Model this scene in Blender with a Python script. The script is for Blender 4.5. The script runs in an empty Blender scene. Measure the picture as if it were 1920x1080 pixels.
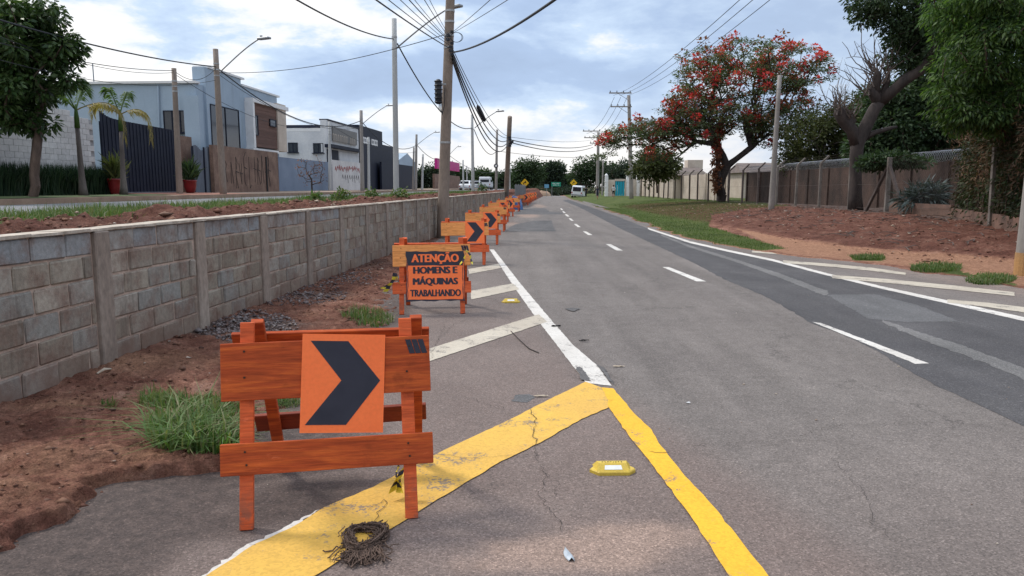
import bpy, bmesh, math, random
import numpy as np
from mathutils import Vector, Matrix, Euler
R = random.Random(7)
RN = np.random.RandomState(7)
scene = bpy.context.scene
COL = scene.collection
# ------------------------------------------------------------------ camera
FPX, W0, H0, CAMH = 1387.0, 1920.0, 1080.0, 1.6
PITCH = math.atan((540 - 350) / FPX)
cam_d = bpy.data.cameras.new('camera')
cam_d.sensor_width = 36.0
cam_d.lens = FPX / W0 * 36.0
cam_d.clip_start = 0.05
cam_d.clip_end = 6000
cam = bpy.data.objects.new('camera', cam_d)
COL.objects.link(cam)
cam.location = (0, 0, CAMH)
cam.rotation_euler = (math.pi / 2 - PITCH, 0, 0)
scene.camera = cam
scene.view_settings.view_transform = 'Standard'
scene.view_settings.look = 'None'
scene.view_settings.exposure = 0.27
scene.view_settings.gamma = 1.0
# ------------------------------------------------------------------ sun
SUN_EL, SUN_AZ = math.radians(52), math.radians(-58)
sd = bpy.data.lights.new('sun', 'SUN')
sd.energy = 1.9
sd.angle = math.radians(9)
sd.color = (1.0, 0.95, 0.88)
sun = bpy.data.objects.new('sun', sd)
COL.objects.link(sun)
sdir = Vector((math.sin(SUN_AZ) * math.cos(SUN_EL), math.cos(SUN_AZ) * math.cos(SUN_EL), math.sin(SUN_EL)))
sun.rotation_euler = sdir.to_track_quat('Z', 'Y').to_euler()
# ------------------------------------------------------------------ node helper
class NG:
    def __init__(s, nt):
        s.nt = nt
    def n(s, kind, **kw):
        nd = s.nt.nodes.new(kind)
        for k, v in kw.items():
            if k == 'inp':
                for a, b in v.items():
                    if hasattr(b, 'is_output') or isinstance(b, bpy.types.NodeSocket):
                        s.nt.links.new(b, nd.inputs[a])
                    else:
                        nd.inputs[a].default_value = b
            else:
                setattr(nd, k, v)
        return nd
    def l(s, a, b):
        s.nt.links.new(a, b)
    def math(s, op, a, b=0.0, c=0.0, clamp=False):
        nd = s.nt.nodes.new('ShaderNodeMath')
        nd.operation = op
        nd.use_clamp = clamp
        for i, v in enumerate((a, b, c)):
            if isinstance(v, bpy.types.NodeSocket):
                s.l(v, nd.inputs[i])
            else:
                nd.inputs[i].default_value = v
        return nd.outputs[0]
    def noise(s, vec, scale, detail=5, rough=.55, dist=0.0):
        nd = s.n('ShaderNodeTexNoise', inp={'Scale': scale, 'Detail': detail, 'Roughness': rough, 'Distortion': dist})
        if vec is not None:
            s.l(vec, nd.inputs['Vector'])
        return nd.outputs['Fac']
    def ramp(s, fac, stops, interp='LINEAR'):
        nd = s.nt.nodes.new('ShaderNodeValToRGB')
        cr = nd.color_ramp
        cr.interpolation = interp
        while len(cr.elements) < len(stops):
            cr.elements.new(.5)
        for e, (p, c) in zip(cr.elements, stops):
            e.position = p
            e.color = (c, c, c, 1) if isinstance(c, (int, float)) else (c[0], c[1], c[2], 1)
        s.l(fac, nd.inputs[0])
        return nd.outputs[0]
    def mix(s, fac, a, b, mode='MIX'):
        nd = s.nt.nodes.new('ShaderNodeMix')
        nd.data_type = 'RGBA'
        nd.blend_type = mode
        nd.clamp_factor = True
        for idx, v in ((0, fac), (6, a), (7, b)):
            if isinstance(v, bpy.types.NodeSocket):
                s.l(v, nd.inputs[idx])
            elif idx == 0:
                nd.inputs[0].default_value = v
            else:
                nd.inputs[idx].default_value = (v[0], v[1], v[2], 1)
        return nd.outputs[2]
    def smooth(s, v, a, b, lo=0.0, hi=1.0):
        nd = s.n('ShaderNodeMapRange', interpolation_type='SMOOTHSTEP', inp={1: a, 2: b, 3: lo, 4: hi})
        s.l(v, nd.inputs[0])
        return nd.outputs[0]
# ------------------------------------------------------------------ world: physical sky under a broken cloud deck
world = bpy.data.worlds.new('World')
scene.world = world
world.use_nodes = True
world.node_tree.nodes.clear()
g = NG(world.node_tree)
sky = g.n('ShaderNodeTexSky', sky_type='NISHITA', sun_disc=False, sun_elevation=SUN_EL, sun_rotation=SUN_AZ, air_density=1.0, dust_density=1.5)
tc = g.n('ShaderNodeTexCoord')
sep = g.n('ShaderNodeSeparateXYZ', inp={0: tc.outputs['Generated']})
sx, sy, sz = sep.outputs
el = g.math('ARCSINE', sz)
az = g.math('ARCTAN2', sx, sy)
def comb(x, y, z=0.0):
    nd = g.n('ShaderNodeCombineXYZ')
    for i, v in enumerate((x, y, z)):
        if isinstance(v, bpy.types.NodeSocket):
            g.l(v, nd.inputs[i])
        else:
            nd.inputs[i].default_value = v
    return nd.outputs[0]
hz = g.math('ADD', g.math('ABSOLUTE', sz), .16)
cv = comb(g.math('DIVIDE', sx, hz), g.math('DIVIDE', sy, hz), 0.0)       # cloud deck, flattened towards the horizon
n1 = g.noise(cv, .85, 7, .56, .3)
sv = comb(g.math('MULTIPLY', sx, 1.0), g.math('MULTIPLY', sy, 1.0), g.math('MULTIPLY', sz, 2.6))
n2 = g.noise(sv, 6.4, 9, .60, .15)
n3 = g.noise(sv, 2.1, 3, .5)
base = g.math('ADD', g.math('MULTIPLY', n2, .62), g.math('MULTIPLY', n1, .38))
# where the deck is thicker: banks in (azimuth, elevation)
def bank(a0, e0, ra, re, wob=.16):
    da = g.math('DIVIDE', g.math('SUBTRACT', az, math.radians(a0)), math.radians(ra))
    de = g.math('DIVIDE', g.math('SUBTRACT', el, math.radians(e0)), math.radians(re))
    d2 = g.math('ADD', g.math('MULTIPLY', da, da), g.math('MULTIPLY', de, de))
    return g.math('EXPONENT', g.math('MULTIPLY', d2, -1.0))
banks = [(-11, 7.6, 7.5, 2.7, .23), (-1, 8.3, 7, 2.3, .17), (-27, 12, 5, 1.2, .12), (-22.5, 9.0, 2.2, 1.2, .12), (20, 12, 14, 5.5, .16), (3, 13.5, 9, 2.2, .10), (13, 5.0, 7, 2.0, .07)]
acc = base
for a0, e0, ra, re, w in banks:
    acc = g.math('ADD', acc, g.math('MULTIPLY', bank(a0, e0, ra, re), w))
lows = [(-24, 6, 9, 4.5, .13), (-3, 1.5, 14, 2.4, .12), (-6, 5.4, 6, .8, .14), (-16, 13, 4, 2, .06)]
for a0, e0, ra, re, w in lows:
    acc = g.math('SUBTRACT', acc, g.math('MULTIPLY', bank(a0, e0, ra, re), w))
cloud = g.ramp(acc, [(.43, (.97, .955, .94)), (.495, (.82, .85, .90)), (.545, (.56, .69, .87)), (.65, (.40, .52, .73)), (.85, (.34, .44, .62))])
# greyer, duller deck towards the right, brighter around the sun on the left
az_r = g.smooth(az, math.radians(2), math.radians(34))
cloud = g.mix(g.math('MULTIPLY', az_r, .58), cloud, (.40, .49, .64))
lowband = g.smooth(el, math.radians(0), math.radians(7), .55, 0.0)
cloud = g.mix(lowband, cloud, (.80, .78, .78))
lift = g.smooth(el, math.radians(14), math.radians(70), 1.0, 1.75)
cl = g.n('ShaderNodeVectorMath', operation='SCALE')
g.l(cloud, cl.inputs[0])
g.l(lift, cl.inputs['Scale'])
cl2 = g.n('ShaderNodeVectorMath', operation='SCALE', inp={'Scale': 1 / .1})
g.l(cl.outputs[0], cl2.inputs[0])
skymix = g.mix(.93, sky.outputs[0], cl2.outputs[0])
bg = g.n('ShaderNodeBackground', inp={'Color': skymix, 'Strength': .1})
wo = g.n('ShaderNodeOutputWorld')
g.l(bg.outputs[0], wo.inputs[0])
world.cycles.sampling_method = 'MANUAL'
world.cycles.sample_map_resolution = 512

# ------------------------------------------------------------------ photo-plane helpers: where a sight line meets the ground or a depth
cP, sP = math.cos(PITCH), math.sin(PITCH)
def ray(px, py):
    x = (px - W0 / 2) / FPX
    y = -(py - H0 / 2) / FPX
    return Vector((x, cP + y * sP, -sP + y * cP))
def gp(px, py, z=0.0):
    r = ray(px, py)
    t = (z - CAMH) / r.z
    return Vector((r.x * t, r.y * t, z))
def dp(px, py, Y):
    r = ray(px, py)
    t = Y / r.y
    return Vector((r.x * t, Y, CAMH + r.z * t))
# ------------------------------------------------------------------ noise in numpy
def _h(i, j, s):
    v = np.sin(i * 127.1 + j * 311.7 + s * 74.7) * 43758.5453
    return v - np.floor(v)
def vnoise(x, y, s=0):
    xi, yi = np.floor(x), np.floor(y)
    u, v = x - xi, y - yi
    u, v = u * u * (3 - 2 * u), v * v * (3 - 2 * v)
    return ((_h(xi, yi, s) * (1 - u) + _h(xi + 1, yi, s) * u) * (1 - v) + (_h(xi, yi + 1, s) * (1 - u) + _h(xi + 1, yi + 1, s) * u) * v)
def fbm(x, y, s=0, o=5, g_=.5):
    x = np.asarray(x, float); y = np.asarray(y, float)
    t = 0; a = 1; n = 0
    for k in range(o):
        t = t + a * vnoise(x * 2 ** k + 17.3 * k, y * 2 ** k - 9.1 * k, s + k)
        n += a; a *= g_
    return t / n
def sstep(a, b, x):
    t = np.clip((np.asarray(x, float) - a) / (b - a), 0, 1)
    return t * t * (3 - 2 * t)
# ------------------------------------------------------------------ object helpers
def tag(o, label=None, cat=None, group=None, kind=None):
    if label: o['label'] = label
    if cat: o['category'] = cat
    if group: o['group'] = group
    if kind: o['kind'] = kind
    return o
def root(name, loc, label, cat, group=None, rz=0.0):
    o = bpy.data.objects.new(name, None)
    o.empty_display_size = .2
    COL.objects.link(o)
    o.location = loc
    o.rotation_euler = (0, 0, rz)
    return tag(o, label, cat, group)
def copy_tree(o, parent=None):
    c = o.copy()
    COL.objects.link(c)
    if parent is not None:
        c.parent = parent
    for ch in list(o.children):
        copy_tree(ch, c)
    return c
class MB:
    def __init__(s):
        s.v = []; s.f = []; s.mi = []; s.rnd = []
    def quad(s, a, b, c, d, m=0):
        i = len(s.v)
        s.v += [tuple(a), tuple(b), tuple(c), tuple(d)]
        s.f.append((i, i + 1, i + 2, i + 3)); s.mi.append(m)
        return s
    def poly(s, pts, m=0):
        i = len(s.v)
        s.v += [tuple(p) for p in pts]
        s.f.append(tuple(range(i, i + len(pts)))); s.mi.append(m)
        return s
    def box(s, c, d, rot=None, m=0, bev=0.0, jit=0.0):
        """box with centre c, size d; bev cuts a small chamfer round the vertical front edges"""
        hx, hy, hz_ = d[0] / 2, d[1] / 2, d[2] / 2
        i = len(s.v)
        if bev > 0:
            b = min(bev, hx * .45, hy * .45, hz_ * .45)
            ring = [(-hx + b, -hy), (hx - b, -hy), (hx, -hy + b), (hx, hy - b), (hx - b, hy), (-hx + b, hy), (-hx, hy - b), (-hx, -hy + b)]
            inn = [(-hx + b, -hy + b), (hx - b, -hy + b), (hx - b, -hy + b), (hx - b, hy - b), (hx - b, hy - b), (-hx + b, hy - b), (-hx + b, hy - b), (-hx + b, -hy + b)]
            P = [(x, y, -hz_) for x, y in inn] + [(x, y, -hz_ + b) for x, y in ring] + [(x, y, hz_ - b) for x, y in ring] + [(x, y, hz_) for x, y in inn]
            F = []
            for L in range(3):
                for k in range(8):
                    k2 = (k + 1) % 8
                    F.append((L * 8 + k, L * 8 + k2, L * 8 + 8 + k2, L * 8 + 8 + k))
            F.append((24, 25, 27, 29)); F.append((0, 5, 3, 1))
        else:
            P = [(-hx, -hy, -hz_), (hx, -hy, -hz_), (hx, hy, -hz_), (-hx, hy, -hz_), (-hx, -hy, hz_), (hx, -hy, hz_), (hx, hy, hz_), (-hx, hy, hz_)]
            F = [(0, 3, 2, 1), (4, 5, 6, 7), (0, 1, 5, 4), (1, 2, 6, 5), (2, 3, 7, 6), (3, 0, 4, 7)]
        if jit:
            P = [(x + R.uniform(-jit, jit), y + R.uniform(-jit, jit), z + R.uniform(-jit, jit)) for x, y, z in P]
        M_ = rot if rot is not None else Matrix.Identity(3)
        if isinstance(M_, (int, float)):
            M_ = Matrix.Rotation(M_, 3, 'Z')
        c = Vector(c)
        s.v += [tuple(M_ @ Vector(p) + c) for p in P]
        for f in F:
            s.f.append(tuple(i + k for k in f)); s.mi.append(m)
        return s
    def beam(s, a, b, w, h, up=(0, 0, 1), m=0, bev=0.0):
        """square bar from a to b"""
        a, b = Vector(a), Vector(b)
        z = (b - a)
        L = z.length
        z.normalize()
        x = Vector(up).cross(z)
        if x.length < 1e-4: x = Vector((1, 0, 0)).cross(z)
        x.normalize()
        y = z.cross(x)
        M_ = Matrix((x, y, z)).transposed()
        return s.box((a + b) / 2, (w, h, L), M_, m, bev)
    def tube(s, pts, rad, n=8, m=0, cap=True, wob=0.0):
        pts = [Vector(p) for p in pts]
        if isinstance(rad, (int, float)): rad = [rad] * len(pts)
        i0 = len(s.v)
        prev = None
        for k, p in enumerate(pts):
            t = (pts[min(k + 1, len(pts) - 1)] - pts[max(k - 1, 0)])
            if t.length < 1e-9: t = Vector((0, 0, 1))
            t.normalize()
            if prev is None:
                x = t.orthogonal().normalized()
            else:
                x = (prev - t * prev.dot(t))
                if x.length < 1e-6: x = t.orthogonal()
                x.normalize()
            prev = x
            y = t.cross(x)
            for q in range(n):
                a = 2 * math.pi * q / n
                r = rad[k] * (1 + (R.uniform(-wob, wob) if wob else 0))
                s.v.append(tuple(p + (x * math.cos(a) + y * math.sin(a)) * r))
        for k in range(len(pts) - 1):
            for q in range(n):
                q2 = (q + 1) % n
                s.f.append((i0 + k * n + q, i0 + k * n + q2, i0 + (k + 1) * n + q2, i0 + (k + 1) * n + q)); s.mi.append(m)
        if cap:
            s.f.append(tuple(i0 + q for q in reversed(range(n)))); s.mi.append(m)
            e = i0 + (len(pts) - 1) * n
            s.f.append(tuple(e + q for q in range(n))); s.mi.append(m)
        return s
    def lathe(s, c, prof, n=16, m=0):
        """profile [(r, z)] round the vertical axis at c"""
        return s.tube([Vector(c) + Vector((0, 0, z)) for r, z in prof], [r for r, z in prof], n, m)
    def prism(s, pts, z0, z1, m=0):
        i = len(s.v); n = len(pts)
        s.v += [(p[0], p[1], z0) for p in pts] + [(p[0], p[1], z1) for p in pts]
        s.f.append(tuple(i + k for k in reversed(range(n)))); s.mi.append(m)
        s.f.append(tuple(i + n + k for k in range(n))); s.mi.append(m)
        for k in range(n):
            k2 = (k + 1) % n
            s.f.append((i + k, i + k2, i + n + k2, i + n + k)); s.mi.append(m)
        return s
    def slab(s, O, U, V_, N, pts, t, m=0):
        """outline pts (u, v) in the plane O + uU + vV, thickness t along N"""
        O, U, V_, N = Vector(O), Vector(U), Vector(V_), Vector(N)
        i = len(s.v); n = len(pts)
        P = [O + U * u + V_ * v for u, v in pts]
        s.v += [tuple(p) for p in P] + [tuple(p + N * t) for p in P]
        s.f.append(tuple(i + k for k in reversed(range(n)))); s.mi.append(m)
        s.f.append(tuple(i + n + k for k in range(n))); s.mi.append(m)
        for k in range(n):
            k2 = (k + 1) % n
            s.f.append((i + k, i + k2, i + n + k2, i + n + k)); s.mi.append(m)
        return s
    def build(s, name, mats, parent=None, smooth=False, world=True, kind=None, loc=None):
        me = bpy.data.meshes.new(name)
        off = Vector((0, 0, 0))
        if parent is not None and world:
            off = world_loc(parent)
        if loc is not None:
            off = Vector(loc)
        me.from_pydata([(a - off.x, b - off.y, c - off.z) for a, b, c in s.v], [], s.f)
        if not isinstance(mats, (list, tuple)): mats = [mats]
        for m_ in mats: me.materials.append(m_)
        if len(mats) > 1: me.polygons.foreach_set('material_index', s.mi)
        me.validate()
        if smooth:
            me.polygons.foreach_set('use_smooth', [True] * len(me.polygons))
        me.update()
        o = bpy.data.objects.new(name, me)
        COL.objects.link(o)
        if parent is not None: o.parent = parent
        if loc is not None: o.location = loc
        if kind: o['kind'] = kind
        return o
def world_loc(o):
    v = Vector(o.location)
    while o.parent is not None:
        o = o.parent
        v = v + Vector(o.location)
    return v
def np_mesh(name, V, F, mats, parent=None, smooth=False, attrs=None, kind=None, mi=None):
    """V (n,3), F (m,k) arrays, all faces with k corners"""
    me = bpy.data.meshes.new(name)
    V = np.asarray(V, np.float32)
    if parent is not None:
        w = world_loc(parent)
        V = V - np.array([w.x, w.y, w.z], np.float32)
    F = np.asarray(F, np.int32)
    k = F.shape[1]
    me.vertices.add(len(V)); me.vertices.foreach_set('co', V.ravel())
    me.loops.add(F.size); me.loops.foreach_set('vertex_index', F.ravel())
    me.polygons.add(len(F))
    me.polygons.foreach_set('loop_start', np.arange(0, F.size, k, dtype=np.int32))
    me.polygons.foreach_set('loop_total', np.full(len(F), k, np.int32))
    if not isinstance(mats, (list, tuple)): mats = [mats]
    for m_ in mats: me.materials.append(m_)
    if mi is not None: me.polygons.foreach_set('material_index', np.asarray(mi, np.int32))
    if smooth: me.polygons.foreach_set('use_smooth', np.ones(len(F), bool))
    me.update(calc_edges=True)
    if attrs:
        for an, av in attrs.items():
            a = me.attributes.new(an, 'FLOAT', 'POINT')
            a.data.foreach_set('value', np.asarray(av, np.float32).ravel())
    o = bpy.data.objects.new(name, me)
    COL.objects.link(o)
    if parent is not None: o.parent = parent
    if kind: o['kind'] = kind
    return o
def grid_mesh(name, X, Y, Z, mats, attrs=None, smooth=True, parent=None, kind=None, keep=None):
    r, c = X.shape
    V = np.stack([X, Y, Z], -1).reshape(-1, 3)
    i = np.arange(r * c).reshape(r, c)
    F = np.stack([i[:-1, :-1], i[:-1, 1:], i[1:, 1:], i[1:, :-1]], -1).reshape(-1, 4)
    if keep is not None:
        F = F[keep[:-1, :-1].reshape(-1)]
    return np_mesh(name, V, F, mats, parent, smooth, attrs, kind)
# ------------------------------------------------------------------ materials
def new_mat(name):
    m = bpy.data.materials.new(name)
    m.use_nodes = True
    m.node_tree.nodes.clear()
    q = NG(m.node_tree)
    b = q.n('ShaderNodeBsdfPrincipled')
    o = q.n('ShaderNodeOutputMaterial')
    q.l(b.outputs[0], o.inputs[0])
    b.inputs['Specular IOR Level'].default_value = .3
    return m, q, b
def POS(q): return q.n('ShaderNodeNewGeometry').outputs['Position']
def OBJ(q): return q.n('ShaderNodeTexCoord').outputs['Object']
def vscale(q, v, sx_, sy_, sz_):
    nd = q.n('ShaderNodeVectorMath', operation='MULTIPLY')
    q.l(v, nd.inputs[0]); nd.inputs[1].default_value = (sx_, sy_, sz_)
    return nd.outputs[0]
def bump(q, b, h, strength=.5, dist=.01):
    nd = q.n('ShaderNodeBump', inp={'Strength': strength, 'Distance': dist})
    q.l(h, nd.inputs['Height'])
    q.l(nd.outputs[0], b.inputs['Normal'])
def RND(q):
    a = q.n('ShaderNodeAttribute', attribute_name='rnd').outputs['Fac']
    o = q.n('ShaderNodeObjectInfo').outputs['Random']
    return q.math('FRACT', q.math('ADD', a, o))
def basic(name, c1, c2=None, scale=6, stops=(.35, .65), rough=.8, bmp=0.0, bsc=60, bdist=.004, obj=False, stretch=(1, 1, 1), metal=0, spec=.3, speck=0.0, vary=0.0, detail=6):
    m, q, b = new_mat(name)
    p = OBJ(q) if obj else POS(q)
    p = vscale(q, p, *stretch)
    c2 = c2 or tuple(x * .7 for x in c1)
    f = q.noise(p, scale, detail, .6)
    col = q.ramp(f, [(stops[0], c1), (stops[1], c2)])
    if speck:
        f2 = q.noise(p, bsc, 3, .6)
        col = q.mix(1.0, col, q.ramp(f2, [(.3, 1 - speck), (.7, 1 + speck)]), 'MULTIPLY')
    if vary:
        col = q.mix(1.0, col, q.ramp(RND(q), [(0, 1 - vary), (1, 1 + vary)]), 'MULTIPLY')
    q.l(col, b.inputs['Base Color'])
    b.inputs['Roughness'].default_value = rough
    b.inputs['Metallic'].default_value = metal
    b.inputs['Specular IOR Level'].default_value = spec
    if bmp:
        bump(q, b, q.noise(p, bsc, 5, .65), bmp, bdist)
    return m
def leafmat(name, cols, trans=.35, rough=.55, pos_scale=.35, posamt=.35):
    m, q, b = new_mat(name)
    rnd = q.n('ShaderNodeNewGeometry').outputs['Random Per Island']
    n = len(cols)
    col = q.ramp(rnd, [(i / max(1, n - 1), c) for i, c in enumerate(cols)])
    big = q.noise(POS(q), pos_scale, 2, .5)
    col = q.mix(1.0, col, q.ramp(big, [(.3, 1 - posamt), (.7, 1 + posamt)]), 'MULTIPLY')
    q.l(col, b.inputs['Base Color'])
    b.inputs['Roughness'].default_value = rough
    b.inputs['Specular IOR Level'].default_value = .25
    t = q.n('ShaderNodeBsdfTranslucent')
    q.l(q.mix(1.0, col, (1.3, 1.5, .7), 'MULTIPLY'), t.inputs[0])
    mx = q.n('ShaderNodeMixShader', inp={0: trans})
    q.l(b.outputs[0], mx.inputs[1]); q.l(t.outputs[0], mx.inputs[2])
    out = [x for x in q.nt.nodes if x.type == 'OUTPUT_MATERIAL'][0]
    q.l(mx.outputs[0], out.inputs[0])
    return m
# ------------------------------------------------------------------ pixel <-> ground helpers on arrays
def proj(x, y, z):
    x = np.asarray(x, float); y = np.asarray(y, float); z = np.asarray(z, float) - CAMH
    zc = y * cP - z * sP
    yc = y * sP + z * cP
    zc = np.where(zc < .05, .05, zc)
    return W0 / 2 + FPX * x / zc, H0 / 2 - FPX * yc / zc
def inpoly(px, py, poly):
    n = len(poly); c = np.zeros(np.shape(px), bool)
    for i in range(n):
        x1, y1 = poly[i]; x2, y2 = poly[(i + 1) % n]
        if y1 == y2: continue
        hit = ((y1 > py) != (y2 > py)) & (px < (x2 - x1) * (py - y1) / (y2 - y1) + x1)
        c ^= hit
    return c
def blob2(X, Y, pts):
    """soft spots on the ground: (px, py, rx metres, ry metres, weight)"""
    a = np.zeros(X.shape)
    for px, py, rx, ry, w in pts:
        c = gp(px, py)
        a = np.maximum(a, w * np.exp(-(((X - c.x) / rx) ** 2 + ((Y - c.y) / ry) ** 2)))
    return a
SL = .0665
OW = 3.99                       # lateral offset of the wall face; every street line to the left runs parallel to it
UA = math.atan(SL)
UV = Vector((math.sin(UA), math.cos(UA), 0))
NV = Vector((math.cos(UA), -math.sin(UA), 0))
UANG = math.pi / 2 - UA         # rotates local x onto the street direction
def S(Y, off, z=0.0): return Vector((Y * SL - off, Y, z))
# ------------------------------------------------------------------ materials for the ground
def asphalt_mat():
    m, q, b = new_mat('asphalt_mat')
    p = POS(q)
    big = q.noise(p, .55, 4, .6)
    st = q.noise(vscale(q, p, 2.2, .22, 1), 1.0, 4, .6)
    mid = q.noise(p, 7, 5, .6)
    col = q.ramp(big, [(.3, (.142, .122, .111)), (.7, (.182, .158, .143))])
    col = q.mix(1.0, col, q.ramp(st, [(.3, .84), (.7, 1.15)]), 'MULTIPLY')
    col = q.mix(1.0, col, q.ramp(mid, [(.3, .90), (.7, 1.10)]), 'MULTIPLY')
    br = q.n('ShaderNodeAttribute', attribute_name='brown').outputs['Fac']
    brn = q.math('MULTIPLY', br, q.ramp(mid, [(.25, .75), (.7, 1.0)]))
    col = q.mix(brn, col, q.mix(q.ramp(big, [(.35, 0), (.65, 1)]), (.155, .115, .10), (.205, .155, .135)))
    du = q.n('ShaderNodeAttribute', attribute_name='dust').outputs['Fac']
    dn = q.math('ADD', du, q.math('MULTIPLY', q.math('SUBTRACT', q.noise(p, 5, 6, .65), .5), .75))
    dm = q.smooth(dn, .30, .95, 0, .62)
    col = q.mix(dm, col, q.mix(mid, (.29, .20, .155), (.39, .275, .215)))
    wt = q.n('ShaderNodeAttribute', attribute_name='wet').outputs['Fac']
    wn = q.math('ADD', wt, q.math('MULTIPLY', q.math('SUBTRACT', q.noise(p, 3.5, 6, .7), .5), .8))
    wm = q.smooth(wn, .3, .8, 0, .9)
    col = q.mix(wm, col, q.mix(q.ramp(q.noise(p, 14, 6, .7), [(.35, 0), (.65, 1)]), (.045, .034, .031), (.100, .073, .063)))
    # stone speckle of the worn surface
    vo = q.n('ShaderNodeTexVoronoi', inp={'Scale': 130.0}); q.l(p, vo.inputs['Vector'])
    sp = q.n('ShaderNodeSeparateColor'); q.l(vo.outputs['Color'], sp.inputs[0])
    col = q.mix(1.0, col, q.ramp(sp.outputs[0], [(.0, .62), (.45, .94), (.80, 1.08), (.93, 1.30), (1.0, 1.6)]), 'MULTIPLY')
    # hairline cracks
    wv = q.n('ShaderNodeTexVoronoi', feature='DISTANCE_TO_EDGE', inp={'Scale': .62})
    wp = q.n('ShaderNodeVectorMath', operation='ADD')
    nz = q.n('ShaderNodeTexNoise', inp={'Scale': 2.2, 'Detail': 6.0, 'Roughness': .7}); q.l(p, nz.inputs['Vector'])
    sc_ = q.n('ShaderNodeVectorMath', operation='SCALE', inp={'Scale': .9}); q.l(nz.outputs['Color'], sc_.inputs[0])
    q.l(p, wp.inputs[0]); q.l(sc_.outputs[0], wp.inputs[1]); q.l(wp.outputs[0], wv.inputs['Vector'])
    cr = q.smooth(wv.outputs['Distance'], .0, .010, 1, 0)
    cg = q.math('MULTIPLY', cr, q.smooth(q.noise(p, .45, 3), .50, .60, 0, .6))
    col = q.mix(cg, col, (.035, .03, .028))
    q.l(col, b.inputs['Base Color'])
    b.inputs['Roughness'].default_value = .9
    h = q.math('ADD', vo.outputs['Distance'], q.math('MULTIPLY', q.noise(p, 40, 4, .6), .8))
    bump(q, b, h, .45, .006)
    return m
M_ASPH = asphalt_mat()
def dark_asphalt(name, c1, c2, bm=.4):
    m, q, b = new_mat(name)
    p = POS(q)
    col = q.ramp(q.noise(p, .9, 5, .6), [(.3, c1), (.7, c2)])
    col = q.mix(1.0, col, q.ramp(q.noise(vscale(q, p, 1.4, .3, 1), 1.3, 4, .6), [(.3, .85), (.7, 1.2)]), 'MULTIPLY')
    vo = q.n('ShaderNodeTexVoronoi', inp={'Scale': 110.0}); q.l(p, vo.inputs['Vector'])
    sp = q.n('ShaderNodeSeparateColor'); q.l(vo.outputs['Color'], sp.inputs[0])
    col = q.mix(1.0, col, q.ramp(sp.outputs[0], [(.0, .7), (.85, 1.05), (1.0, 1.7)]), 'MULTIPLY')
    q.l(col, b.inputs['Base Color'])
    b.inputs['Roughness'].default_value = .82
    bump(q, b, vo.outputs['Distance'], bm, .005)
    return m
M_DARK = dark_asphalt('newer_asphalt_mat', (.058, .054, .056), (.088, .082, .082))
M_DARK2 = dark_asphalt('asphalt_seam_mat', (.12, .115, .11), (.17, .16, .155))
M_PATCH = dark_asphalt('asphalt_patch_mat', (.075, .07, .07), (.12, .112, .108))
M_PATCHG = dark_asphalt('asphalt_greyer_mat', (.095, .092, .092), (.125, .12, .12))
def paint_mat(name, c1, c2, wear=.5, wsc=9):
    m, q, b = new_mat(name)
    p = POS(q)
    f = q.noise(p, wsc, 8, .68)
    f2 = q.noise(p, 1.1, 3, .5)
    col = q.mix(q.ramp(f2, [(.3, 0), (.7, 1)]), c1, c2)
    col = q.mix(q.smooth(f, .54, .78, 0, .5), col, tuple(x * .6 for x in c2))
    vo = q.n('ShaderNodeTexVoronoi', inp={'Scale': 90.0}); q.l(p, vo.inputs['Vector'])
    sp = q.n('ShaderNodeSeparateColor'); q.l(vo.outputs['Color'], sp.inputs[0])
    wm = q.math('ADD', q.noise(p, 3.2, 7, .7), q.math('MULTIPLY', sp.outputs[0], .16))
    col = q.mix(q.smooth(wm, .72 - wear * .12, .80 - wear * .10, 0, .85), col, (.15, .13, .12))
    col = q.mix(1.0, col, q.ramp(sp.outputs[0], [(.0, .86), (.8, 1.04)]), 'MULTIPLY')
    q.l(col, b.inputs['Base Color'])
    b.inputs['Roughness'].default_value = .75
    bump(q, b, q.noise(p, 90, 4, .6), .3, .003)
    return m
M_WHITE = paint_mat('white_paint', (.66, .62, .57), (.55, .51, .46), .5)
M_CREAM = paint_mat('dusty_white_paint', (.52, .46, .37), (.43, .37, .295), .8)
M_YELB = paint_mat('bright_yellow_paint', (.80, .44, .028), (.74, .39, .028), .22)
M_YELF = paint_mat('faded_yellow_paint', (.70, .42, .070), (.62, .36, .078), .55)
M_CRACK = basic('crack_filler', (.03, .025, .022), (.05, .04, .035), 20, rough=1)
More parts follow.
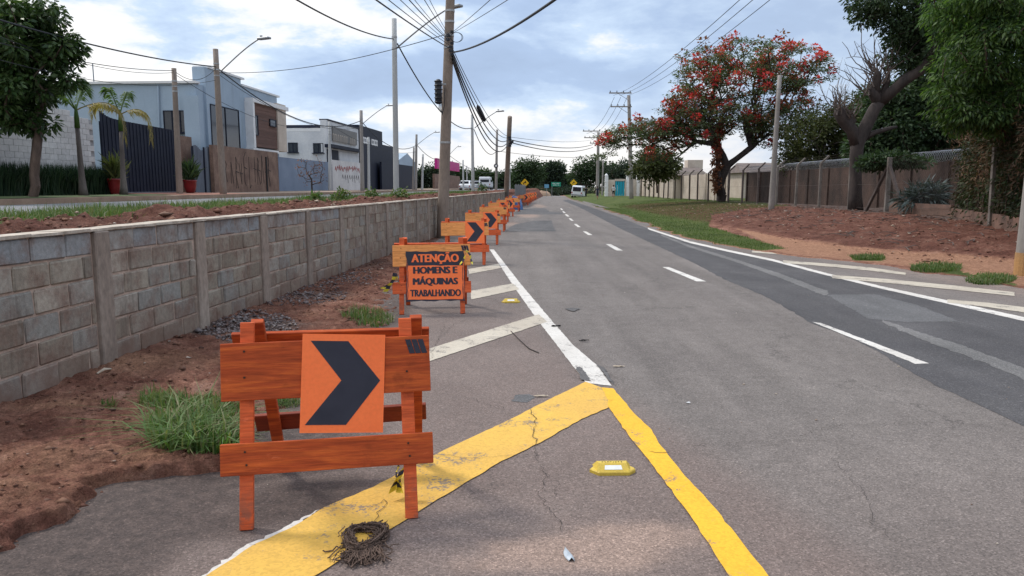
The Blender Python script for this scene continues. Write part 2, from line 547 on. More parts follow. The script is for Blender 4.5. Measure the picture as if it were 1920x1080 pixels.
def soil_mat(name='soil_mat'):
    m, q, b = new_mat(name)
    p = POS(q)
    n_ = q.noise(p, 2.3, 7, .66)
    f_ = q.noise(p, 16, 6, .7)
    col = q.ramp(n_, [(.32, (.115, .052, .038)), (.45, (.205, .090, .062)), (.58, (.30, .150, .105)), (.70, (.42, .245, .18))])
    pl = q.n('ShaderNodeAttribute', attribute_name='pale').outputs['Fac']
    pm = q.smooth(q.math('ADD', pl, q.math('MULTIPLY', q.math('SUBTRACT', q.noise(p, 6.5, 7, .72), .5), 1.3)), .25, .80, 0, .9)
    col = q.mix(pm, col, q.mix(f_, (.33, .165, .10), (.46, .26, .165)))
    gr = q.n('ShaderNodeAttribute', attribute_name='green').outputs['Fac']
    gm = q.smooth(q.math('ADD', gr, q.math('MULTIPLY', q.math('SUBTRACT', q.noise(p, 3.0, 6, .7), .5), .55)), .35, .6, 0, .95)
    gc = q.mix(q.ramp(q.noise(p, .8, 5, .6), [(.35, 0), (.65, 1)]), (.052, .088, .022), (.105, .135, .040))
    col = q.mix(gm, col, gc)
    dk = q.n('ShaderNodeAttribute', attribute_name='moist').outputs['Fac']
    col = q.mix(q.math('MULTIPLY', dk, q.ramp(n_, [(.3, 1.0), (.75, .55)])), col, q.mix(f_, (.075, .030, .023), (.155, .066, .048)))
    gy = q.n('ShaderNodeAttribute', attribute_name='grey').outputs['Fac']
    ym = q.smooth(q.math('ADD', gy, q.math('MULTIPLY', q.math('SUBTRACT', f_, .5), .5)), .3, .7, 0, .85)
    col = q.mix(ym, col, (.12, .095, .085))
    col = q.mix(1.0, col, q.ramp(f_, [(.3, .58), (.55, 1.0), (.72, 1.4)]), 'MULTIPLY')
    col = q.mix(1.0, col, q.ramp(q.noise(p, 85, 3, .6), [(.3, .72), (.7, 1.25)]), 'MULTIPLY')
    q.l(col, b.inputs['Base Color'])
    b.inputs['Roughness'].default_value = .95
    b.inputs['Specular IOR Level'].default_value = .1
    h = q.math('ADD', q.noise(p, 22, 6, .7), q.math('MULTIPLY', q.noise(p, 120, 3, .6), .35))
    bump(q, b, h, 1.0, .045)
    return m
M_SOIL = soil_mat()
M_FIELD = basic('field_mat', (.085, .095, .04), (.16, .13, .075), .3, rough=.95, speck=.3, bsc=3)
# ------------------------------------------------------------------ ground sheet to the horizon
MB().quad((-2500, -300, -.35), (2500, -300, -.35), (2500, 3200, -.35), (-2500, 3200, -.35)).build('ground', M_FIELD, kind='structure')
# ------------------------------------------------------------------ road sheet
EDGE_PX = [(-120, 1110), (-40, 1050), (11, 1028), (48, 1002), (111, 980), (185, 917), (267, 898), (411, 880), (470, 835), (560, 745), (640, 670), (725, 606), (742, 560), (762, 520), (790, 480), (815, 452), (840, 432)]
_e = [gp(*p) for p in EDGE_PX]
_e.sort(key=lambda v: v.y)
EY = np.array([0.0] + [v.y for v in _e] + [30, 60, 120]); EX = np.array([-2.6] + [v.x for v in _e] + [30 * SL - OW + .35, 60 * SL - OW + .35, 120 * SL - OW + .3])
def edgeX(y): return np.interp(y, EY, EX)
RY = np.array([0, 5, 11.4, 14.3, 17, 19, 21, 27.7, 42, 63, 96, 130, 200]); RX = np.array([8.6, 8.4, 7.95, 7.6, 6.5, 5.95, 5.35, 5.38, 6.0, 6.7, 7.4, 9.0, 12])
def rightX(y): return np.interp(y, RY, RX)
ys = [-3.0]
while ys[-1] < 122: ys.append(ys[-1] + max(.055, .0065 * abs(ys[-1])))
ys = np.array(ys)
us = np.linspace(0, 1, 240)
YY, UU = np.meshgrid(ys, us, indexing='ij')
XL = np.maximum(edgeX(YY) - 1.4, YY * SL - OW + .02); XR_ = rightX(YY) + .9
XX = XL + (XR_ - XL) * UU
lineX = np.interp(YY, [0, gp(1140, 725).y, gp(1020, 600).y, gp(925, 470).y, 40, 120], [gp(1600, 1300).x * .0 + 2.6, gp(1140, 725).x, gp(1020, 600).x, gp(925, 470).x, .6, 4.0])
brown = sstep(.25, -.35, XX - lineX) * (.35 + .65 * sstep(14, 4, YY)) + .35 * sstep(.3, 1.2, XX - rightX(YY) + 1.9) * (YY < 20)
brown = np.clip(np.maximum(brown, .45 * sstep(5.5, 2.5, YY)), 0, 1)
dust = blob2(XX, YY, [(1090, 1035, .50, .20, 1.25), (1190, 1005, .42, .18, 1.1), (940, 1060, .35, .10, .8), (960, 1040, .35, .09, .55), (1240, 1040, .25, .10, .5), (1230, 700, .3, .15, 0.0), (990, 404, .8, 4, 1.1), (1010, 386, .8, 9, .85), (960, 420, .5, 3.0, .8), (975, 395, .7, 6, .9), (1180, 860, .14, .1, .3), (860, 880, .5, .12, .2)])
shR = (XX - np.interp(YY, [8.9, 11.8, 16, 21, 27, 40], [6.2, 5.85, 5.65, 5.1, 5.2, 5.8]))
dust = np.maximum(dust, .55 * sstep(.4, 1.9, shR) * (YY < 24))
wet = sstep(1.25, 0.35, XX - edgeX(YY)) * sstep(6.5, 4.0, YY) * 1.05
wet = np.maximum(wet, .7 * sstep(.6, .1, XX - edgeX(YY)) * sstep(30, 8, YY))
wet = np.maximum(wet, blob2(XX, YY, [(300, 980, .9, .35, .85), (560, 940, .6, .4, .95), (880, 420, .8, 4, .5), (640, 900, .3, .25, .6)]))
grid_mesh('road', XX, YY, np.zeros_like(XX), M_ASPH, {'brown': brown, 'dust': dust, 'wet': wet}, kind='structure')
# cross road at the far end
M_FARROAD = basic('far_asphalt', (.17, .16, .15), (.2, .19, .18), .4)
MB().quad((-60, 121.9, -.004), (60, 121.9, -.004), (62, 131, -.004), (-62, 131, -.004)).build('cross_road', M_FARROAD, kind='structure')
# ------------------------------------------------------------------ flat sheets on the road: newer asphalt, patches, painted markings
def sheet(name, pxs, z, mat, jag=.006, step=.06, ground=False):
    P = [Vector((p[0], p[1], 0)) if ground else gp(*p) for p in pxs]
    out = []
    for i in range(len(P)):
        a, b = P[i], P[(i + 1) % len(P)]
        L = (b - a).length
        st = max(step, .004 * (a.y + b.y) / 2)
        n = max(1, min(160, int(L / st)))
        d = (b - a).normalized() if L > 1e-6 else Vector((1, 0, 0))
        nn = Vector((-d.y, d.x, 0))
        for k in range(n):
            p = a + (b - a) * (k / n)
            jj = 0 if k == 0 else R.gauss(0, jag)
            p = p + nn * jj
            out.append((p.x, p.y, z))
    return MB().poly(out).build(name, mat, kind='structure')
darkL = [(1055, 376), (1085, 388), (1120, 406), (1160, 427), (1200, 446), (1239, 464), (1301, 493), (1367, 528), (1433, 555), (1480, 582), (1523, 607), (1580, 628), (1643, 657), (1682, 682), (1744, 716), (1807, 747), (1869, 775), (1925, 802), (2100, 880), (2400, 1030)]
edgeR = [(2600, 770), (2200, 668), (1920, 599), (1744, 559), (1647, 538), (1542, 512), (1449, 487), (1363, 470), (1293, 454), (1219, 430), (1150, 403), (1100, 386), (1065, 374)]
sheet('newer_asphalt', darkL + edgeR, .002, M_DARK, jag=.012, step=.12)
def strip_px(name, pts, mat, z, jag=.005, step=.06):
    """pts: (px, py, half width in px measured across)"""
    L, Rr = [], []
    for i, (x, y, w) in enumerate(pts):
        a = pts[max(i - 1, 0)]; b = pts[min(i + 1, len(pts) - 1)]
        dx, dy = b[0] - a[0], b[1] - a[1]
        l = math.hypot(dx, dy); nx, ny = -dy / l, dx / l
        L.append((x + nx * w, y + ny * w)); Rr.append((x - nx * w, y - ny * w))
    return sheet(name, L + Rr[::-1], z, mat, jag, step)
strip_px('asphalt_seam', [(1240, 441, 1.2), (1293, 462, 2), (1380, 489, 2.5), (1470, 520, 4), (1550, 551, 5)], M_DARK2, .004, .012)
strip_px('asphalt_seam', [(1655, 602, 2), (1720, 628, 6), (1800, 655, 8), (1870, 682, 9), (1935, 707, 10), (2050, 750, 12)], M_DARK2, .004, .012)
sheet('asphalt_patch', [(1550, 553), (1640, 552), (1720, 572), (1800, 603), (1706, 604), (1628, 598)], .003, M_PATCHG, .01)
sheet('asphalt_patch', [(942, 434), (965, 421), (1000, 414), (1034, 413), (1038, 424), (1043, 434)], .002, M_PATCH, .02)
sheet('asphalt_patch', [(960, 402), (975, 392), (1022, 390), (1030, 397), (1053, 399), (1056, 402)], .002, M_PATCH, .03)
# painted markings
def line_marking(*a, **k): return sheet('road_marking', *a, **k)
line_marking([(1099, 719), (1012, 606), (967, 543), (918, 468), (926, 468), (975, 531), (1028, 594), (1075, 648), (1122, 688), (1147, 724)], .004, M_WHITE, .0025)
line_marking([(803, 679), (803, 655), (1010, 590), (1026, 604)], .0055, M_CREAM, .003)
line_marking([(884, 562), (882, 546), (962, 532), (974, 543)], .0055, M_CREAM, .003)
line_marking([(880, 514), (878, 505), (935, 495), (940, 503)], .0055, M_CREAM, .003)
line_marking([(352, 1100), (405, 1062), (462, 1022), (520, 997), (565, 972), (600, 956), (520, 1010), (450, 1055), (385, 1105)], .003, M_WHITE, .006, step=.02)
line_marking([(375, 1090), (478, 1022), (545, 992), (610, 952), (700, 915), (810, 857), (870, 828), (968, 782), (1034, 748), (1098, 717), (1128, 728), (1140, 748), (1144, 764), (1090, 787), (1012, 832), (930, 872), (808, 946), (720, 1001), (585, 1085), (540, 1110), (360, 1110)], .006, M_YELF, .003)
line_marking([(1128, 728), (1150, 730), (1190, 778), (1222, 808), (1235, 833), (1278, 887), (1345, 960), (1440, 1082), (1470, 1120), (1390, 1120), (1366, 1082), (1300, 978), (1228, 880), (1186, 828), (1142, 766), (1138, 748)], .008, M_YELB, .0025)
for qd in ([(1523, 604), (1539, 606), (1742, 682), (1716, 683)], [(1242, 501), (1254, 501), (1324, 528), (1306, 528)], [(1136, 458), (1145, 458), (1168, 470), (1156, 470)], [(1093, 434), (1099, 434), (1111, 441), (1103, 441)], [(1076, 420), (1081, 420), (1089, 426), (1083, 426)], [(1066, 409.5), (1070, 409.5), (1076, 414), (1071, 414)], [(1059, 402), (1063, 402), (1068, 406), (1063, 406)], [(1054, 396), (1057, 396), (1061, 399.5), (1057, 399.5)], [(1050, 391), (1053, 391), (1056, 394), (1053, 394)]):
    line_marking(qd, .004, M_WHITE, .004)
strip_px('road_marking', [(1215, 428, 1.2), (1219, 430, 1.3), (1293, 454, 1.7), (1363, 470, 1.8), (1449, 488, 1.9), (1542, 512.5, 2.1), (1647, 538, 2.4), (1744, 559.5, 2.8), (1925, 600, 3.6), (2100, 643, 4.6)], M_WHITE, .004, .004)
for pts in ([(1410, 472, 1.6), (1500, 478, 2), (1560, 483, 2), (1619, 490, 1.5)], [(1468, 491, 2.4), (1560, 498, 2.8), (1640, 506, 3), (1698, 514, 2)], [(1560, 519, 3), (1660, 527, 3.6), (1780, 539, 4), (1902, 552, 3.5)], [(1776, 565, 3), (1850, 572, 4), (1930, 583, 5), (2010, 593, 5)]):
    strip_px('road_marking', pts, M_CREAM, .006, .005)
# dark tar spots beside the junction of the paints
for pl in ([(1078, 688), (1092, 692), (1108, 716), (1090, 714)], [(1118, 685), (1130, 690), (1145, 712), (1150, 722), (1142, 716)], [(1058, 580), (1072, 578), (1088, 580), (1074, 585)]):
    sheet('tar_spot', pl, .010, M_PATCH, .008, .03)
sheet('asphalt_patch', [(960, 753), (966, 741), (992, 739), (1004, 745), (988, 755)], .002, M_PATCHG, .006, .03)
# cracks
def crack(pts, w=.006, z=.011):
    w = w * .62
    P = [gp(*p) for p in pts]
    Q = []
    for a, b in zip(P[:-1], P[1:]):
        n = max(2, int((b - a).length / .035))
        d = (b - a); nn = Vector((-d.y, d.x, 0)).normalized()
        for k in range(n): Q.append(a + d * (k / n) + nn * (R.gauss(0, .012) if k else 0))
    Q.append(P[-1])
    mb = MB()
    for i in range(len(Q) - 1):
        d = (Q[i + 1] - Q[i]); nn = Vector((-d.y, d.x, 0)).normalized()
        w1 = w * R.uniform(.3, 1.1); w2 = w * R.uniform(.3, 1.1)
        mb.quad((Q[i] - nn * w1 / 2)[:2] + (z,), (Q[i + 1] - nn * w2 / 2)[:2] + (z,), (Q[i + 1] + nn * w2 / 2)[:2] + (z,), (Q[i] + nn * w1 / 2)[:2] + (z,))
    mb.build('road_crack', M_CRACK, kind='structure')
for c, w in (([(995, 770), (1003, 790), (1000, 815), (1005, 830)], .009), ([(1005, 830), (1003, 860), (1022, 890), (1008, 930), (1030, 955), (1052, 1000)], .006), ([(1022, 890), (1045, 905), (1040, 930)], .005),
             ([(812, 738), (870, 745), (945, 768)], .007), ([(820, 856), (900, 862), (935, 858), (990, 855)], .005), ([(800, 690), (820, 640), (835, 610)], .005), ([(820, 640), (850, 610), (880, 598)], .005),
             ([(1215, 848), (1256, 851)], .010), ([(1300, 838), (1420, 830), (1560, 828), (1640, 838)], .005), ([(1560, 860), (1620, 930), (1640, 990), (1690, 1020)], .005), ([(1500, 820), (1560, 800), (1700, 795), (1860, 800)], .005),
             ([(690, 960), (720, 940), (700, 1005), (650, 1045)], .006), ([(975, 640), (1000, 660), (1035, 665)], .006)):
    crack(c, w)
# ------------------------------------------------------------------ left dirt strip between the wall and the road
ys = [1.2]
while ys[-1] < 56: ys.append(ys[-1] + max(.018, .006 * ys[-1]))
ys = np.array(ys); us = np.linspace(0, 1, 230)
YY, UU = np.meshgrid(ys, us, indexing='ij')
XL = YY * SL - OW - .02; XRr = edgeX(YY) + .55
XX = XL + (XRr - XL) * UU
d = edgeX(YY) - XX + (fbm(XX * 1.7, YY * 1.7, 3, 5) - .5) * .55 + (fbm(XX * 9, YY * 9, 8, 4) - .5) * .16
led = sstep(4.6, 3.9, YY)
h = sstep(-.02, .06, d) * (.075 * led + .012) + sstep(0, .6, d) * .05 - .03 * sstep(.0, -.05, d)
lump = (fbm(XX * 3.2, YY * 3.2, 5, 6, .6) - .5) * .10 + (fbm(XX * 11, YY * 11, 6, 4, .6) - .5) * .045 + np.abs(fbm(XX * 6, YY * 15, 9, 4) - .5) * .06 + (fbm(XX * 26, YY * 34, 10, 3, .7) - .5) * .028 - .05 * np.clip(fbm(XX * 2.1, YY * 5, 12, 4) - .55, 0, 1) * 2
Z = h + lump * sstep(-.05, .35, d) * (1 - .3 * sstep(8, 20, YY)) - .012
px, py = proj(XX, YY, Z)
pale = blob2(XX, YY, [(290, 690, .75, .55, .9), (120, 770, .5, .3, .6), (100, 900, 1.0, .35, .55), (220, 880, .5, .2, .6), (640, 560, .7, .8, .5), (580, 600, .6, .5, .4), (30, 960, .5, .3, .6)])
pale = np.maximum(pale, .26)
grey = blob2(XX, YY, [(460, 620, .9, .6, .9), (600, 560, .9, .9, .55), (540, 640, .5, .4, .7), (700, 500, .8, 2, .5), (380, 700, .4, .4, .3), (760, 470, .5, 3, .5), (330, 905, .4, .12, .6)])
grid_mesh('dirt_shoulder', XX, YY, Z, M_SOIL, {'pale': pale, 'grey': grey, 'green': np.zeros_like(XX), 'moist': .75 * np.clip(fbm(XX * 1.1, YY * 1.1, 91, 4) * 2.4 - .85, 0, 1)}, kind='structure')
_ly = ys; _lX = XX; _lZ = Z
def leftZ(x, y):
    i = int(np.clip(np.searchsorted(_ly, y), 1, len(_ly) - 1))
    return max(0.0, float(np.interp(x, _lX[i], _lZ[i])))
def leftZ_old(x, y):
    """rough height of the dirt strip"""
    d = float(edgeX(y)) - x
    return .0 if d < 0 else (.055 if y < 4.4 else .03)
# ------------------------------------------------------------------ raised ground to the left: planted median, far carriageway, pavement
ys = [1.5]
while ys[-1] < 240: ys.append(ys[-1] + max(.06, .008 * ys[-1]))
ys = np.array(ys); us = np.concatenate([np.linspace(-1.3, .15, 8), np.linspace(.2, 4.9, 90)])
YY, TT = np.meshgrid(ys, us, indexing='ij')
XX = YY * SL - OW - TT
lumps = (fbm(XX * 1.6, YY * 1.6, 21, 5, .6) - .42) * .42 + (fbm(XX * 7, YY * 7, 22, 4, .6) - .5) * .12
mound = sstep(.15, .7, TT) * sstep(2.4, 1.0, TT)
Z = 1.16 + lumps * mound + .05 * mound + (fbm(XX * 3, YY * 3, 23, 4) - .5) * .06 - .05 * sstep(3.6, 4.8, TT)
far = sstep(56, 58, YY)
Z = np.where(TT < .16, -.3 + (1.3) * sstep(-1.3, .1, TT) * far, Z)
green = sstep(1.0, 1.9, TT + (fbm(XX * .9, YY * .9, 31, 4) - .5) * 1.6) * .75
green = np.where(YY > 30, np.maximum(green, .35 * fbm(XX, YY, 5)), green)
grid_mesh('median_soil', XX, YY, Z, M_SOIL, {'pale': np.zeros_like(XX), 'grey': np.zeros_like(XX), 'green': green, 'moist': np.full_like(XX, .85)}, kind='structure', keep=~((YY < 56) & (TT < .15)))
M_ROAD2 = basic('left_carriageway_asphalt', (.15, .15, .155), (.20, .20, .205), .5, speck=.15, bsc=25)
M_PAVE = basic('left_pavement_concrete', (.36, .27, .20), (.28, .20, .15), .9, speck=.15, bsc=14, bmp=.3)
M_LAWN = basic('lawn_mat', (.05, .085, .024), (.10, .12, .045), 2.0, speck=.35, bsc=18, bmp=.5)
M_KERB = basic('kerb_concrete', (.34, .235, .165), (.26, .17, .12), 2, speck=.12, bsc=30)
M_BRICKPAVE = basic('driveway_brick', (.34, .15, .10), (.26, .13, .10), 2, speck=.2, bsc=20)
def strip(name, y0, y1, o0, o1, z, mat, zb=None):
    a, b, c, d_ = S(y0, o0, z), S(y0, o1, z if zb is None else zb), S(y1, o1, z if zb is None else zb), S(y1, o0, z)
    return MB().quad(b, a, d_, c).build(name, mat, kind='structure')
strip('left_carriageway', 1, 260, OW + 4.7, OW + 11.1, 1.10, M_ROAD2)
MB().box((S(60, OW + 4.86, 1.107)), (230, .10, .002), UANG).build('road_marking', M_WHITE, kind='structure')
mbk = MB()
mbk.box(S(60, OW + 11.15, 1.16), (230, .14, .20), UANG); mbk.box(S(60, OW + 4.68, 1.10), (230, .12, .10), UANG)
mbk.build('kerb', M_KERB, kind='structure')
strip('pavement', 1, 260, OW + 11.2, OW + 15.5, 1.245, M_PAVE, 1.32)
strip('left_ground', 1, 700, OW + 15.4, OW + 320, 1.30, M_FIELD)
strip('left_ground', 55, 700, OW + 4.5, OW + 15.6, 1.04, M_FIELD)
strip('lawn', 14, 30.2, OW + 11.7, OW + 13.0, 1.27, M_LAWN, 1.31)
strip('driveway', 31.0, 37.2, OW + 11.3, OW + 15.0, 1.262, M_BRICKPAVE, 1.334)
# ------------------------------------------------------------------ right verge: bank of earth and grass
def fenceX(y): return np.interp(y, [0, 17.5, 25.7, 200], [10.2, 12.5, 15.2, 15.2])
ys = [6.0]
while ys[-1] < 240: ys.append(ys[-1] + max(.05, .0045 * ys[-1]))
ys = np.array(ys); us = np.linspace(0, 1, 210) ** 1.15
YY, UU = np.meshgrid(ys, us, indexing='ij')
XL = rightX(YY) - .5; XX = XL + (34 - XL) * UU
T = XX - rightX(YY) + (fbm(XX * 1.3, YY * .8, 41, 5) - .5) * .9 + (fbm(XX * 6, YY * 6, 42, 3) - .5) * .15
foot = np.interp(YY, [6, 15.8, 19.3, 25, 30, 42, 60, 120], [12, 10.6, 8.4, 8.0, 7.9, 7.6, 8.4, 9])
top = np.interp(YY, [6, 16, 25, 40, 60, 120], [14.5, 13.0, 13.6, 14.4, 14.6, 14.8])
bankh = np.interp(YY, [6, 17, 24, 30, 42, 60, 90, 130], [.35, .42, .52, .58, .55, .45, .40, .3])
s_ = np.clip((XX - foot) / (top - foot), 0, 1)
shape = s_ ** .8 * (1 - .15 * s_)
dipm = blob2(XX, YY, [(1120, 383, 1.6, 12, 1), (1150, 381, 1.6, 10, .8)])
rough_ = np.where(YY < 40, 1.0, .35)
Z = -.03 + .05 * sstep(0, .35, T) + bankh * shape * 1.12 - .10 * dipm * sstep(0, 1, T)
isd = sstep(7.2, 8.6, XX) * sstep(46, 34, YY)
Z = Z + isd * ((fbm(XX * 1.8, YY * 1.8, 44, 6, .6) - .5) * .22 * sstep(0, .3, s_) + (fbm(XX * 8, YY * 5, 45, 4, .6) - .5) * .06) + (fbm(XX * .8, YY * .8, 46, 4) - .5) * .06 * sstep(.3, 1.5, T)
beh = sstep(0, .25, XX - fenceX(YY)) * (YY < 25.7)
Z = Z + beh * .45
px, py = proj(XX, YY, np.maximum(Z, 0))
gpoly = [(1040, 366), (1200, 362), (1350, 372), (1480, 386), (1395, 392), (1335, 404), (1330, 425), (1385, 440), (1475, 466), (1430, 470), (1360, 470), (1290, 455), (1215, 428), (1120, 396)]
gm = inpoly(px, py, gpoly).astype(float) * .62
gm = np.maximum(gm, .62 * (YY > 62) * (XX > rightX(YY)))
gm = np.maximum(gm, inpoly(px, py, [(1590, 478), (1655, 482), (1660, 490), (1600, 489)]) * .6)
gm = np.maximum(gm, inpoly(px, py, [(1705, 494), (1800, 507), (1905, 532), (1915, 546), (1800, 524), (1715, 508)]) * .6)
gm = gm * sstep(.05, .4, T)
pathpale = sstep(.15, .6, T) * sstep(.15, .0, s_) * (YY < 21) * .75
pathpale = np.maximum(pathpale, inpoly(px, py, [(1380, 428), (1470, 445), (1600, 468), (1560, 480), (1450, 462)]) * .85)
pathpale = np.maximum(pathpale, .8 * sstep(.5, .1, T) * (YY > 16) * (YY < 30))
pathpale = np.maximum(pathpale, blob2(XX, YY, [(1150, 381, 1.2, 4, .8), (1110, 386, .7, 8, .7), (1140, 395, .4, 6, .6)]))
greyr = .25 * (fbm(XX * .9, YY * .9, 51, 4) > .56) * (XX > 8.5) * (YY < 40)
greyr = np.maximum(greyr, .7 * sstep(14.2, 14.9, XX) * (YY < 60))
grid_mesh('verge', XX, YY, Z, M_SOIL, {'pale': pathpale, 'grey': greyr, 'green': gm, 'moist': .85 * sstep(.02, .12, s_) * (YY < 60)}, kind='structure')
_vy = ys; _vX = XX; _vZ = Z; _vG = gm
def vergeZ(x, y):
    i = int(np.clip(np.searchsorted(_vy, y), 1, len(_vy) - 1))
    return float(np.interp(x, _vX[i], _vZ[i]))
def vergeG(x, y):
    i = int(np.clip(np.searchsorted(_vy, y), 1, len(_vy) - 1))
    return float(np.interp(x, _vX[i], _vG[i]))
# ------------------------------------------------------------------ block retaining wall
def block_mat(name='concrete_block', top=False):
    m, q, b = new_mat(name)
    p = POS(q)
    r = RND(q)
    col = q.ramp(r, [(0, (.24, .20, .155)), (.25, (.34, .295, .235)), (.5, (.29, .25, .20)), (.72, (.275, .265, .24)), (.88, (.40, .345, .28)), (1, (.21, .18, .145))])
    if top: col = q.ramp(r, [(0, (.25, .26, .265)), (.6, (.30, .305, .305)), (1, (.34, .315, .28))])
    st = q.noise(p, 4.5, 6, .65)
    col = q.mix(q.ramp(st, [(.44, 0), (.66, .8)]), col, (.20, .125, .095))
    col = q.mix(1.0, col, q.ramp(q.noise(p, 28, 5, .7), [(.3, .78), (.7, 1.22)]), 'MULTIPLY')
    sz_ = q.n('ShaderNodeSeparateXYZ'); q.l(p, sz_.inputs[0])
    dr = q.noise(vscale(q, p, 7, 7, .7), 1.0, 6, .65)
    col = q.mix(q.smooth(dr, .54, .70, 0, .5), col, (.11, .085, .068))
    ef = q.noise(vscale(q, p, 5, 5, 2), 1.0, 5, .6, .5)
    col = q.mix(q.smooth(ef, .60, .72, 0, .35), col, (.42, .37, .32))
    low = q.math('MULTIPLY', q.smooth(sz_.outputs[2], .0, .42, 1, 0), q.ramp(q.noise(p, 3, 5, .6), [(.3, .3), (.7, .9)]))
    col = q.mix(low, col, (.19, .115, .085))
    q.l(col, b.inputs['Base Color'])
    b.inputs['Roughness'].default_value = .95
    bump(q, b, q.noise(p, 75, 5, .7), .7, .006)
    return m
M_BLOCK = block_mat()
M_BLOCKT = block_mat('bluish_concrete_block', True)
M_MORTAR = basic('mortar', (.54, .41, .33), (.34, .245, .195), 5, speck=.2, bsc=40, bmp=.8, bdist=.006)
M_PILLAR = basic('cast_concrete', (.34, .275, .225), (.235, .185, .15), 2.2, speck=.22, bsc=25, bmp=.6, stretch=(1, 1, .5), vary=.12)
M_CAP = basic('wall_capping', (.54, .47, .39), (.34, .28, .22), 7, speck=.15, bsc=40, bmp=.6)
wall = root('retaining_wall', S(1.1, OW + .1, 0), 'low grey concrete block retaining wall with cast pillars holding up the planted median', 'wall')
YK = [6.40 + 1.765 * k for k in range(-3, 29)]
WT = 1.25
cache = {}
far_mb_V, far_mb_F, far_rnd = [], [], []
stuffmb = MB(); stuffr = []
for bi, (ya, yb) in enumerate(zip(YK[:-1], YK[1:])):
    s0 = ya + .105; s1 = yb - .105
    for row in range(7):
        z1 = WT - .03 - row * .2; z0 = z1 - .19
        if z1 < -.02: continue
        pos = s0 + .012
        first = [.40, .20, .40, .27, .40, .2, .33][row] if bi % 2 == 0 else [.4, .3, .2, .4, .25, .4, .2][row]
        L = first
        while pos < s1 - .03:
            e = min(pos + L * .9978, s1 - .008)
            ln = (e - pos) / .9978 - .018
            if ln > .03:
                cy = (pos + e) / 2
                if yb < 15 :
                    key = (round(ln, 2), R.randrange(4), row == 0)
                    if key not in cache:
                        cache[key] = MB().box((0, 0, 0), (ln, .15, .180), None, bev=.010, jit=.0045)
                        ob = cache[key].build('block', M_BLOCKT if row == 0 else M_BLOCK, wall, world=False)
                        cache[key] = ob.data
                    else:
                        ob = bpy.data.objects.new('block', cache[key]); COL.objects.link(ob); ob.parent = wall
                    c = S(cy, OW + .075 + R.uniform(-.005, .006), (z0 + z1) / 2) - Vector(wall.location)
                    ob.location = c
                    ob.rotation_euler = (R.uniform(-.01, .01), R.uniform(-.008, .008), UANG + R.uniform(-.01, .01))
                else:
                    n0 = len(stuffmb.v)
                    stuffmb.box(S(cy, OW + .075 + R.uniform(-.005, .006), (z0 + z1) / 2), (ln, .15, .186), UANG, jit=.003)
                    stuffr += [R.random()] * (len(stuffmb.v) - n0)
            pos = e + .001
            L = .40
ob = stuffmb.build('blockwork', M_BLOCK, wall, kind='stuff')
a_ = ob.data.attributes.new('rnd', 'FLOAT', 'POINT'); a_.data.foreach_set('value', np.array(stuffr, np.float32))
yc = (YK[0] + YK[-1]) / 2; LL = (YK[-1] - YK[0]) / .9978
MB().box(S(yc, OW + .105, WT / 2 - .25), (LL, .18, WT + .44), UANG).build('mortar_core', M_MORTAR, wall)
for k, y in enumerate(YK):
    MB().box(S(y, OW + .06 + R.uniform(-.004, .004), WT / 2 - .27), (.205, .17, WT + .48), UANG, bev=.012, jit=.003).build('pillar', M_PILLAR, wall)
cap = MB()
nseg = 160
prevp = None
for k in range(nseg):
    y0 = YK[0] + (YK[-1] - YK[0]) * k / nseg; y1 = YK[0] + (YK[-1] - YK[0]) * (k + 1) / nseg
    hh = .020 + R.uniform(-.004, .006)
    w1 = .004 + R.uniform(-.008, .01)
    cap.box(S((y0 + y1) / 2, OW + .09 - w1 / 2, WT - .03 + hh / 2 + .004), ((y1 - y0) / .9978 + .004, .22 + w1, hh), UANG + R.uniform(-.01, .01), jit=.003)
cap.build('capping', M_CAP, wall)
# ------------------------------------------------------------------ buildings along the left street
def vp(px, py, C, N):
    """where the sight line meets the vertical plane through C with normal N"""
    r = ray(px, py); o = Vector((0, 0, CAMH))
    t = (Vector(C) - o).dot(N) / r.dot(N)
    return o + r * t
def rect(C, N, x0, y0, x1, y1, proud=0.0, thick=.1, mb=None, m=0, bev=0.0, z=None):
    C = Vector(C); N = Vector(N).normalized()
    ym = (y0 + y1) / 2; xm = (x0 + x1) / 2
    A, B = vp(x0, ym, C, N), vp(x1, ym, C, N)
    zt, zb = vp(xm, y0, C, N).z, vp(xm, y1, C, N).z
    if z is not None:
        zb = z[0] if z[0] is not None else zb
        zt = z[1] if z[1] is not None else zt
    T = Vector((B.x - A.x, B.y - A.y, 0)); L = T.length; T.normalize()
    c = Vector(((A.x + B.x) / 2, (A.y + B.y) / 2, (zt + zb) / 2)) + N * (proud - thick / 2)
    mb = mb or MB()
    Mx = Matrix((T, Vector((0, 0, 1)).cross(T), Vector((0, 0, 1)))).transposed()
    mb.box(c, (L, thick, abs(zt - zb)), Mx, m, bev)
    return mb
OFc = OW + 15.0
FC = S(40, OFc)
def rendered(name, c1, c2, st):
    m, q, b = new_mat(name); p = POS(q)
    col = q.ramp(q.noise(p, .5, 5, .6), [(.35, c1), (.65, c2)])
    col = q.mix(q.smooth(q.noise(vscale(q, p, 1.3, 1.3, .12), 1.0, 7, .7), .50, .72, 0, .55), col, st)
    col = q.mix(1.0, col, q.ramp(q.noise(p, 25, 4, .6), [(.3, .94), (.7, 1.06)]), 'MULTIPLY')
    q.l(col, b.inputs['Base Color']); b.inputs['Roughness'].default_value = .85
    bump(q, b, q.noise(p, 30, 4, .6), .2, .01)
    return m
M_BLUE = rendered('pale_blue_render', (.36, .44, .52), (.31, .385, .465), (.22, .26, .30))
M_BLUE2 = basic('mid_blue_render', (.20, .25, .33), (.16, .205, .28), .8, speck=.08, bsc=20)
M_WHITEW = basic('white_masonry_paint', (.62, .60, .58), (.50, .48, .47), .8, speck=.10, bsc=12, vary=.10)
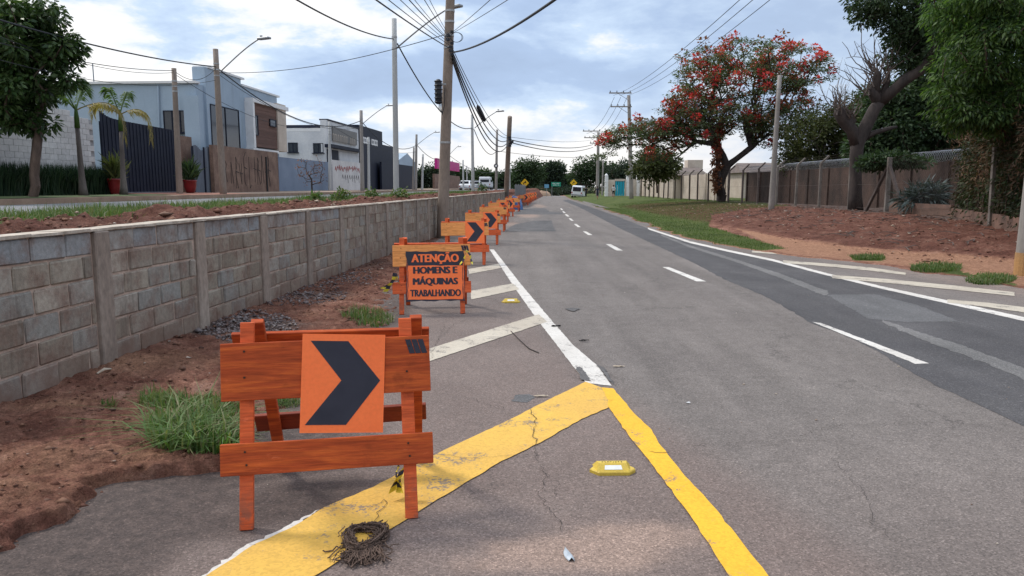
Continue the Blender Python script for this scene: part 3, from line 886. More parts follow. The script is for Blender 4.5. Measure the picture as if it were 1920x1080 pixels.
M_WHITER = basic('white_render', (.66, .66, .66), (.52, .53, .55), .7, speck=.06, bsc=9)
M_JOINT = basic('grey_joint', (.36, .35, .35), rough=.95)
M_NAVY = basic('navy_metal', (.010, .013, .026), (.015, .019, .036), 2, rough=.6, spec=.2)
M_GLASS = basic('dark_window_glass', (.012, .014, .020), (.03, .035, .045), 1, rough=.12, spec=.6)
M_BROWNC = basic('brown_cladding', (.17, .095, .075), (.13, .075, .06), 1.5, stretch=(1, 1, 6), vary=.18)
M_RUSTW = basic('unpainted_stained_wall', (.24, .155, .115), (.14, .085, .065), 1.6, speck=.2, bsc=14)
M_INK = basic('black_spray_paint', (.02, .018, .018), rough=.7)
M_REDINK = basic('red_spray_paint', (.34, .04, .035), rough=.7)
M_TIN = basic('corrugated_tin', (.17, .20, .24), (.12, .13, .16), 3, rough=.5, metal=.3, stretch=(1, 1, .3))
M_FRAME = basic('white_metal_trim', (.75, .74, .73), (.68, .67, .66), 4, rough=.5)
M_GREYP = basic('grey_sign_panel', (.15, .145, .14), (.19, .18, .17), 2, rough=.6)
M_CREAMW = basic('cream_render', (.58, .50, .42), (.46, .38, .31), .8, speck=.08, bsc=9)
M_PINK = basic('magenta_fascia', (.55, .02, .22), rough=.5)
# --- blue warehouse
b1 = root('warehouse', S(42, OFc, 1.3), 'pale blue two-storey warehouse with a projecting brown and white box window', 'building')
cor = S(39.3, OFc)
SIDE_N = -UV
def foot(pts, z0, z1, name, mat, parent): return MB().prism([(p.x, p.y) for p in pts], z0, z1).build(name, mat, parent)
foot([cor, S(49.2, OFc), S(49.2, OFc) - NV * 22, cor - NV * 22], 1.1, 6.9, 'wall', M_BLUE, b1)
rect(FC, NV, 385, 133, 451, 340, .14, .7, z=(1.3, 7.85)).build('wall', M_BLUE, b1)
rect(FC, NV, 451.6, 161, 520, 340, .06, .5, z=(1.3, 7.5)).build('wall', M_BLUE, b1)
rect(FC, NV, 384, 133, 451.5, 140, .20, .85, z=(7.84, 7.95)).build('parapet_capping', M_FRAME, b1)
rect(FC, NV, 451, 161, 520.5, 165, .12, .65, z=(7.49, 7.6)).build('parapet_capping', M_FRAME, b1)
MB().box((cor + (cor - NV * 22)) / 2 + Vector((0, 0, 6.95)) + UV * .1, (22.2, .5, .12), -UA).build('parapet_capping', M_FRAME, b1)
rect(cor, SIDE_N, 353, 180, 381, 345, .3, .4, z=(1.3, None)).build('pilaster', M_BLUE, b1)
def window(parent, C, N, x0, y0, x1, y1, proud=.02, nx=2, ny=1, frame=M_FRAME, glass=M_GLASS, fw=.05, sill=True):
    C = Vector(C); N = Vector(N)
    w = rect(C, N, x0, y0, x1, y1, proud - .008, .06).build('window', glass, parent)
    ym = (y0 + y1) / 2
    A, B = vp(x0, ym, C, N), vp(x1, ym, C, N); xm = (x0 + x1) / 2
    zt, zb = vp(xm, y0, C, N).z, vp(xm, y1, C, N).z
    T = Vector((B.x - A.x, B.y - A.y, 0)); L = T.length; T.normalize()
    Mx = Matrix((T, Vector((0, 0, 1)).cross(T), Vector((0, 0, 1)))).transposed()
    mid = (A + B) / 2; mid.z = 0
    f = MB()
    for k in range(nx + 1): f.box(mid + T * (-L / 2 + L * k / nx) + N * proud + Vector((0, 0, (zt + zb) / 2)), (fw, .05, zt - zb + fw), Mx)
    for k in range(ny + 1): f.box(mid + N * (proud + .003) + Vector((0, 0, zb + (zt - zb) * k / ny)), (L + fw, .05, fw), Mx)
    f.build('frame', frame, w)
    if sill: MB().box(mid + N * (proud + .06) + Vector((0, 0, zb - .06)), (L + .2, .18, .06), Mx).build('sill', frame, w)
    return w
window(b1, cor, SIDE_N, 308, 208, 354, 248, nx=3, frame=M_NAVY)
window(b1, FC + NV * .14, NV, 396, 202, 448, 281, nx=2, ny=1, frame=M_NAVY, sill=False)
FB = FC + NV * .5
boxw = rect(FB, NV, 477, 190, 521.5, 277, -.10, .5).build('box_window', M_BROWNC, b1)
for k in range(14):
    y0 = 190 + 87 * k / 14
    rect(FB, NV, 477.5, y0 + .4, 521, y0 + 87 / 14 - .4, -.085, .02).build('plank', M_BROWNC, boxw)
rect(FB, NV, 521.5, 196, 537, 284, 0, .6).build('box_side_panel', M_CREAMW, b1)
rect(FB, NV, 472, 183, 538, 190, .08, .7, z=(6.62, 6.86)).build('box_canopy', M_FRAME, b1)
rect(FB, NV, 473.5, 190, 477, 277, .06, .55).build('box_frame', M_FRAME, b1)
rect(FB, NV, 473.5, 277, 521, 281, .065, .55, z=(3.72, 3.9)).build('box_frame', M_FRAME, b1)
window(b1, FB - NV * .04, NV, 506, 225, 517, 237, nx=1, frame=M_NAVY, sill=False)
window(b1, FB - NV * .04, NV, 478, 217, 483, 253, nx=1, frame=M_NAVY, sill=False)
dpipe = MB(); a = vp(300, 200, cor, SIDE_N); b_ = vp(300, 300, cor, SIDE_N)
dpipe.tube([(a.x, a.y - .08, 6.8), (b_.x, b_.y - .08, 1.4)], .05, 8); dpipe.build('downpipe', M_BLUE, b1)
MB().tube([cor - NV * 6 + Vector((0, 1, 6.9)), cor - NV * 6 + Vector((0, 1, 8.1))], .03, 5).build('aerial', M_TIN, b1)
# --- graffiti wall in front of it
FW = FC + NV * .9
gw = rect(FW, NV, 401, 278, 522, 357, 0, .2, z=(1.2, 3.75)).build('graffiti_wall', M_RUSTW)
tag(gw, 'stained brown plaster wall covered in tall black graffiti letters', 'wall')
A0, B0 = vp(405, 320, FW, NV), vp(521, 320, FW, NV)
TT_ = (B0 - A0); TT_.z = 0; LW = TT_.length; TT_.normalize()
def stroke(mb, pts, w, C0, T_, N_, t=.012, m=0):
    for (u0, v0), (u1, v1) in zip(pts[:-1], pts[1:]):
        a = Vector((C0.x, C0.y, 0)) + T_ * u0 + Vector((0, 0, v0)) + N_ * (t / 2 + .002 + R.uniform(0, .004))
        b = Vector((C0.x, C0.y, 0)) + T_ * u1 + Vector((0, 0, v1)) + N_ * (t / 2 + .002)
        mb.beam(a, b, w, t, up=N_, m=m)
mbg = MB()
glyphs = [[(0, 0), (.3, 1), (.6, 0)], [(0, 0), (0, 1), (.45, .8), (.1, .5), (.5, 0)], [(.1, 1), (.1, 0), (.5, .1)], [(.5, 1), (0, .8), (.1, .1), (.5, .0)], [(0, 1), (.6, .95)], [(0, .6), (.5, .6)], [(0, 1), (.25, 0), (.5, 1)], [(.3, 1), (.3, 0)]]
u = .35
for gi in [3, 1, 0, 1, 6, 3, 2, 7, 1, 0, 5, 1]:
    gg = glyphs[gi]; hgt = R.uniform(1.1, 1.9); b_ = R.uniform(1.5, 1.85)
    stroke(mbg, [(u + x * .55 + R.uniform(-.10, .10), b_ + y * hgt) for x, y in gg], .024, A0, TT_, NV)
    if R.random() < .5: stroke(mbg, [(u, b_ + hgt * .55), (u + .4, b_ + hgt * .5)], .04, A0, TT_, NV)
    u += R.uniform(.45, .75)
    if u > LW - 1.3: break
mbg.build('graffiti', M_INK, gw)
MB().box(A0 + TT_ * (LW * .78) * 1.0 + NV * .02 + Vector((0, 0, 2.3 - A0.z)), (.16, .06, 2.2), UANG).build('metal_door_edge', M_INK, gw)
# --- corrugated tin gate
tg = root('tin_gate', vp(384, 355, FC + NV * .6, NV), 'blue grey corrugated tin gate between the dark gate and the graffiti wall', 'gate')
A_, B_ = vp(361, 320, FC + NV * .6, NV), vp(400, 320, FC + NV * .6, NV)
T_ = (B_ - A_); T_.z = 0; L_ = T_.length; T_.normalize()
mb = MB(); n = 34
for k in range(n):
    u0, u1 = L_ * k / n, L_ * (k + 1) / n
    o0 = NV * (.03 if k % 2 else -.03); o1 = NV * (-.03 if k % 2 else .03)
    a = Vector((A_.x, A_.y, 0)) + T_ * u0 + o0; b = Vector((A_.x, A_.y, 0)) + T_ * u1 + o1
    zt = 3.55 + .12 * math.sin(k * .3)
    mb.quad(a + Vector((0, 0, 1.25)), b + Vector((0, 0, 1.25)), b + Vector((0, 0, zt)), a + Vector((0, 0, zt)))
mb.build('tin_sheet', M_TIN, tg)
for k in (0, L_ * .52, L_): MB().box(Vector((A_.x, A_.y, 2.4)) + T_ * k + NV * .06, (.08, .06, 2.4), UANG).build('gate_post', M_NAVY, tg)
pr = rect(FC, NV, 337, 256, 358, 350, .1, .5, z=(1.2, None)).build('brick_pier', M_RUSTW); tag(pr, 'short brown plaster pier beside the dark sliding gate', 'pier')
# --- dark sliding gate and white wall
gt = root('sliding_gate', S(33.5, OFc, 1.3), 'tall navy slatted metal driveway gate between two palms', 'gate')
FG = FC + NV * .15
A_, B_ = vp(193, 300, FG, NV), vp(336, 300, FG, NV)
T_ = (B_ - A_); T_.z = 0; L_ = T_.length; T_.normalize(); base_ = Vector((A_.x, A_.y, 0))
n = 46
for half in (0, 1):
    mb = MB()
    for k in range(n // 2):
        kk = half * (n // 2) + k
        zt = 4.42 - .12 * kk / n + (.25 * math.exp(-kk / 2.5))
        mb.box(base_ + T_ * (L_ * (kk + .5) / n) + NV * (.02 if kk % 2 else 0) + Vector((0, 0, (zt + 1.32) / 2)), (L_ / n * .86, .05, zt - 1.32), UANG)
    mb.build('gate_leaf', M_NAVY, gt, kind='stuff')
MB().box(base_ + T_ * (L_ / 2) - NV * .05 + Vector((0, 0, 2.8)), (L_, .03, 2.9), UANG).build('backing_sheet', M_NAVY, gt)
MB().box(base_ + T_ * (L_ / 2) + NV * .03 + Vector((0, 0, 1.34)), (L_, .12, .06), UANG).build('track', M_TIN, gt)
ww = root('white_wall', S(26, OFc, 1.3), 'white painted block boundary wall behind the strappy hedge', 'wall')
y0w, y1w = 22.0, 30.55
MB().box(S((y0w + y1w) / 2, OFc + .1, 2.95 - .25), ((y1w - y0w) / .9978, .16, 3.1), UANG).build('mortar_core', M_JOINT, ww)
wm = MB().box((0, 0, 0), (.435, .12, .207), None, bev=.006).build('block', M_WHITEW, ww, world=False)
first = True
for row in range(16):
    z = 1.42 + row * .213
    pos = y0w + (.22 if row % 2 else 0)
    yend = y1w if z < 4.2 else y1w - (z - 4.2) * 5
    while pos + .40 < yend:
        if z > 1.3:
            ob = wm if first else wm.copy()
            if not first: COL.objects.link(ob); ob.parent = ww
            first = False
            ob.location = S(pos + .22, OFc + .03 + R.uniform(-.003, .003), z) - Vector(ww.location)
            ob.rotation_euler = (0, 0, UANG)
        pos += .447
MB().box(S((y0w + 28.4) / 2, OFc + .06, 4.79), (28.4 - y0w, .24, .08), UANG).build('capping', M_WHITEW, ww)
MB().box(S(23.55, OFc - .06, 2.62), (.8, .10, .95), UANG).build('meter_box', M_NAVY, ww)
# --- low blue wall and the white unit behind
bw = rect(FC + NV * .3, NV, 523, 303, 622, 356, 0, .2, z=(1.2, 3.55)).build('low_blue_wall', M_BLUE2); tag(bw, 'plain mid blue garden wall right of the graffiti wall', 'wall')
b2 = root('office_unit', S(62, OFc, 1.3), 'white commercial unit with a long grey sign panel over its doors', 'building')
yA, yB = vp(612, 300, FC, NV).y, vp(671, 300, FC, NV).y
foot([S(yA, OFc), S(yB, OFc), S(yB, OFc) - NV * 20, S(yA, OFc) - NV * 20], 1.1, 6.0, 'wall', M_WHITER, b2)
rect(FC, NV, 611.5, 235, 671, 350, .1, .5, z=(1.3, 6.9)).build('wall', M_WHITER, b2)
rect(FC, NV, 611, 232, 671, 236, .16, .7, z=(6.89, 7.0)).build('parapet_capping', M_NAVY, b2)
sg = rect(FC + NV * .1, NV, 622, 243, 667, 268, .12, .12).build('sign_panel', M_GREYP, b2)
A_, B_ = vp(622, 255, FC + NV * .22, NV), vp(667, 255, FC + NV * .22, NV)
T_ = (B_ - A_); T_.z = 0; L_ = T_.length; T_.normalize()
mb = MB()
for k in range(11):
    if k in (7,): continue
    u = .5 + (L_ - 1.0) * k / 10
    zc_ = 5.55 + (R.uniform(-.1, .1) if k > 7 else 0)
    stroke(mb, [(u - .2, zc_ - .35), (u - .2 + R.choice([0, .2]), zc_ + .35), (u + .2, zc_ + .3), (u + .1, zc_ - .35)], .06, Vector((A_.x, A_.y, 0)), T_, NV)
mb.build('lettering', M_CREAMW, sg, kind='stuff')
rect(FC + NV * .1, NV, 611, 272, 671, 278, .5, .6, z=(4.72, 4.98)).build('awning', M_NAVY, b2)
rect(FC + NV * .1, NV, 614, 281, 620, 345, .03, .06, z=(1.3, 4.6)).build('door', M_NAVY, b2)
rect(FC + NV * .1, NV, 623, 279, 635, 345, .03, .06, z=(1.3, 4.6)).build('door', M_NAVY, b2)
rect(FC + NV * .1, NV, 636.5, 279, 669, 345, .05, .06, z=(1.3, 4.55)).build('roller_shutter', M_WHITER, b2)
c2 = S(yA, OFc)
w2 = MB().box((c2 - NV * 10.2) + UV * .15 + Vector((0, 0, 6.12)), (20, .3, .28), -UA).build('roof_edge', M_FRAME, b2)
window(b2, c2, SIDE_N, 541, 268, 558, 285, frame=M_NAVY)
window(b2, c2, SIDE_N, 588, 269, 606, 286, frame=M_NAVY)
# --- white wall with red graffiti
FW2 = FC + NV * .5
rw = rect(FW2, NV, 624, 305, 680, 356, 0, .2, z=(1.2, 3.75)).build('plaster_wall', M_WHITEW); tag(rw, 'whitish plaster wall with red painted scrawl in front of the signed unit', 'wall')
A_, B_ = vp(624, 320, FW2, NV), vp(680, 320, FW2, NV); T_ = (B_ - A_); T_.z = 0; L_ = T_.length; T_.normalize()
mb = MB()
for k in range(15):
    u = .6 + (L_ - 1.6) * k / 15
    stroke(mb, [(u, 2.9 + R.uniform(0, .2)), (u + .2, 3.5 - R.uniform(0, .3)), (u + .35, 2.9 + R.uniform(-.1, .3))], .10, Vector((A_.x, A_.y, 0)), T_, NV)
mb.build('graffiti', M_REDINK, rw)
mb = MB()
for k in range(8):
    u = 2.5 + (L_ - 3.5) * k / 8
    stroke(mb, [(u, 2.3), (u + .2, 2.6), (u + .4, 2.0 + R.uniform(-.1, .3))], .06, Vector((A_.x, A_.y, 0)), T_, NV)
mb.build('graffiti', M_INK, rw)
# --- navy unit and what follows
b3 = root('navy_unit', S(75, OFc, 1.3), 'tall dark navy commercial unit with small white letters near its top', 'building')
yA, yB = vp(672, 300, FC, NV).y, vp(716, 300, FC, NV).y
foot([S(yA, OFc - .1), S(yB, OFc - .1), S(yB, OFc) - NV * 18, S(yA, OFc) - NV * 18], 1.1, 7.3, 'wall', M_NAVY, b3)
foot([S(yB, OFc - .05), S(yB + 8, OFc - .05), S(yB + 8, OFc) - NV * 15, S(yB + .01, OFc) - NV * 15], 1.1, 6.0, 'wall', M_NAVY, b3)
FN = S(yA, OFc - .1)
A_, B_ = vp(681, 265, FN, NV), vp(708, 270, FN, NV); T_ = (B_ - A_); T_.z = 0; L_ = T_.length; T_.normalize()
mb = MB()
for k in range(9):
    if k == 4: continue
    u = L_ * k / 9
    stroke(mb, [(u, 5.75), (u + .1, 6.25), (u + .55, 6.2), (u + .5, 5.75), (u + .1, 5.8)], .14, Vector((A_.x, A_.y, 0)), T_, NV)
mb.build('lettering', M_FRAME, b3, kind='stuff')
nw = rect(FC + NV * .6, NV, 716, 314, 776, 356, 0, .2, z=(1.2, 4.1)).build('dark_wall', M_NAVY); tag(nw, 'long dark navy boundary wall beyond the navy unit', 'wall')
b4 = root('gable_unit', S(105, OFc + 3, 1.3), 'low grey-blue unit with a shallow gable beyond the navy wall', 'building')
yA, yB = 96, 108
foot([S(yA, OFc + 2), S(yB, OFc + 2), S(yB, OFc + 2) - NV * 10, S(yA, OFc + 2) - NV * 10], 1.1, 4.9, 'wall', M_BLUE, b4)
mb = MB(); a, b_ = S(yA, OFc + 2, 4.9), S(yB, OFc + 2, 4.9); c_ = (a + b_) / 2 + Vector((0, 0, 1.2))
mb.slab((0, 0, 0), (1, 0, 0), (0, 1, 0), (0, 0, 1), [(0, 0), (.01, 0), (0, .01)], .01)
mb = MB(); i0 = [a, b_, c_, a - NV * 10, b_ - NV * 10, c_ - NV * 10]
mb.v = [tuple(v) for v in i0]; mb.f = [(0, 1, 2), (3, 5, 4), (0, 2, 5, 3), (1, 4, 5, 2), (0, 3, 4, 1)]; mb.mi = [0] * 5
mb.build('gable_roof', M_BLUE, b4)
fs = MB().box(S(122, OFc - .5, 5.0), (24, .4, 1.5), UANG).build('fuel_station_canopy', M_PINK); tag(fs, 'bright magenta canopy edge far down the left street', 'canopy')
cw = MB().box(S(118, OFc - 1, 2.3), (26, .3, 2.2), UANG).build('far_plaster_wall', M_RUSTW); tag(cw, 'brownish plaster wall under the magenta canopy', 'wall')
# ------------------------------------------------------------------ poles
M_CONC = basic('weathered_concrete_pole', (.27, .215, .175), (.20, .155, .125), 1.4, speck=.14, bsc=18, stretch=(1, 1, .35), bmp=.3)
M_CONCW = basic('pale_concrete_pole', (.46, .46, .45), (.38, .38, .37), 1.2, speck=.08, bsc=20, stretch=(1, 1, .3))
M_CONCG = basic('grey_concrete_pole', (.30, .27, .25), (.22, .20, .18), 1.4, speck=.12, bsc=20, stretch=(1, 1, .3))
M_STEEL = basic('galvanised_steel', (.32, .33, .34), (.26, .27, .28), 4, rough=.45, metal=.5)
M_BLACKP = basic('black_plastic', (.018, .02, .026), (.03, .032, .04), 6, rough=.5)
M_CABLE = basic('cable_sheath', (.035, .038, .045), rough=.6)
M_BAND = basic('steel_band', (.45, .45, .45), (.3, .3, .3), 9, rough=.5, metal=.4)
M_YBASE = basic('ochre_pole_base', (.42, .23, .09), (.33, .20, .10), 3, speck=.2)
def pole(name, base, top, r0, r1, mat, label, cat='utility pole', group=None, arm=None, bands=(), seg=14, lamp=True, cross=(), zb=None):
    base, top = Vector(base), Vector(top)
    t = root(name, base, label, cat, group)
    down = (base - top).normalized()
    pts = [base + down * .5 + (top - base + (-down) * 0) * (k / 8) for k in range(8)] + [top]
    n = len(pts)
    MB().tube(pts, [r0 + (r1 - r0) * k / (n - 1) for k in range(n)], seg).build('shaft', mat, t, smooth=True)
    for f in bands:
        p = base + (top - base) * f; r = r0 + (r1 - r0) * f + .008
        MB().tube([p - Vector((0, 0, .03)), p + Vector((0, 0, .03))], r, 12).build('band', M_BAND, t)
    if arm:
        a, b = Vector(arm[0]), Vector(arm[1])
        pts = []
        for k in range(11):
            f = k / 10
            # straight rise, then bending level
            e = a + (b - a) * f
            e.z = a.z + (b.z - a.z) * (1 - (1 - f) ** 2.2 * (1 - .25 * f)) if False else a.z + (b.z - a.z) * min(1.0, f * 1.16 - .16 * f * f * f)
            pts.append(e)
        am = MB().tube(pts, .028, 8).build('lamp_arm', M_STEEL, t, smooth=True)
        d = (b - a); d.z = 0; d.normalize()
        hm = MB()
        ang = math.atan2(d.y, d.x)
        hm.box(b + d * .28 + Vector((0, 0, .0)), (.62, .24, .09), ang, bev=.03)
        hm.box(b + d * .02 + Vector((0, 0, .01)), (.22, .12, .10), ang, bev=.02)
        if lamp: hm.box(b + d * .12 + Vector((0, 0, .09)), (.08, .08, .09), ang)
        hm.build('lamp_head', M_STEEL, t)
    for (z, x0, x1, yy) in cross:
        c = Vector((0, 0, 0)); px_ = base.x + (top.x - base.x) * (z - base.z) / (top.z - base.z); py_ = base.y + (top.y - base.y) * (z - base.z) / (top.z - base.z)
        ca = MB().box((px_ + (x0 + x1) / 2, py_ - r0 * .9, z), (x1 - x0, .10, .12), yy).build('crossarm', mat, t)
        k = x0 + .12
        while k < x1:
            MB().lathe((px_ + k * math.cos(yy), py_ - r0 * .9 + k * math.sin(yy), z + .05), [(.03, 0), (.055, .05), (.03, .09), (.06, .13), (.02, .2)], 8).build('insulator', M_BLACKP, ca)
            k += max(.35, (x1 - x0 - .24) / 3.01)
        if x1 - x0 > 1: MB().beam((px_ + x0 * .55, py_ - r0 * .8, z - .05), (px_, py_ - r0 * .8, z - .75), .04, .04, up=(0, 1, 0)).build('brace', M_STEEL, t)
    return t
YM = 22.6
mpole = pole('utility_pole', gp(829, 446), dp(848, -110, YM), .185, .125, M_CONC, 'tall brown concrete pole standing at the foot of the block wall with the cable bundles', bands=(.34, .66, .70, .745, .78, .86), seg=18)
# its clamps and spare cable coil
mb = MB()
for k in range(7): mb.box(dp(846 + R.uniform(-7, 7), 62 + k * 7, YM) + Vector((0, -.16, 0)), (.10, .08, .07), R.uniform(0, 1))
mb.build('cable_clamp', M_BLACKP, mpole, kind='stuff')
mb = MB(); c = dp(856, 70, YM)
for q in range(2): mb.tube([c + Vector((math.cos(a * .4) * (.16 + .03 * q), 0, math.sin(a * .4) * (.14))) for a in range(17)], .008, 5, cap=False)
mb.build('cable_loop', M_CABLE, mpole)
white1 = pole('median_pole', (dp(743, 361, 29.3).x, 29.3, 1.15), dp(739, 35, 29.3), .115, .095, M_CONCW, 'pale new concrete pole on the median, nearest of the pale ones', group='pale concrete poles on the median', arm=(dp(744, 90, 29.3), dp(842, 15, 27.5)), bands=(.84, .9))
white2 = pole('median_pole', (dp(887, 356, 54).x, 54, 1.1), dp(885, 215, 54), .12, .095, M_CONCW, 'pale concrete pole on the median seen between the brown pole and the far lamp posts', group='pale concrete poles on the median', arm=(dp(890, 240, 54), dp(932, 209, 52.5)), bands=(.82,))
p3 = pole('median_pole', (dp(930, 356, 74).x, 74, 1.05), dp(932, 243, 74), .14, .11, M_CONCG, 'grey median pole carrying a small round sign half way up', group=None)
MB().tube([dp(930, 311, 73.7), dp(930, 311, 73.6)], .22, 20).build('round_sign', M_BLACKP, p3)
MB().tube([dp(930, 311, 73.59), dp(930, 311, 73.57)], .12, 20).build('round_sign_centre', M_FRAME, p3)
pole('median_pole', (dp(956, 356, 82).x, 86, 1.0), dp(955, 306, 86), .10, .08, M_CONCW, 'short pale pole far down the median past the leaning pole', arm=None)
p5 = pole('utility_pole', gp(948, 392), dp(956, 219, 49.5), .19, .15, M_CONC, 'brown leaning concrete pole further along the wall where the cables cross the road', bands=(.72, .78))
mb = MB()
for k in range(5): mb.box(dp(957 + R.uniform(-2, 3), 258 + k * 4, 49.3) + Vector((0, -.2, 0)), (.2, .12, .12), R.uniform(0, 1))
mb.build('cable_clamp', M_BLACKP, p5, kind='stuff')
def spole(px, ptop, off, r, lab, armto=None, pxt=None, armfrom=None, mat=M_CONCG):
    Y = off / ((960 - px) / FPX + SL)
    b = S(Y, off, 1.27); tp = dp(pxt or px, ptop, Y)
    arm = None
    if armto: arm = (dp(px if armfrom is None else armfrom[0], (ptop + (armto[1] - ptop) + 60 * 33 / Y) if armfrom is None else armfrom[1], Y), dp(armto[0], armto[1], Y - 1))
    return pole('street_pole', b, tp, r, r * .72, mat, lab, arm=arm, bands=(.82, .86, .9)), Y
GP = 'concrete poles along the left pavement'
pa, YA_ = spole(423, 92, OW + 11.6, .16, 'concrete lamp pole in front of the graffiti wall', (486, 73), pxt=404, armfrom=(416, 132), mat=M_CONC)
pb, YB_ = spole(342, 128, OW + 12.8, .14, 'plain concrete pole at the right end of the dark gate', pxt=326, mat=M_CONC)
pc, YC_ = spole(682, 207, OW + 11.8, .17, 'lamp pole in front of the white wall with red scrawl', (726, 198), pxt=677, armfrom=(680, 232))
pd, YD_ = spole(694, 257, OW + 12.2, .13, 'thin pale pole just right of the lamp pole before the navy unit', pxt=691, mat=M_CONCW)
pe, YE_ = spole(621, 228, OW + 14.0, .13, 'thin pale pole against the left end of the signed unit', pxt=618, mat=M_CONCW)
pf, YF_ = spole(781, 252, OW + 11.6, .16, 'lamp pole in front of the dark navy boundary wall', (815, 248), armfrom=(783, 271))
pg, YG_ = spole(776, 276, OW + 11.9, .12, 'shorter pole beside the lamp pole at the navy wall', mat=M_CONCG)
ph_, YH_ = spole(793, 289, OW + 12.0, .14, 'far slim pole in front of the magenta canopy', mat=M_CONCW)
pi_, YI_ = spole(841, 286, OW + 11.6, .16, 'farthest street lamp pole, mostly hidden behind the brown pole', (858, 275), armfrom=(843, 290))
pole('street_pole', (dp(869, 356, 100).x, 100, 1.0), dp(868, 300, 100), .14, .10, M_CONCW, 'thin white pole rising from the parked cars far left of the road')
pole('street_pole', (dp(876, 356, 120).x, 120, 1.0), dp(875, 311, 120), .13, .09, M_CONCW, 'very distant thin pole right of the thin white one')
# right side of the road
YR1, YR2, YR3 = 80, 105, 37.0
pr1 = pole('power_pole', (dp(1184, 366, YR1).x, YR1, vergeZ(dp(1184, 366, YR1).x, YR1)), dp(1179, 179, YR1), .24, .17, M_CONCG, 'tall grey power pole with two crossarms in front of the cyan gate wall', cross=((11.35, -2.1, .25, 0), (9.95, -2.0, .25, 0)))
pr2 = pole('power_pole', (dp(1120, 368, YR2).x, YR2, .1), dp(1122, 248, YR2), .24, .18, M_CONCG, 'distant power pole with stacked crossarms rising behind the flowering branches', cross=((9.25, -2.2, .25, 0), (8.35, -2.0, .25, 0), (7.6, -1.2, .2, 0)))
pr3 = pole('utility_pole', (dp(1446, 392, YR3).x, YR3, vergeZ(dp(1446, 392, YR3).x, YR3)), dp(1462, 141, YR3), .155, .10, M_CONCG, 'leaning concrete pole standing in front of the wire fence right of the flame tree', bands=(.9,))
pole('utility_pole', (dp(1129, 368, 112).x, 112, .1), dp(1131, 300, 112), .14, .10, M_CONCG, 'slim distant pole just right of the far power pole')
b = gp(1919, 517)
pr4 = pole('utility_pole', b, b + Vector((.12, 0, 8.2)), .16, .12, M_CONCG, 'concrete pole with an ochre painted foot at the right edge of the view', cross=((4.35, -.5, .5, .3), (3.75, -.5, .5, .3)))
MB().tube([b - Vector((0, 0, .3)), b + Vector((.005, 0, .42))], .166, 16).build('painted_base', M_YBASE, pr4)
# ------------------------------------------------------------------ cables
def cable(a, b, sag, r, label, group=None, n=22, cat='cable', bundle=None):
    a, b = Vector(a), Vector(b)
    pts = []
    for k in range(n + 1):
        f = k / n
        p = a + (b - a) * f
        p.z -= 4 * sag * f * (1 - f)
        pts.append(p)
    o = MB().tube(pts, r, 5, cap=False).build('cable', M_CABLE, smooth=True)
    return tag(o, label, cat, group)
cable(dp(330, -150, 12), dp(738, 73, 29.3), .35, .022, 'thick black cable coming from the upper left to the top of the nearest pale pole')
cable(dp(745, 82, 29.3), dp(884, 240, 54), 1.0, .028, 'thick sagging cable from the nearest pale pole to the next pale pole')
cable(dp(889, 243, 54), dp(931, 283, 74), .9, .028, 'sagging cable between the second pale pole and the pole with the round sign')
GA = 'overhead cables running up to the top of the tall brown pole'
for k, (x0, y0, y1, r) in enumerate([(560, -106, 90, .020), (585, -118, 84, .012), (640, -108, 80, .010), (675, -105, 76, .014), (700, -100, 74, .008), (735, -104, 70, .010), (752, -110, 66, .008)]):
    cable(dp(x0, y0, 8), dp(842, y1, YM), .05, r * .7, ('thick lowest cable of the fan coming down to the tall brown pole' if k == 0 else 'second lowest cable of the fan coming down to the tall brown pole' if k == 1 else 'topmost thin wire of the fan coming down to the tall brown pole' if k == 6 else 'thin wire within the fan coming down to the tall brown pole'), GA)
cable(dp(1172, -100, 8.5), dp(849, 98, YM), .22, .024, 'thick black cable slanting up to the right from the tall brown pole')
cable(dp(1000, -74, 9), dp(849, 60, YM), .02, .007, 'upper thin wire slanting right from the tall brown pole to the top of the view')
cable(dp(1045, -60, 9), dp(849, 62, YM), .02, .007, 'lower thin wire slanting right from the tall brown pole')
GB = 'bundle of black cables between the two brown poles'
for k, (y0, y1, sag, r) in enumerate([(96, 258, .75, .016), (101, 261, 1.0, .024), (106, 264, 1.25, .026), (112, 267, 1.45, .024), (90, 256, .55, .012)]):
    cable(dp(848, y0, YM), dp(954, y1, 49.5), sag, r, ('thin uppermost wire of the sagging bundle between the brown poles' if k == 4 else 'lowest hanging cable of the bundle between the brown poles' if k == 3 else 'black cable inside the sagging bundle between the two brown poles'), GB)
a = dp(901, 213, 33)
o = MB().tube([a + Vector((-.12, -.3, .32)), a + Vector((-.09, -.2, .25)), a + Vector((.03, 0, 0)), a + Vector((.15, .3, -.25)), a + Vector((.18, .35, -.3))], [.03, .09, .10, .09, .03], 10).build('splice_closure', M_BLACKP, smooth=True); tag(o, 'black splice closure hanging in the cable bundle right of the brown pole', 'cable closure')
sc_ = root('splice_closure', dp(822, 172, YM), 'dark splice closure with looped cables beside the tall brown pole', 'cable closure')
c = dp(822, 172, YM)
MB().tube([c + Vector((0, 0, -.36)), c + Vector((0, 0, -.33)), c + Vector((0, 0, .30)), c + Vector((0, 0, .36))], [.05, .105, .105, .05], 12).build('closure_body', M_BLACKP, sc_, smooth=True)
mb = MB()
for k in range(6): mb.tube([c + Vector((.11 * math.cos(t_), -.02 + .11 * math.sin(t_), -.3 + .12 * k)) for t_ in [i_ * .55 for i_ in range(12)]], .016, 5, cap=False)
for k in range(4): mb.tube([c + Vector((.02 + .03 * k, 0, -.34)), c + Vector((.0 + .03 * k, 0, -.5)), c + Vector((.10, .02, -.62 - .02 * k)), c + Vector((.17, .02, -.4)), c + Vector((.19, .02, .1))], .010, 5, cap=False)
mb.build('cable_loop', M_BLACKP, sc_)
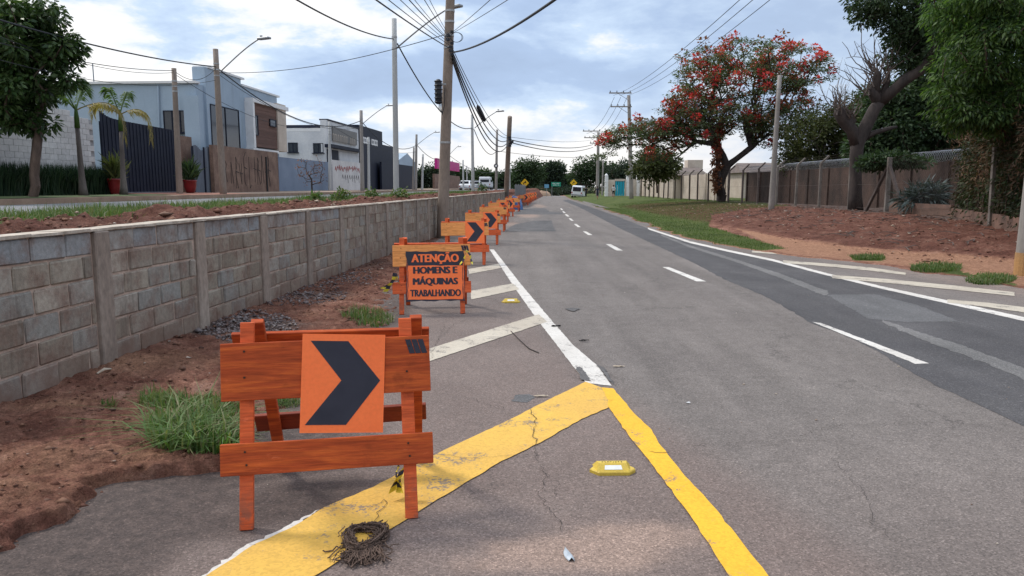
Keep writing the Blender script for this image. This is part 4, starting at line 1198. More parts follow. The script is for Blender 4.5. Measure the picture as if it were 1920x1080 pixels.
MB().box(c + Vector((.14, 0, .22)), (.18, .04, .05), 0).build('bracket', M_STEEL, sc_)
for y0, y1, s_2, r, lb in ((262, 271, .5, .035, 'upper thick cable crossing the road from the leaning pole to the far power pole'), (267, 276, .6, .035, 'lower thick cable crossing the road from the leaning pole to the far power pole'), (257, 262, .3, .014, 'thin wire above the two thick ones crossing the road')):
    cable(dp(957, y0, 49.5), dp(1112, y1, YR2), s_2, r, lb)
cable(dp(932, 283, 74), dp(1120, 294, YR2), .3, .022, 'low thin wire crossing the road to the far power pole')
cable(dp(408, 128, YA_), dp(677, 226, YC_), 1.3, .030, 'thick sagging cable between the first two lamp poles of the left pavement')
cable(dp(408, 138, YA_), dp(677, 238, YC_), 1.0, .012, 'thin wire below the thick one between the first two lamp poles of the left pavement')
cable(dp(329, 140, YB_), dp(619, 234, YE_), 1.0, .012, 'thin wire from the pole at the gate to the pole at the signed unit')
cable(dp(620, 234, YE_), dp(780, 285, YF_), .8, .014, 'thin wire from the signed unit to the lamp pole at the navy wall')
cable(dp(678, 228, YC_), dp(781, 272, YF_), 1.1, .032, 'thick sagging cable between the lamp poles before the navy unit')
cable(dp(782, 272, YF_), dp(841, 291, YI_), 1.0, .032, 'thick sagging cable ending behind the tall brown pole')
cable(dp(842, 291, YI_), dp(930, 322, 150), 1.0, .03, 'far sagging cable beyond the tall brown pole')
cable(dp(-140, -5, 18), dp(406, 125, YA_), .25, .026, 'thick cable from behind the near left tree to the first lamp pole')
cable(dp(-140, 40, 18), dp(326, 132, YB_), .3, .014, 'upper thin wire from behind the near left tree to the pole at the gate')
cable(dp(-140, 10, 18), dp(326, 136, YB_), .5, .010, 'middle thin wire from behind the near left tree to the pole at the gate')
cable(dp(-140, 70, 18), dp(406, 150, YA_), .6, .010, 'lowest thin wire from behind the near left tree to the first lamp pole')
cable(dp(327, 133, YB_), dp(410, 122, YA_), .5, .012, 'short slack wire joining the gate pole and the first lamp pole')
cable(dp(412, 136, YA_), dp(843, 62, YM), .35, .012, 'long thin wire crossing the sky from the first lamp pole to the tall brown pole')
GR = 'high voltage wires over the flame tree'
for x0, x1, w_ in ((1150, 1490, 'leftmost'), (1162, 1520, 'middle'), (1176, 1560, 'rightmost')):
    cable(dp(x0, 179, YR1), dp(x1, -95, 22), .6, .014, w_ + ' of the three high voltage wires rising over the flame tree', GR)
for x0, w_ in ((1152, 'left'), (1164, 'middle'), (1176, 'right')):
    cable(dp(x0, 182, YR1), dp(x0 - 52 , 250, YR2), .9, .02, w_ + ' one of three slack wires between the crossarms of the power poles', 'wires between the two power poles')
# ------------------------------------------------------------------ vegetation
def rand_dirs(n, rs=RN):
    v = rs.normal(size=(n, 3)); return v / np.linalg.norm(v, axis=1, keepdims=True)
def leaf_mesh(P, size, up=.3, aspect=.45, droop=0.0, rs=RN, dirs=None, var=.35):
    """a folded diamond leaf (4 corners) at every point of P"""
    n = len(P)
    d = rand_dirs(n, rs) if dirs is None else dirs + rand_dirs(n, rs) * .35
    d[:, 2] -= droop
    d /= np.linalg.norm(d, axis=1, keepdims=True) + 1e-9
    nn = rand_dirs(n, rs); nn[:, 2] += up * 3
    s_ = np.cross(d, nn); s_ /= np.linalg.norm(s_, axis=1, keepdims=True) + 1e-9
    L = (size * (1 + rs.uniform(-var, var, n)))[:, None]
    w = L * aspect * .5
    nrm = np.cross(s_, d)
    a = P; b = P + d * L * .45 + s_ * w + nrm * L * .06; c = P + d * L; e = P + d * L * .45 - s_ * w + nrm * L * .06
    V = np.stack([a, b, c, e], 1).reshape(-1, 3)
    F = np.arange(4 * n).reshape(-1, 4)
    return V, F
def grow(base, trunk, blobs, ntar, seed, shell=.0, r_tip=.012, power=2.3, sub=.45, wig=.12, rmax=None, zpull=.25, surf=.0):
    """branches that reach attractor points spread through the crown; returns (nodes, parents, radii, tips)"""
    rs = np.random.RandomState(seed)
    nodes = [np.array(base, float)]; par = [-1]; plen = [0.0]
    for p in trunk:
        a = nodes[-1]; b = np.array(p, float); L = np.linalg.norm(b - a); n = max(1, int(L / sub))
        for k in range(1, n + 1):
            nodes.append(a + (b - a) * k / n + (rs.normal(size=3) * wig * .25 if k < n else 0)); par.append(len(nodes) - 2); plen.append(plen[-1] + L / n)
    ntrunk = len(nodes)
    vol = np.array([b[1][0] * b[1][1] * b[1][2] for b in blobs]) ** .62; vol /= vol.sum()
    T = []
    while len(T) < ntar:
        b = blobs[rs.choice(len(blobs), p=vol)]
        v = rs.normal(size=3); v /= np.linalg.norm(v)
        r = rs.uniform(shell, 1) ** (1 / 3) if surf == 0 else rs.uniform(surf, 1)
        T.append(np.array(b[0]) + v * r * np.array(b[1]))
    top = nodes[-1]
    T.sort(key=lambda t: np.linalg.norm(t - top))
    tips = []
    for t in T:
        N_ = np.array(nodes); dist = np.linalg.norm(N_ - t, axis=1)
        cost = dist + .30 * np.array(plen)
        cost[: max(1, int(ntrunk * .55))] += 50
        cost += np.where(N_[:, 2] > t[2] + .3, zpull * (N_[:, 2] - t[2]), 0)
        k = int(np.argmin(cost))
        a = nodes[k]; L = dist[k]; n = max(1, int(L / sub))
        pa = nodes[par[k]] if par[k] >= 0 else a - np.array([0, 0, 1.0])
        din = (a - pa); din /= np.linalg.norm(din) + 1e-9
        mid = a + (t - a) * .5 + din * L * .12 + rs.normal(size=3) * wig * L * .25
        prev = k
        for q in range(1, n + 1):
            f = q / n
            p = a * (1 - f) ** 2 + 2 * mid * f * (1 - f) + t * f * f
            nodes.append(p); par.append(prev); plen.append(plen[prev] + L / n); prev = len(nodes) - 1
        tips.append(prev)
    n = len(nodes)
    acc = np.zeros(n)
    kids = [0] * n
    for i in range(n):
        if par[i] >= 0: kids[par[i]] += 1
    for i in range(n - 1, -1, -1):
        if kids[i] == 0: acc[i] = r_tip ** power
        acc[i] = max(acc[i], r_tip ** power)
        if par[i] >= 0: acc[par[i]] += acc[i]
    rad = acc ** (1 / power)
    if rmax:
        rad = rad * min(1.0, rmax / rad[0]) if rad[0] > rmax else rad
        k_ = rmax / rad[0]
        rad = rad * (1 + (k_ - 1) * (rad / rad[0]) ** .7)
    return np.array(nodes), np.array(par), rad, tips
def branch_mesh(nodes, par, rad, name, mat, parent, nside=6, minr=0.0, flare=True):
    n = len(nodes)
    mask = (par >= 0) & (rad >= minr)
    idx = np.nonzero(mask)[0]
    V = []; F = []
    gpar = np.where(par >= 0, par, 0)
    D = nodes - nodes[gpar]; D[0] = (0, 0, 1)
    D /= np.linalg.norm(D, axis=1, keepdims=True) + 1e-9
    ang = np.arange(nside) * 2 * np.pi / nside
    ref = np.where(np.abs(D[:, 2:3]) > .9, np.array([[1.0, 0, 0]]), np.array([[0, 0, 1.0]]))
    X = np.cross(D, ref); X /= np.linalg.norm(X, axis=1, keepdims=True) + 1e-9
    Y = np.cross(D, X)
    a = nodes[gpar[idx]]; b = nodes[idx]
    ra = np.minimum(rad[gpar[idx]], rad[idx] * 1.35); rb = rad[idx]
    ca, sa = np.cos(ang), np.sin(ang)
    off = X[idx][:, None, :] * ca[None, :, None] + Y[idx][:, None, :] * sa[None, :, None]
    A = a[:, None, :] + off * ra[:, None, None]; B = b[:, None, :] + off * rb[:, None, None] + (D[idx] * rb[:, None] * .25)[:, None, :]
    V = np.concatenate([A, B], 1).reshape(-1, 3)
    k = np.arange(nside); k2 = (k + 1) % nside
    f = np.stack([k, k2, k2 + nside, k + nside], -1)
    F = (np.arange(len(idx))[:, None, None] * 2 * nside + f[None]).reshape(-1, 4)
    return np_mesh(name, V, F, mat, parent, smooth=True)
def cluster_pts(centers, n_each, radius, rs, flat=1.0):
    m = len(centers) * n_each
    v = rs.normal(size=(m, 3)); v /= np.linalg.norm(v, axis=1, keepdims=True)
    v *= (rs.uniform(.15, 1, m) ** .6)[:, None] * radius
    v[:, 2] *= flat
    return np.repeat(centers, n_each, 0) + v, v
def px_blob(px, py, rx, ry, Y, d=None):
    c = dp(px, py, Y); k = Y / FPX
    return ((c.x, c.y, c.z), (rx * k, (d if d is not None else (rx + ry) / 2 * k), ry * k))
M_BARK = basic('bark_brown', (.125, .085, .065), (.065, .045, .037), 4, bmp=.8, bsc=14, bdist=.02, stretch=(1, 1, .35), speck=.2)
M_BARKD = basic('bark_dark', (.060, .045, .040), (.032, .025, .023), 4, bmp=.8, bsc=14, bdist=.02, stretch=(1, 1, .35), speck=.2)
M_BARKG = basic('bark_grey', (.17, .145, .13), (.085, .068, .062), 3, bmp=.9, bsc=12, bdist=.02, stretch=(1, 1, .3), speck=.3)
M_STEM = basic('dry_stem', (.12, .075, .055), (.06, .04, .032), 4)
M_TWIG = basic('bare_twig', (.15, .115, .10), (.09, .07, .06), 4)
L_NEAR = leafmat('glossy_dark_leaf', [(.018, .040, .012), (.035, .070, .020), (.060, .100, .030), (.085, .125, .05)], .22, .4)
L_FLAM = leafmat('feathery_leaf', [(.075, .095, .055), (.11, .135, .070), (.075, .12, .045), (.15, .16, .10)], .3, .7)
L_DARK = leafmat('deep_green_leaf', [(.018, .036, .018), (.034, .060, .026), (.050, .085, .036), (.070, .10, .052)], .25, .55)
L_OLIVE = leafmat('olive_leaf', [(.040, .052, .018), (.065, .078, .025), (.090, .090, .035), (.05, .07, .025)], .25, .65)
L_BRIGHT = leafmat('fresh_green_leaf', [(.018, .042, .014), (.042, .088, .022), (.080, .145, .034), (.13, .20, .055)], .35, .5)
L_FAR = leafmat('distant_leaf', [(.028, .050, .024), (.045, .075, .032), (.060, .090, .042)], .2, .8, .12)
L_FAR2 = leafmat('distant_dark_leaf', [(.024, .038, .026), (.034, .052, .034), (.048, .066, .042)], .2, .8, .12)
L_RED = leafmat('red_blossom', [(.55, .045, .065), (.66, .07, .07), (.46, .035, .08), (.72, .14, .08)], .3, .7, .3, .2)
L_RUST = leafmat('rusty_seed_leaf', [(.17, .065, .038), (.24, .10, .05), (.12, .055, .035)], .25, .8)
def make_tree(name, base, label, trunk, blobs, ntar, seed, leaf, nleaf, lsize, crad, bark=None, cat='tree', group=None, rmax=.2, flat=.8, droop=.3, aspect=.45, skip=0.0, sub=.45, surf=0.0, up=.3, extra=None, minr=0.0, nside=6, power=2.3, r_tip=.012, wig=.12, zpull=.25):
    t = root(name, base, label, cat, group)
    rs = np.random.RandomState(seed + 100)
    nodes, par, rad, tips = grow(base, trunk, blobs, ntar, seed, sub=sub, rmax=rmax, surf=surf, power=power, r_tip=r_tip, wig=wig, zpull=zpull)
    branch_mesh(nodes, par, rad, 'trunk', bark or M_BARK, t, nside, minr)
    C = nodes[np.array(tips)]
    if skip: C = C[rs.uniform(size=len(C)) > skip]
    P, v = cluster_pts(C, nleaf, crad, rs, flat)
    V, F = leaf_mesh(P, lsize, up, aspect, droop, rs, dirs=v / (np.linalg.norm(v, axis=1, keepdims=True) + 1e-9))
    np_mesh('crown', V, F, leaf, t)
    if extra:
        for nm, mat_, cnt, rr, sz, frac, topbias in extra:
            key = rs.uniform(size=len(C)) - (C[:, 2] - C[:, 2].min()) / (np.ptp(C[:, 2]) + 1e-6) * topbias
            CC = C[np.argsort(key)[: int(len(C) * frac)]] + np.array([0, 0, rr * .7])
            CC = CC + rs.normal(size=CC.shape) * rr * .5
            P, v = cluster_pts(CC, cnt, rr, rs, .7)
            V, F = leaf_mesh(P, sz, .5, .8, 0, rs, dirs=v / (np.linalg.norm(v, axis=1, keepdims=True) + 1e-9))
            np_mesh(nm, V, F, mat_, t)
    return t
# near left tree on the far pavement
Yt = 23.0
b = dp(62, 371, Yt)
make_tree('street_tree', (b.x, b.y, 1.28), 'glossy dark green street tree with a forked trunk on the left pavement', [dp(64, 330, Yt), dp(66, 302, Yt)],
          [px_blob(0, 70, 90, 62, Yt, 1.6), px_blob(66, 80, 60, 50, Yt, 1.2), px_blob(25, 150, 66, 48, Yt, 1.4), px_blob(-8, 215, 60, 52, Yt, 1.2), px_blob(-70, 120, 90, 110, Yt, 1.6), px_blob(68, 228, 20, 28, Yt, .5), px_blob(118, 152, 24, 8, Yt, .4), px_blob(112, 92, 28, 26, Yt, .6), px_blob(60, 22, 50, 18, Yt, 1)],
          300, 3, L_NEAR, 80, .20, .36, rmax=.135, droop=.55, flat=.7, aspect=.42, sub=.3)
# flame tree
Yf = 55.0
b = dp(1352, 362, Yf); b.z = vergeZ(b.x, b.y) - .1
make_tree('flame_tree', b, 'wide umbrella-shaped flame tree full of red blossom behind the wire fence', [dp(1352, 335, Yf), dp(1362, 312, Yf)],
          [px_blob(1395, 108, 118, 26, Yf, 5), px_blob(1315, 150, 54, 44, Yf, 3.5), px_blob(1480, 135, 76, 38, Yf, 4), px_blob(1400, 160, 115, 36, Yf, 4.5), px_blob(1300, 205, 56, 38, Yf, 3), px_blob(1500, 205, 60, 26, Yf, 3), px_blob(1360, 215, 80, 34, Yf, 4), px_blob(1275, 225, 45, 30, Yf, 2.5), px_blob(1450, 225, 60, 26, Yf, 3),
           px_blob(1235, 252, 75, 24, Yf, 2.5), px_blob(1160, 258, 40, 20, Yf, 1.5), px_blob(1205, 245, 50, 26, Yf, 2), px_blob(1135, 268, 22, 12, Yf, 1), px_blob(1290, 250, 60, 30, Yf, 3), px_blob(1230, 290, 45, 22, Yf, 2), px_blob(1400, 235, 90, 22, Yf, 3), px_blob(1130, 290, 18, 9, Yf, .8), px_blob(1440, 262, 40, 16, Yf, 2)],
          900, 11, L_FLAM, 62, .17, .60, bark=M_BARKD, rmax=.34, droop=.15, flat=.32, aspect=.4, sub=.6, r_tip=.024, wig=.2, power=2.15, zpull=.5,
          extra=[('blossom', L_RED, 44, .32, .19, .21, .15), ('seed_pods', L_RUST, 26, .5, .22, .16, .0)])
# second stem of the flame tree carries red climbers
t = root('climbing_vine', dp(1345, 362, 54.2), 'reddish climbing vine covering the left stem of the flame tree', 'vine')
cc = np.array([list(dp(1346 + R.uniform(-7, 7) + (255 - y) * .05, y, 54.3)) for y in range(235, 360, 3)])
MB().tube([dp(1350, 366, 54.4), dp(1347, 330, 54.4), dp(1346, 280, 54.4), dp(1352, 230, 54.4)], [.26, .2, .16, .1], 8).build('stem', M_BARKD, t, smooth=True)
P, v = cluster_pts(cc, 45, .22, RN); V, F = leaf_mesh(P, .17, .3, .7, .3); np_mesh('foliage', V, F, L_RUST, t)
P, v = cluster_pts(cc[:18], 16, .22, RN); V, F = leaf_mesh(P, .18, .3, .8, .3); np_mesh('blossom', V, F, L_RED, t)
# green bush mass under the left arms of the flame tree
def bush(name, base, blobs, n, leaf, lsize, label, cat='bush', crad=.4, group=None, per=60, seed=1, bark=None, droop=.2, aspect=.5, rmax=.08, sub=.5, surf=0.35, flat=.8, up=.3):
    b0 = Vector(base)
    c0 = Vector(blobs[0][0])
    return make_tree(name, b0, label, [b0 + (c0 - b0) * .35], blobs, n, seed, leaf, per, lsize, crad, bark=bark or M_BARK, cat=cat, group=group, rmax=rmax, droop=droop, aspect=aspect, sub=sub, surf=surf, flat=flat, up=up)
Yb = 68
bush('bushy_tree', dp(1232, 362, Yb), [px_blob(1228, 300, 32, 20, Yb), px_blob(1215, 320, 28, 18, Yb), px_blob(1250, 316, 26, 18, Yb)], 90, L_OLIVE, .3, 'dense green tree under the left arm of the flame tree', 'tree', .75, seed=5)
# olive, half bare trees right of the flame tree
Yo = 50
bush('olive_tree', dp(1530, 372, Yo), [px_blob(1520, 258, 60, 44, Yo), px_blob(1610, 210, 50, 40, Yo), px_blob(1570, 240, 55, 44, Yo), px_blob(1495, 300, 34, 28, Yo), px_blob(1590, 290, 46, 36, Yo), px_blob(1545, 310, 45, 26, Yo)], 330, L_OLIVE, .2, 'olive green bushy tree between the flame tree and the pruned trunk', 'tree', .6, seed=8, per=70, bark=M_BARKG, rmax=.2)
# dark dense tree behind the pruned one
Yd = 44
bush('dark_tree', dp(1690, 378, Yd), [px_blob(1690, 225, 80, 70, Yd), px_blob(1745, 180, 70, 85, Yd), px_blob(1660, 190, 40, 30, Yd), px_blob(1635, 275, 42, 36, Yd), px_blob(1800, 260, 70, 60, Yd), px_blob(1700, 300, 110, 26, Yd), px_blob(1850, 200, 60, 90, Yd)], 640, L_DARK, .24, 'dense dark evergreen tree behind the block wall on the right', 'tree', .75, seed=9, per=85, rmax=.3)
# old pruned tree with the heavy limb
Yp = 33.0
b = dp(1604, 392, Yp); b.z = vergeZ(b.x, b.y) - .05
pt = root('pruned_tree', b, 'old grey tree with a lopped knobbly trunk, bare twigs and one heavy leafy limb', 'tree')
mb = MB()
def limb(pts, rad, Y0=Yp, n=10, dy=0.0):
    P = [dp(x, y, Y0 + dy * i) for i, (x, y) in enumerate(pts)]
    mb.tube(P, rad, n, wob=.12)
    return P
limb([(1604, 396), (1603, 370), (1605, 335), (1604, 300), (1609, 268), (1622, 240), (1640, 205), (1652, 188)], [.36, .28, .25, .25, .29, .27, .25, .23], n=12)
limb([(1652, 190), (1672, 172), (1698, 150), (1725, 132), (1745, 108), (1756, 70), (1764, 25), (1772, -40)], [.27, .25, .23, .22, .20, .18, .16, .12], dy=-.25)
limb([(1650, 195), (1640, 178), (1634, 165), (1628, 170)], [.24, .24, .22, .12])
limb([(1642, 182), (1643, 160), (1645, 140), (1644, 132)], [.19, .17, .18, .06], dy=-.1)
limb([(1650, 190), (1658, 168), (1664, 150), (1662, 146)], [.15, .13, .13, .05])
limb([(1606, 270), (1598, 245), (1582, 225), (1572, 208), (1568, 204)], [.26, .25, .26, .25, .10])
limb([(1590, 240), (1600, 225), (1596, 216)], [.17, .15, .06])
limb([(1615, 262), (1640, 248), (1670, 240), (1682, 238)], [.16, .12, .08, .05])
ob = mb.build('trunk', M_BARKD, pt, smooth=True)
mb = MB()
for k in range(70):
    x0, y0 = R.choice([(1636, 168), (1645, 138), (1662, 150), (1575, 212), (1598, 220), (1625, 175), (1570, 206), (1650, 160)])
    x0 += R.uniform(-6, 6); y0 += R.uniform(-6, 6)
    L = R.uniform(25, 105); a = R.uniform(-1.1, .8)
    if x0 < 1605: L *= .7
    pts = []; yy = Yp + R.uniform(-.3, .3); x, y = x0, y0; aa = a; dyy = R.uniform(-.15, .15)
    for q in range(7):
        pts.append(dp(x, y, yy)); x += math.sin(aa) * L / 6; y -= math.cos(aa) * L / 6; aa += R.uniform(-.38, .38); yy += dyy
    mb.tube(pts, [.028 * (1 - q / 7.5) + .004 for q in range(7)], 4, cap=False)
    for s_ in range(R.randrange(0, 4)):
        q0 = R.randrange(2, 6); p0 = pts[q0]; v = Vector((R.uniform(-.5, .5), R.uniform(-.3, .3), R.uniform(.2, .7)))
        mb.tube([p0, p0 + v * .5, p0 + v + Vector((R.uniform(-.1, .1), 0, .1))], [.012, .009, .004], 3, cap=False)
mb.build('twigs', M_TWIG, pt, kind='stuff')
rs = np.random.RandomState(77)
bl = [px_blob(1690, 10, 90, 34, Yp, 2), px_blob(1755, 60, 55, 52, Yp, 2), px_blob(1720, 105, 48, 34, Yp, 1.6), px_blob(1622, 4, 34, 14, Yp, 1), px_blob(1790, 120, 40, 60, Yp, 2), px_blob(1700, 55, 50, 30, Yp, 1.6), px_blob(1790, -20, 80, 60, Yp, 2)]
nodes, par, rad, tips = grow(dp(1764, 25, Yp - 1.5), [dp(1760, 5, Yp - 1)], bl, 330, 21, sub=.35, rmax=.10)
branch_mesh(nodes, par, rad, 'limbs', M_BARKD, pt, 5)
P, v = cluster_pts(nodes[np.array(tips)], 60, .42, rs, .8); V, F = leaf_mesh(P, .19, .3, .5, .4, rs, dirs=v / np.linalg.norm(v, axis=1, keepdims=True)); np_mesh('crown', V, F, L_DARK, pt)
# big fresh green tree leaning in from the right
Yg = 20.5
bb = dp(1985, 380, Yg)
make_tree('leafy_tree', (bb.x, bb.y, .6), 'large fresh green tree leaning in from the right edge above the creepers', [dp(1975, 250, Yg), dp(1950, 170, Yg)],
          [px_blob(1850, 95, 85, 62, Yg, 1.6), px_blob(1905, 160, 90, 60, Yg, 1.8), px_blob(1805, 165, 46, 40, Yg, 1.0), px_blob(1838, 35, 75, 48, Yg, 1.5), px_blob(1930, 30, 90, 70, Yg, 1.8), px_blob(1790, 215, 34, 18, Yg, .7), px_blob(1870, 222, 70, 22, Yg, 1.2), px_blob(1905, 100, 110, 110, Yg + 1.5, 1.6), px_blob(1860, 5, 100, 50, Yg, 1.6)],
          430, 31, L_BRIGHT, 92, .16, .36, rmax=.25, droop=.9, flat=.75, aspect=.28, sub=.3, bark=M_BARK)
# creeper mass and dry stems over the retaining kerb on the right
cm = root('creeper_thicket', dp(1860, 400, 19), 'tangled dry brown stems and green creepers hanging over the low kerb wall', 'creeper')
mb = MB()
for k in range(330):
    f = R.random(); y = 16.6 + 8.6 * f; x = float(fenceX(y)) + .25 + abs(R.gauss(0, .5)); z0 = R.uniform(.5, .9); z1 = R.uniform(1.6, 3.9 if f > .3 else 3.4)
    pts = []; px_, py_, pz = x + R.uniform(-.2, .9), y, z1; vx, vy = R.uniform(-.18, .12), R.uniform(-.2, .2)
    nseg = 6
    for q in range(nseg + 1):
        pts.append((max(px_, float(fenceX(py_)) + .02), py_, pz)); px_ += vx + R.uniform(-.07, .07); py_ += vy + R.uniform(-.1, .1); pz -= (z1 - z0) / nseg * R.uniform(.7, 1.2)
    mb.tube(pts, R.uniform(.006, .018), 3, cap=False)
mb.build('dry_stems', M_STEM, cm, kind='stuff')
rs = np.random.RandomState(5)
def zone(n, y0, y1, z0, z1, dx, spread):
    y = rs.uniform(y0, y1, n); x = fenceX(y) + dx + np.abs(rs.normal(0, spread, n)); z = rs.uniform(z0, z1, n)
    return np.stack([x, y, z], 1)
C_ = np.concatenate([zone(260, 16.2, 25.2, .5, 3.4, .02, .35), zone(130, 16.2, 24.5, 2.3, 3.3, .1, .5), zone(60, 16.2, 24, .6, 1.4, .5, .5)])
P, v = cluster_pts(C_, 85, .34, rs); V, F = leaf_mesh(P, .11, .3, .35, .7, rs, dirs=v / np.linalg.norm(v, axis=1, keepdims=True)); np_mesh('creeper_leaves', V, F, leafmat('creeper_leaf', [(.020, .030, .012), (.045, .045, .02), (.075, .048, .03), (.035, .06, .018), (.022, .018, .014)], .15, .7), cm)
C2 = zone(190, 16.4, 25.6, 1.6, 3.9, .0, .5)
P, v = cluster_pts(C2, 60, .4, rs); V, F = leaf_mesh(P, .17, .3, .16, .6, rs); np_mesh('dry_leaves', V, F, leafmat('dry_leaf', [(.10, .06, .038), (.20, .125, .08), (.06, .036, .025)], .1, .8), cm)
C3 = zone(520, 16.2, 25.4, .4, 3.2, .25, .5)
P, v = cluster_pts(C3, 70, .4, rs); V, F = leaf_mesh(P, .13, .3, .35, .6, rs); np_mesh('dark_leaves', V, F, L_DARK, cm)  # backing mass of deep green leaves
# green shrub on the block wall behind the braced post
bush('wall_shrub', dp(1670, 372, 31), [px_blob(1670, 300, 48, 12, 31, .8), px_blob(1640, 306, 26, 9, 31, .6), px_blob(1710, 302, 28, 9, 31, .6)], 90, L_DARK, .14, 'low green shrub spilling over the block wall below the razor wire', crad=.3, seed=14)
bush('agave_clump', dp(1725, 392, 28.5), [px_blob(1725, 372, 36, 14, 28.5, .6), px_blob(1745, 362, 22, 14, 28.5, .5)], 60, leafmat('grey_blade', [(.05, .07, .07), (.08, .10, .10), (.04, .06, .05)], .1, .5), .4, 'grey-green spiky plants at the foot of the block wall', 'plant', .3, seed=15, aspect=.12, per=22)
# far trees closing the view
FT = [(989, 366, 150, [(985, 325, 22, 24), (1000, 322, 16, 22), (972, 335, 12, 18)], L_FAR, 'broad green tree beyond the far end of the block wall'),
      (1035, 364, 185, [(1028, 322, 9, 11), (1042, 318, 12, 8), (1036, 336, 14, 10)], L_FAR2, 'tree with an open two-lobed crown behind the green road sign'),
      (1095, 366, 150, [(1095, 322, 20, 24), (1115, 325, 26, 28), (1082, 330, 12, 18), (1140, 330, 24, 24)], L_FAR, 'rounded dark green tree behind the white van'),
      (1165, 366, 135, [(1165, 325, 34, 20), (1185, 330, 20, 20)], L_FAR2, 'dark tree behind the cream gate pillars'),
      (1012, 366, 200, [(1012, 345, 16, 12), (1060, 346, 16, 12)], L_FAR2, 'low line of trees beyond the road signs'),
      (812, 352, 140, [(806, 330, 22, 18), (785, 335, 20, 14), (825, 325, 16, 14)], L_FAR2, 'dark tree in front of the magenta canopy'),
      (855, 354, 150, [(850, 330, 22, 16), (838, 325, 16, 14), (870, 338, 16, 12)], L_FAR, 'green tree just right of the tall brown pole'),
      (905, 354, 160, [(903, 334, 16, 13), (918, 338, 10, 10), (893, 338, 10, 10)], L_FAR, 'round green tree behind the parked cars'),
      (945, 358, 170, [(945, 340, 12, 14), (936, 346, 12, 10), (955, 335, 8, 12)], L_FAR2, 'dark tree behind the leaning pole'),
      (1075, 362, 230, [(1075, 345, 20, 12), (1040, 350, 25, 9), (1000, 350, 25, 9)], L_FAR2, 'farthest line of bluish trees')]
for i, (bx, by, Y, bl, lf, lab) in enumerate(FT):
    b = dp(bx, by, Y); b.z = max(-.3, min(b.z, 1.3))
    bush('background_tree', b, [px_blob(x, y, rx, ry, Y) for x, y, rx, ry in bl], 130, lf, .5 * Y / 150, lab, 'tree', 1.5 * Y / 150, seed=40 + i, per=55, rmax=.35, sub=1.5, surf=.3)
# two young palms on the pavement
def palm(px, pb, Ytop, Y, fr, lab, seed, h):
    rr = random.Random(seed)
    b = dp(px[0], pb, Y); b.z = 1.28; tp = dp(px[1], Ytop, Y)
    t = root('young_palm', b, lab, 'palm')
    MB().tube([b, b + (tp - b) * .12, b + (tp - b) * .3, b + (tp - b) * .7, tp], [.17, .13, .10, .08, .07], 10, wob=.04).build('trunk', M_BARKG, t, smooth=True)
    MB().tube([tp, tp + Vector((0, 0, .35)), tp + Vector((0, 0, .8))], [.09, .08, .03], 8).build('crownshaft', L_BRIGHT, t, smooth=True)
    for (ang, L, rise, fall, lf) in fr:
        mb = MB(); d = Vector((math.cos(ang), math.sin(ang), 0)); pts = []
        for k in range(15):
            f = k / 14
            pts.append(tp + Vector((0, 0, .6)) + d * (L * math.sin(f * 1.75) / math.sin(1.5) * .9 if f < 1 else L * .88) + Vector((0, 0, rise * math.sin(min(f * 2.2, 1.57)) - fall * f ** 2.2)))
        mb.tube(pts, [.025 * (1 - k / 16) for k in range(15)], 4, cap=False)
        for k in range(2, 15):
            for q in range(4):
                p = pts[k] if k == 14 else pts[k] + (pts[k + 1] - pts[k]) * (q / 4)
                tang = (pts[min(k + 1, 14)] - pts[k - 1]).normalized(); side = tang.cross(Vector((0, 0, 1))).normalized()
                for s_ in (-1, 1):
                    ll = rr.uniform(.32, .5) * (1 - .4 * abs(k / 14 - .5))
                    e = p + side * s_ * ll * .7 + tang * ll * .35 + Vector((0, 0, -ll * rr.uniform(.25, .9)))
                    w = tang * .022
                    mid = (p + e) / 2 + Vector((0, 0, .05))
                    mb.quad(p - w, mid - w, e, mid + w)
        mb.build('frond', lf, t)
L_PALMY = leafmat('yellowing_frond', [(.26, .19, .05), (.33, .25, .07), (.20, .17, .04)], .3, .6)
L_PALMG = leafmat('green_frond', [(.07, .12, .03), (.12, .18, .05), (.05, .10, .03)], .3, .6)
palm((156, 145), 359, 240, 26.0, [(.15, 1.7, .6, 1.5, L_PALMY), (2.9, 1.1, .9, .5, L_PALMG), (1.6, .8, 1.0, .3, L_PALMG), (4.5, .8, .9, .3, L_PALMG), (3.7, .9, .8, .4, L_PALMG)], 'young palm with one yellowing arched frond in front of the white wall', 1, 4)
palm((232, 227), 359, 246, 28.3, [(.1, 1.2, .5, 1.4, L_PALMY), (3.2, 1.1, .6, .6, L_PALMY), (1.5, .7, 1.0, .2, L_PALMG), (4.6, .7, 1.0, .2, L_PALMG)], 'young palm in front of the dark gate with yellow fronds on both sides', 2, 4)
# red pots with plants
M_POT = basic('red_glazed_pot', (.22, .012, .016), (.16, .01, .012), 3, rough=.35, spec=.5)
def pot(px, Y, lab, lf):
    b = dp(px, 358, Y); b.z = 1.31
    t = root('flower_pot', b, lab, 'plant pot')
    MB().lathe(b, [(.16, 0), (.20, .03), (.27, .28), (.285, .52), (.31, .55), (.31, .60), (.26, .60), (.25, .55)], 18).build('pot', M_POT, t, smooth=True)
    cc_ = np.array([[b.x, b.y, b.z + .8]] * 10)
    n = 170; rs_ = np.random.RandomState(int(px))
    d = rand_dirs(n, rs_); d[:, 2] = np.abs(d[:, 2]) + .55
    P = np.tile(np.array([[b.x, b.y, b.z + .56]]), (n, 1)) + rs_.normal(size=(n, 3)) * [.12, .12, .12]
    P[:, 2] += rs_.uniform(0, .5, n)
    V, F = leaf_mesh(P, .6, .3, .12, 0, rs_, dirs=d); np_mesh('leaves', V, F, lf, t)
pot(218, 29.4, 'red pot with a yellowish spiky plant left of the dark gate', L_OLIVE)
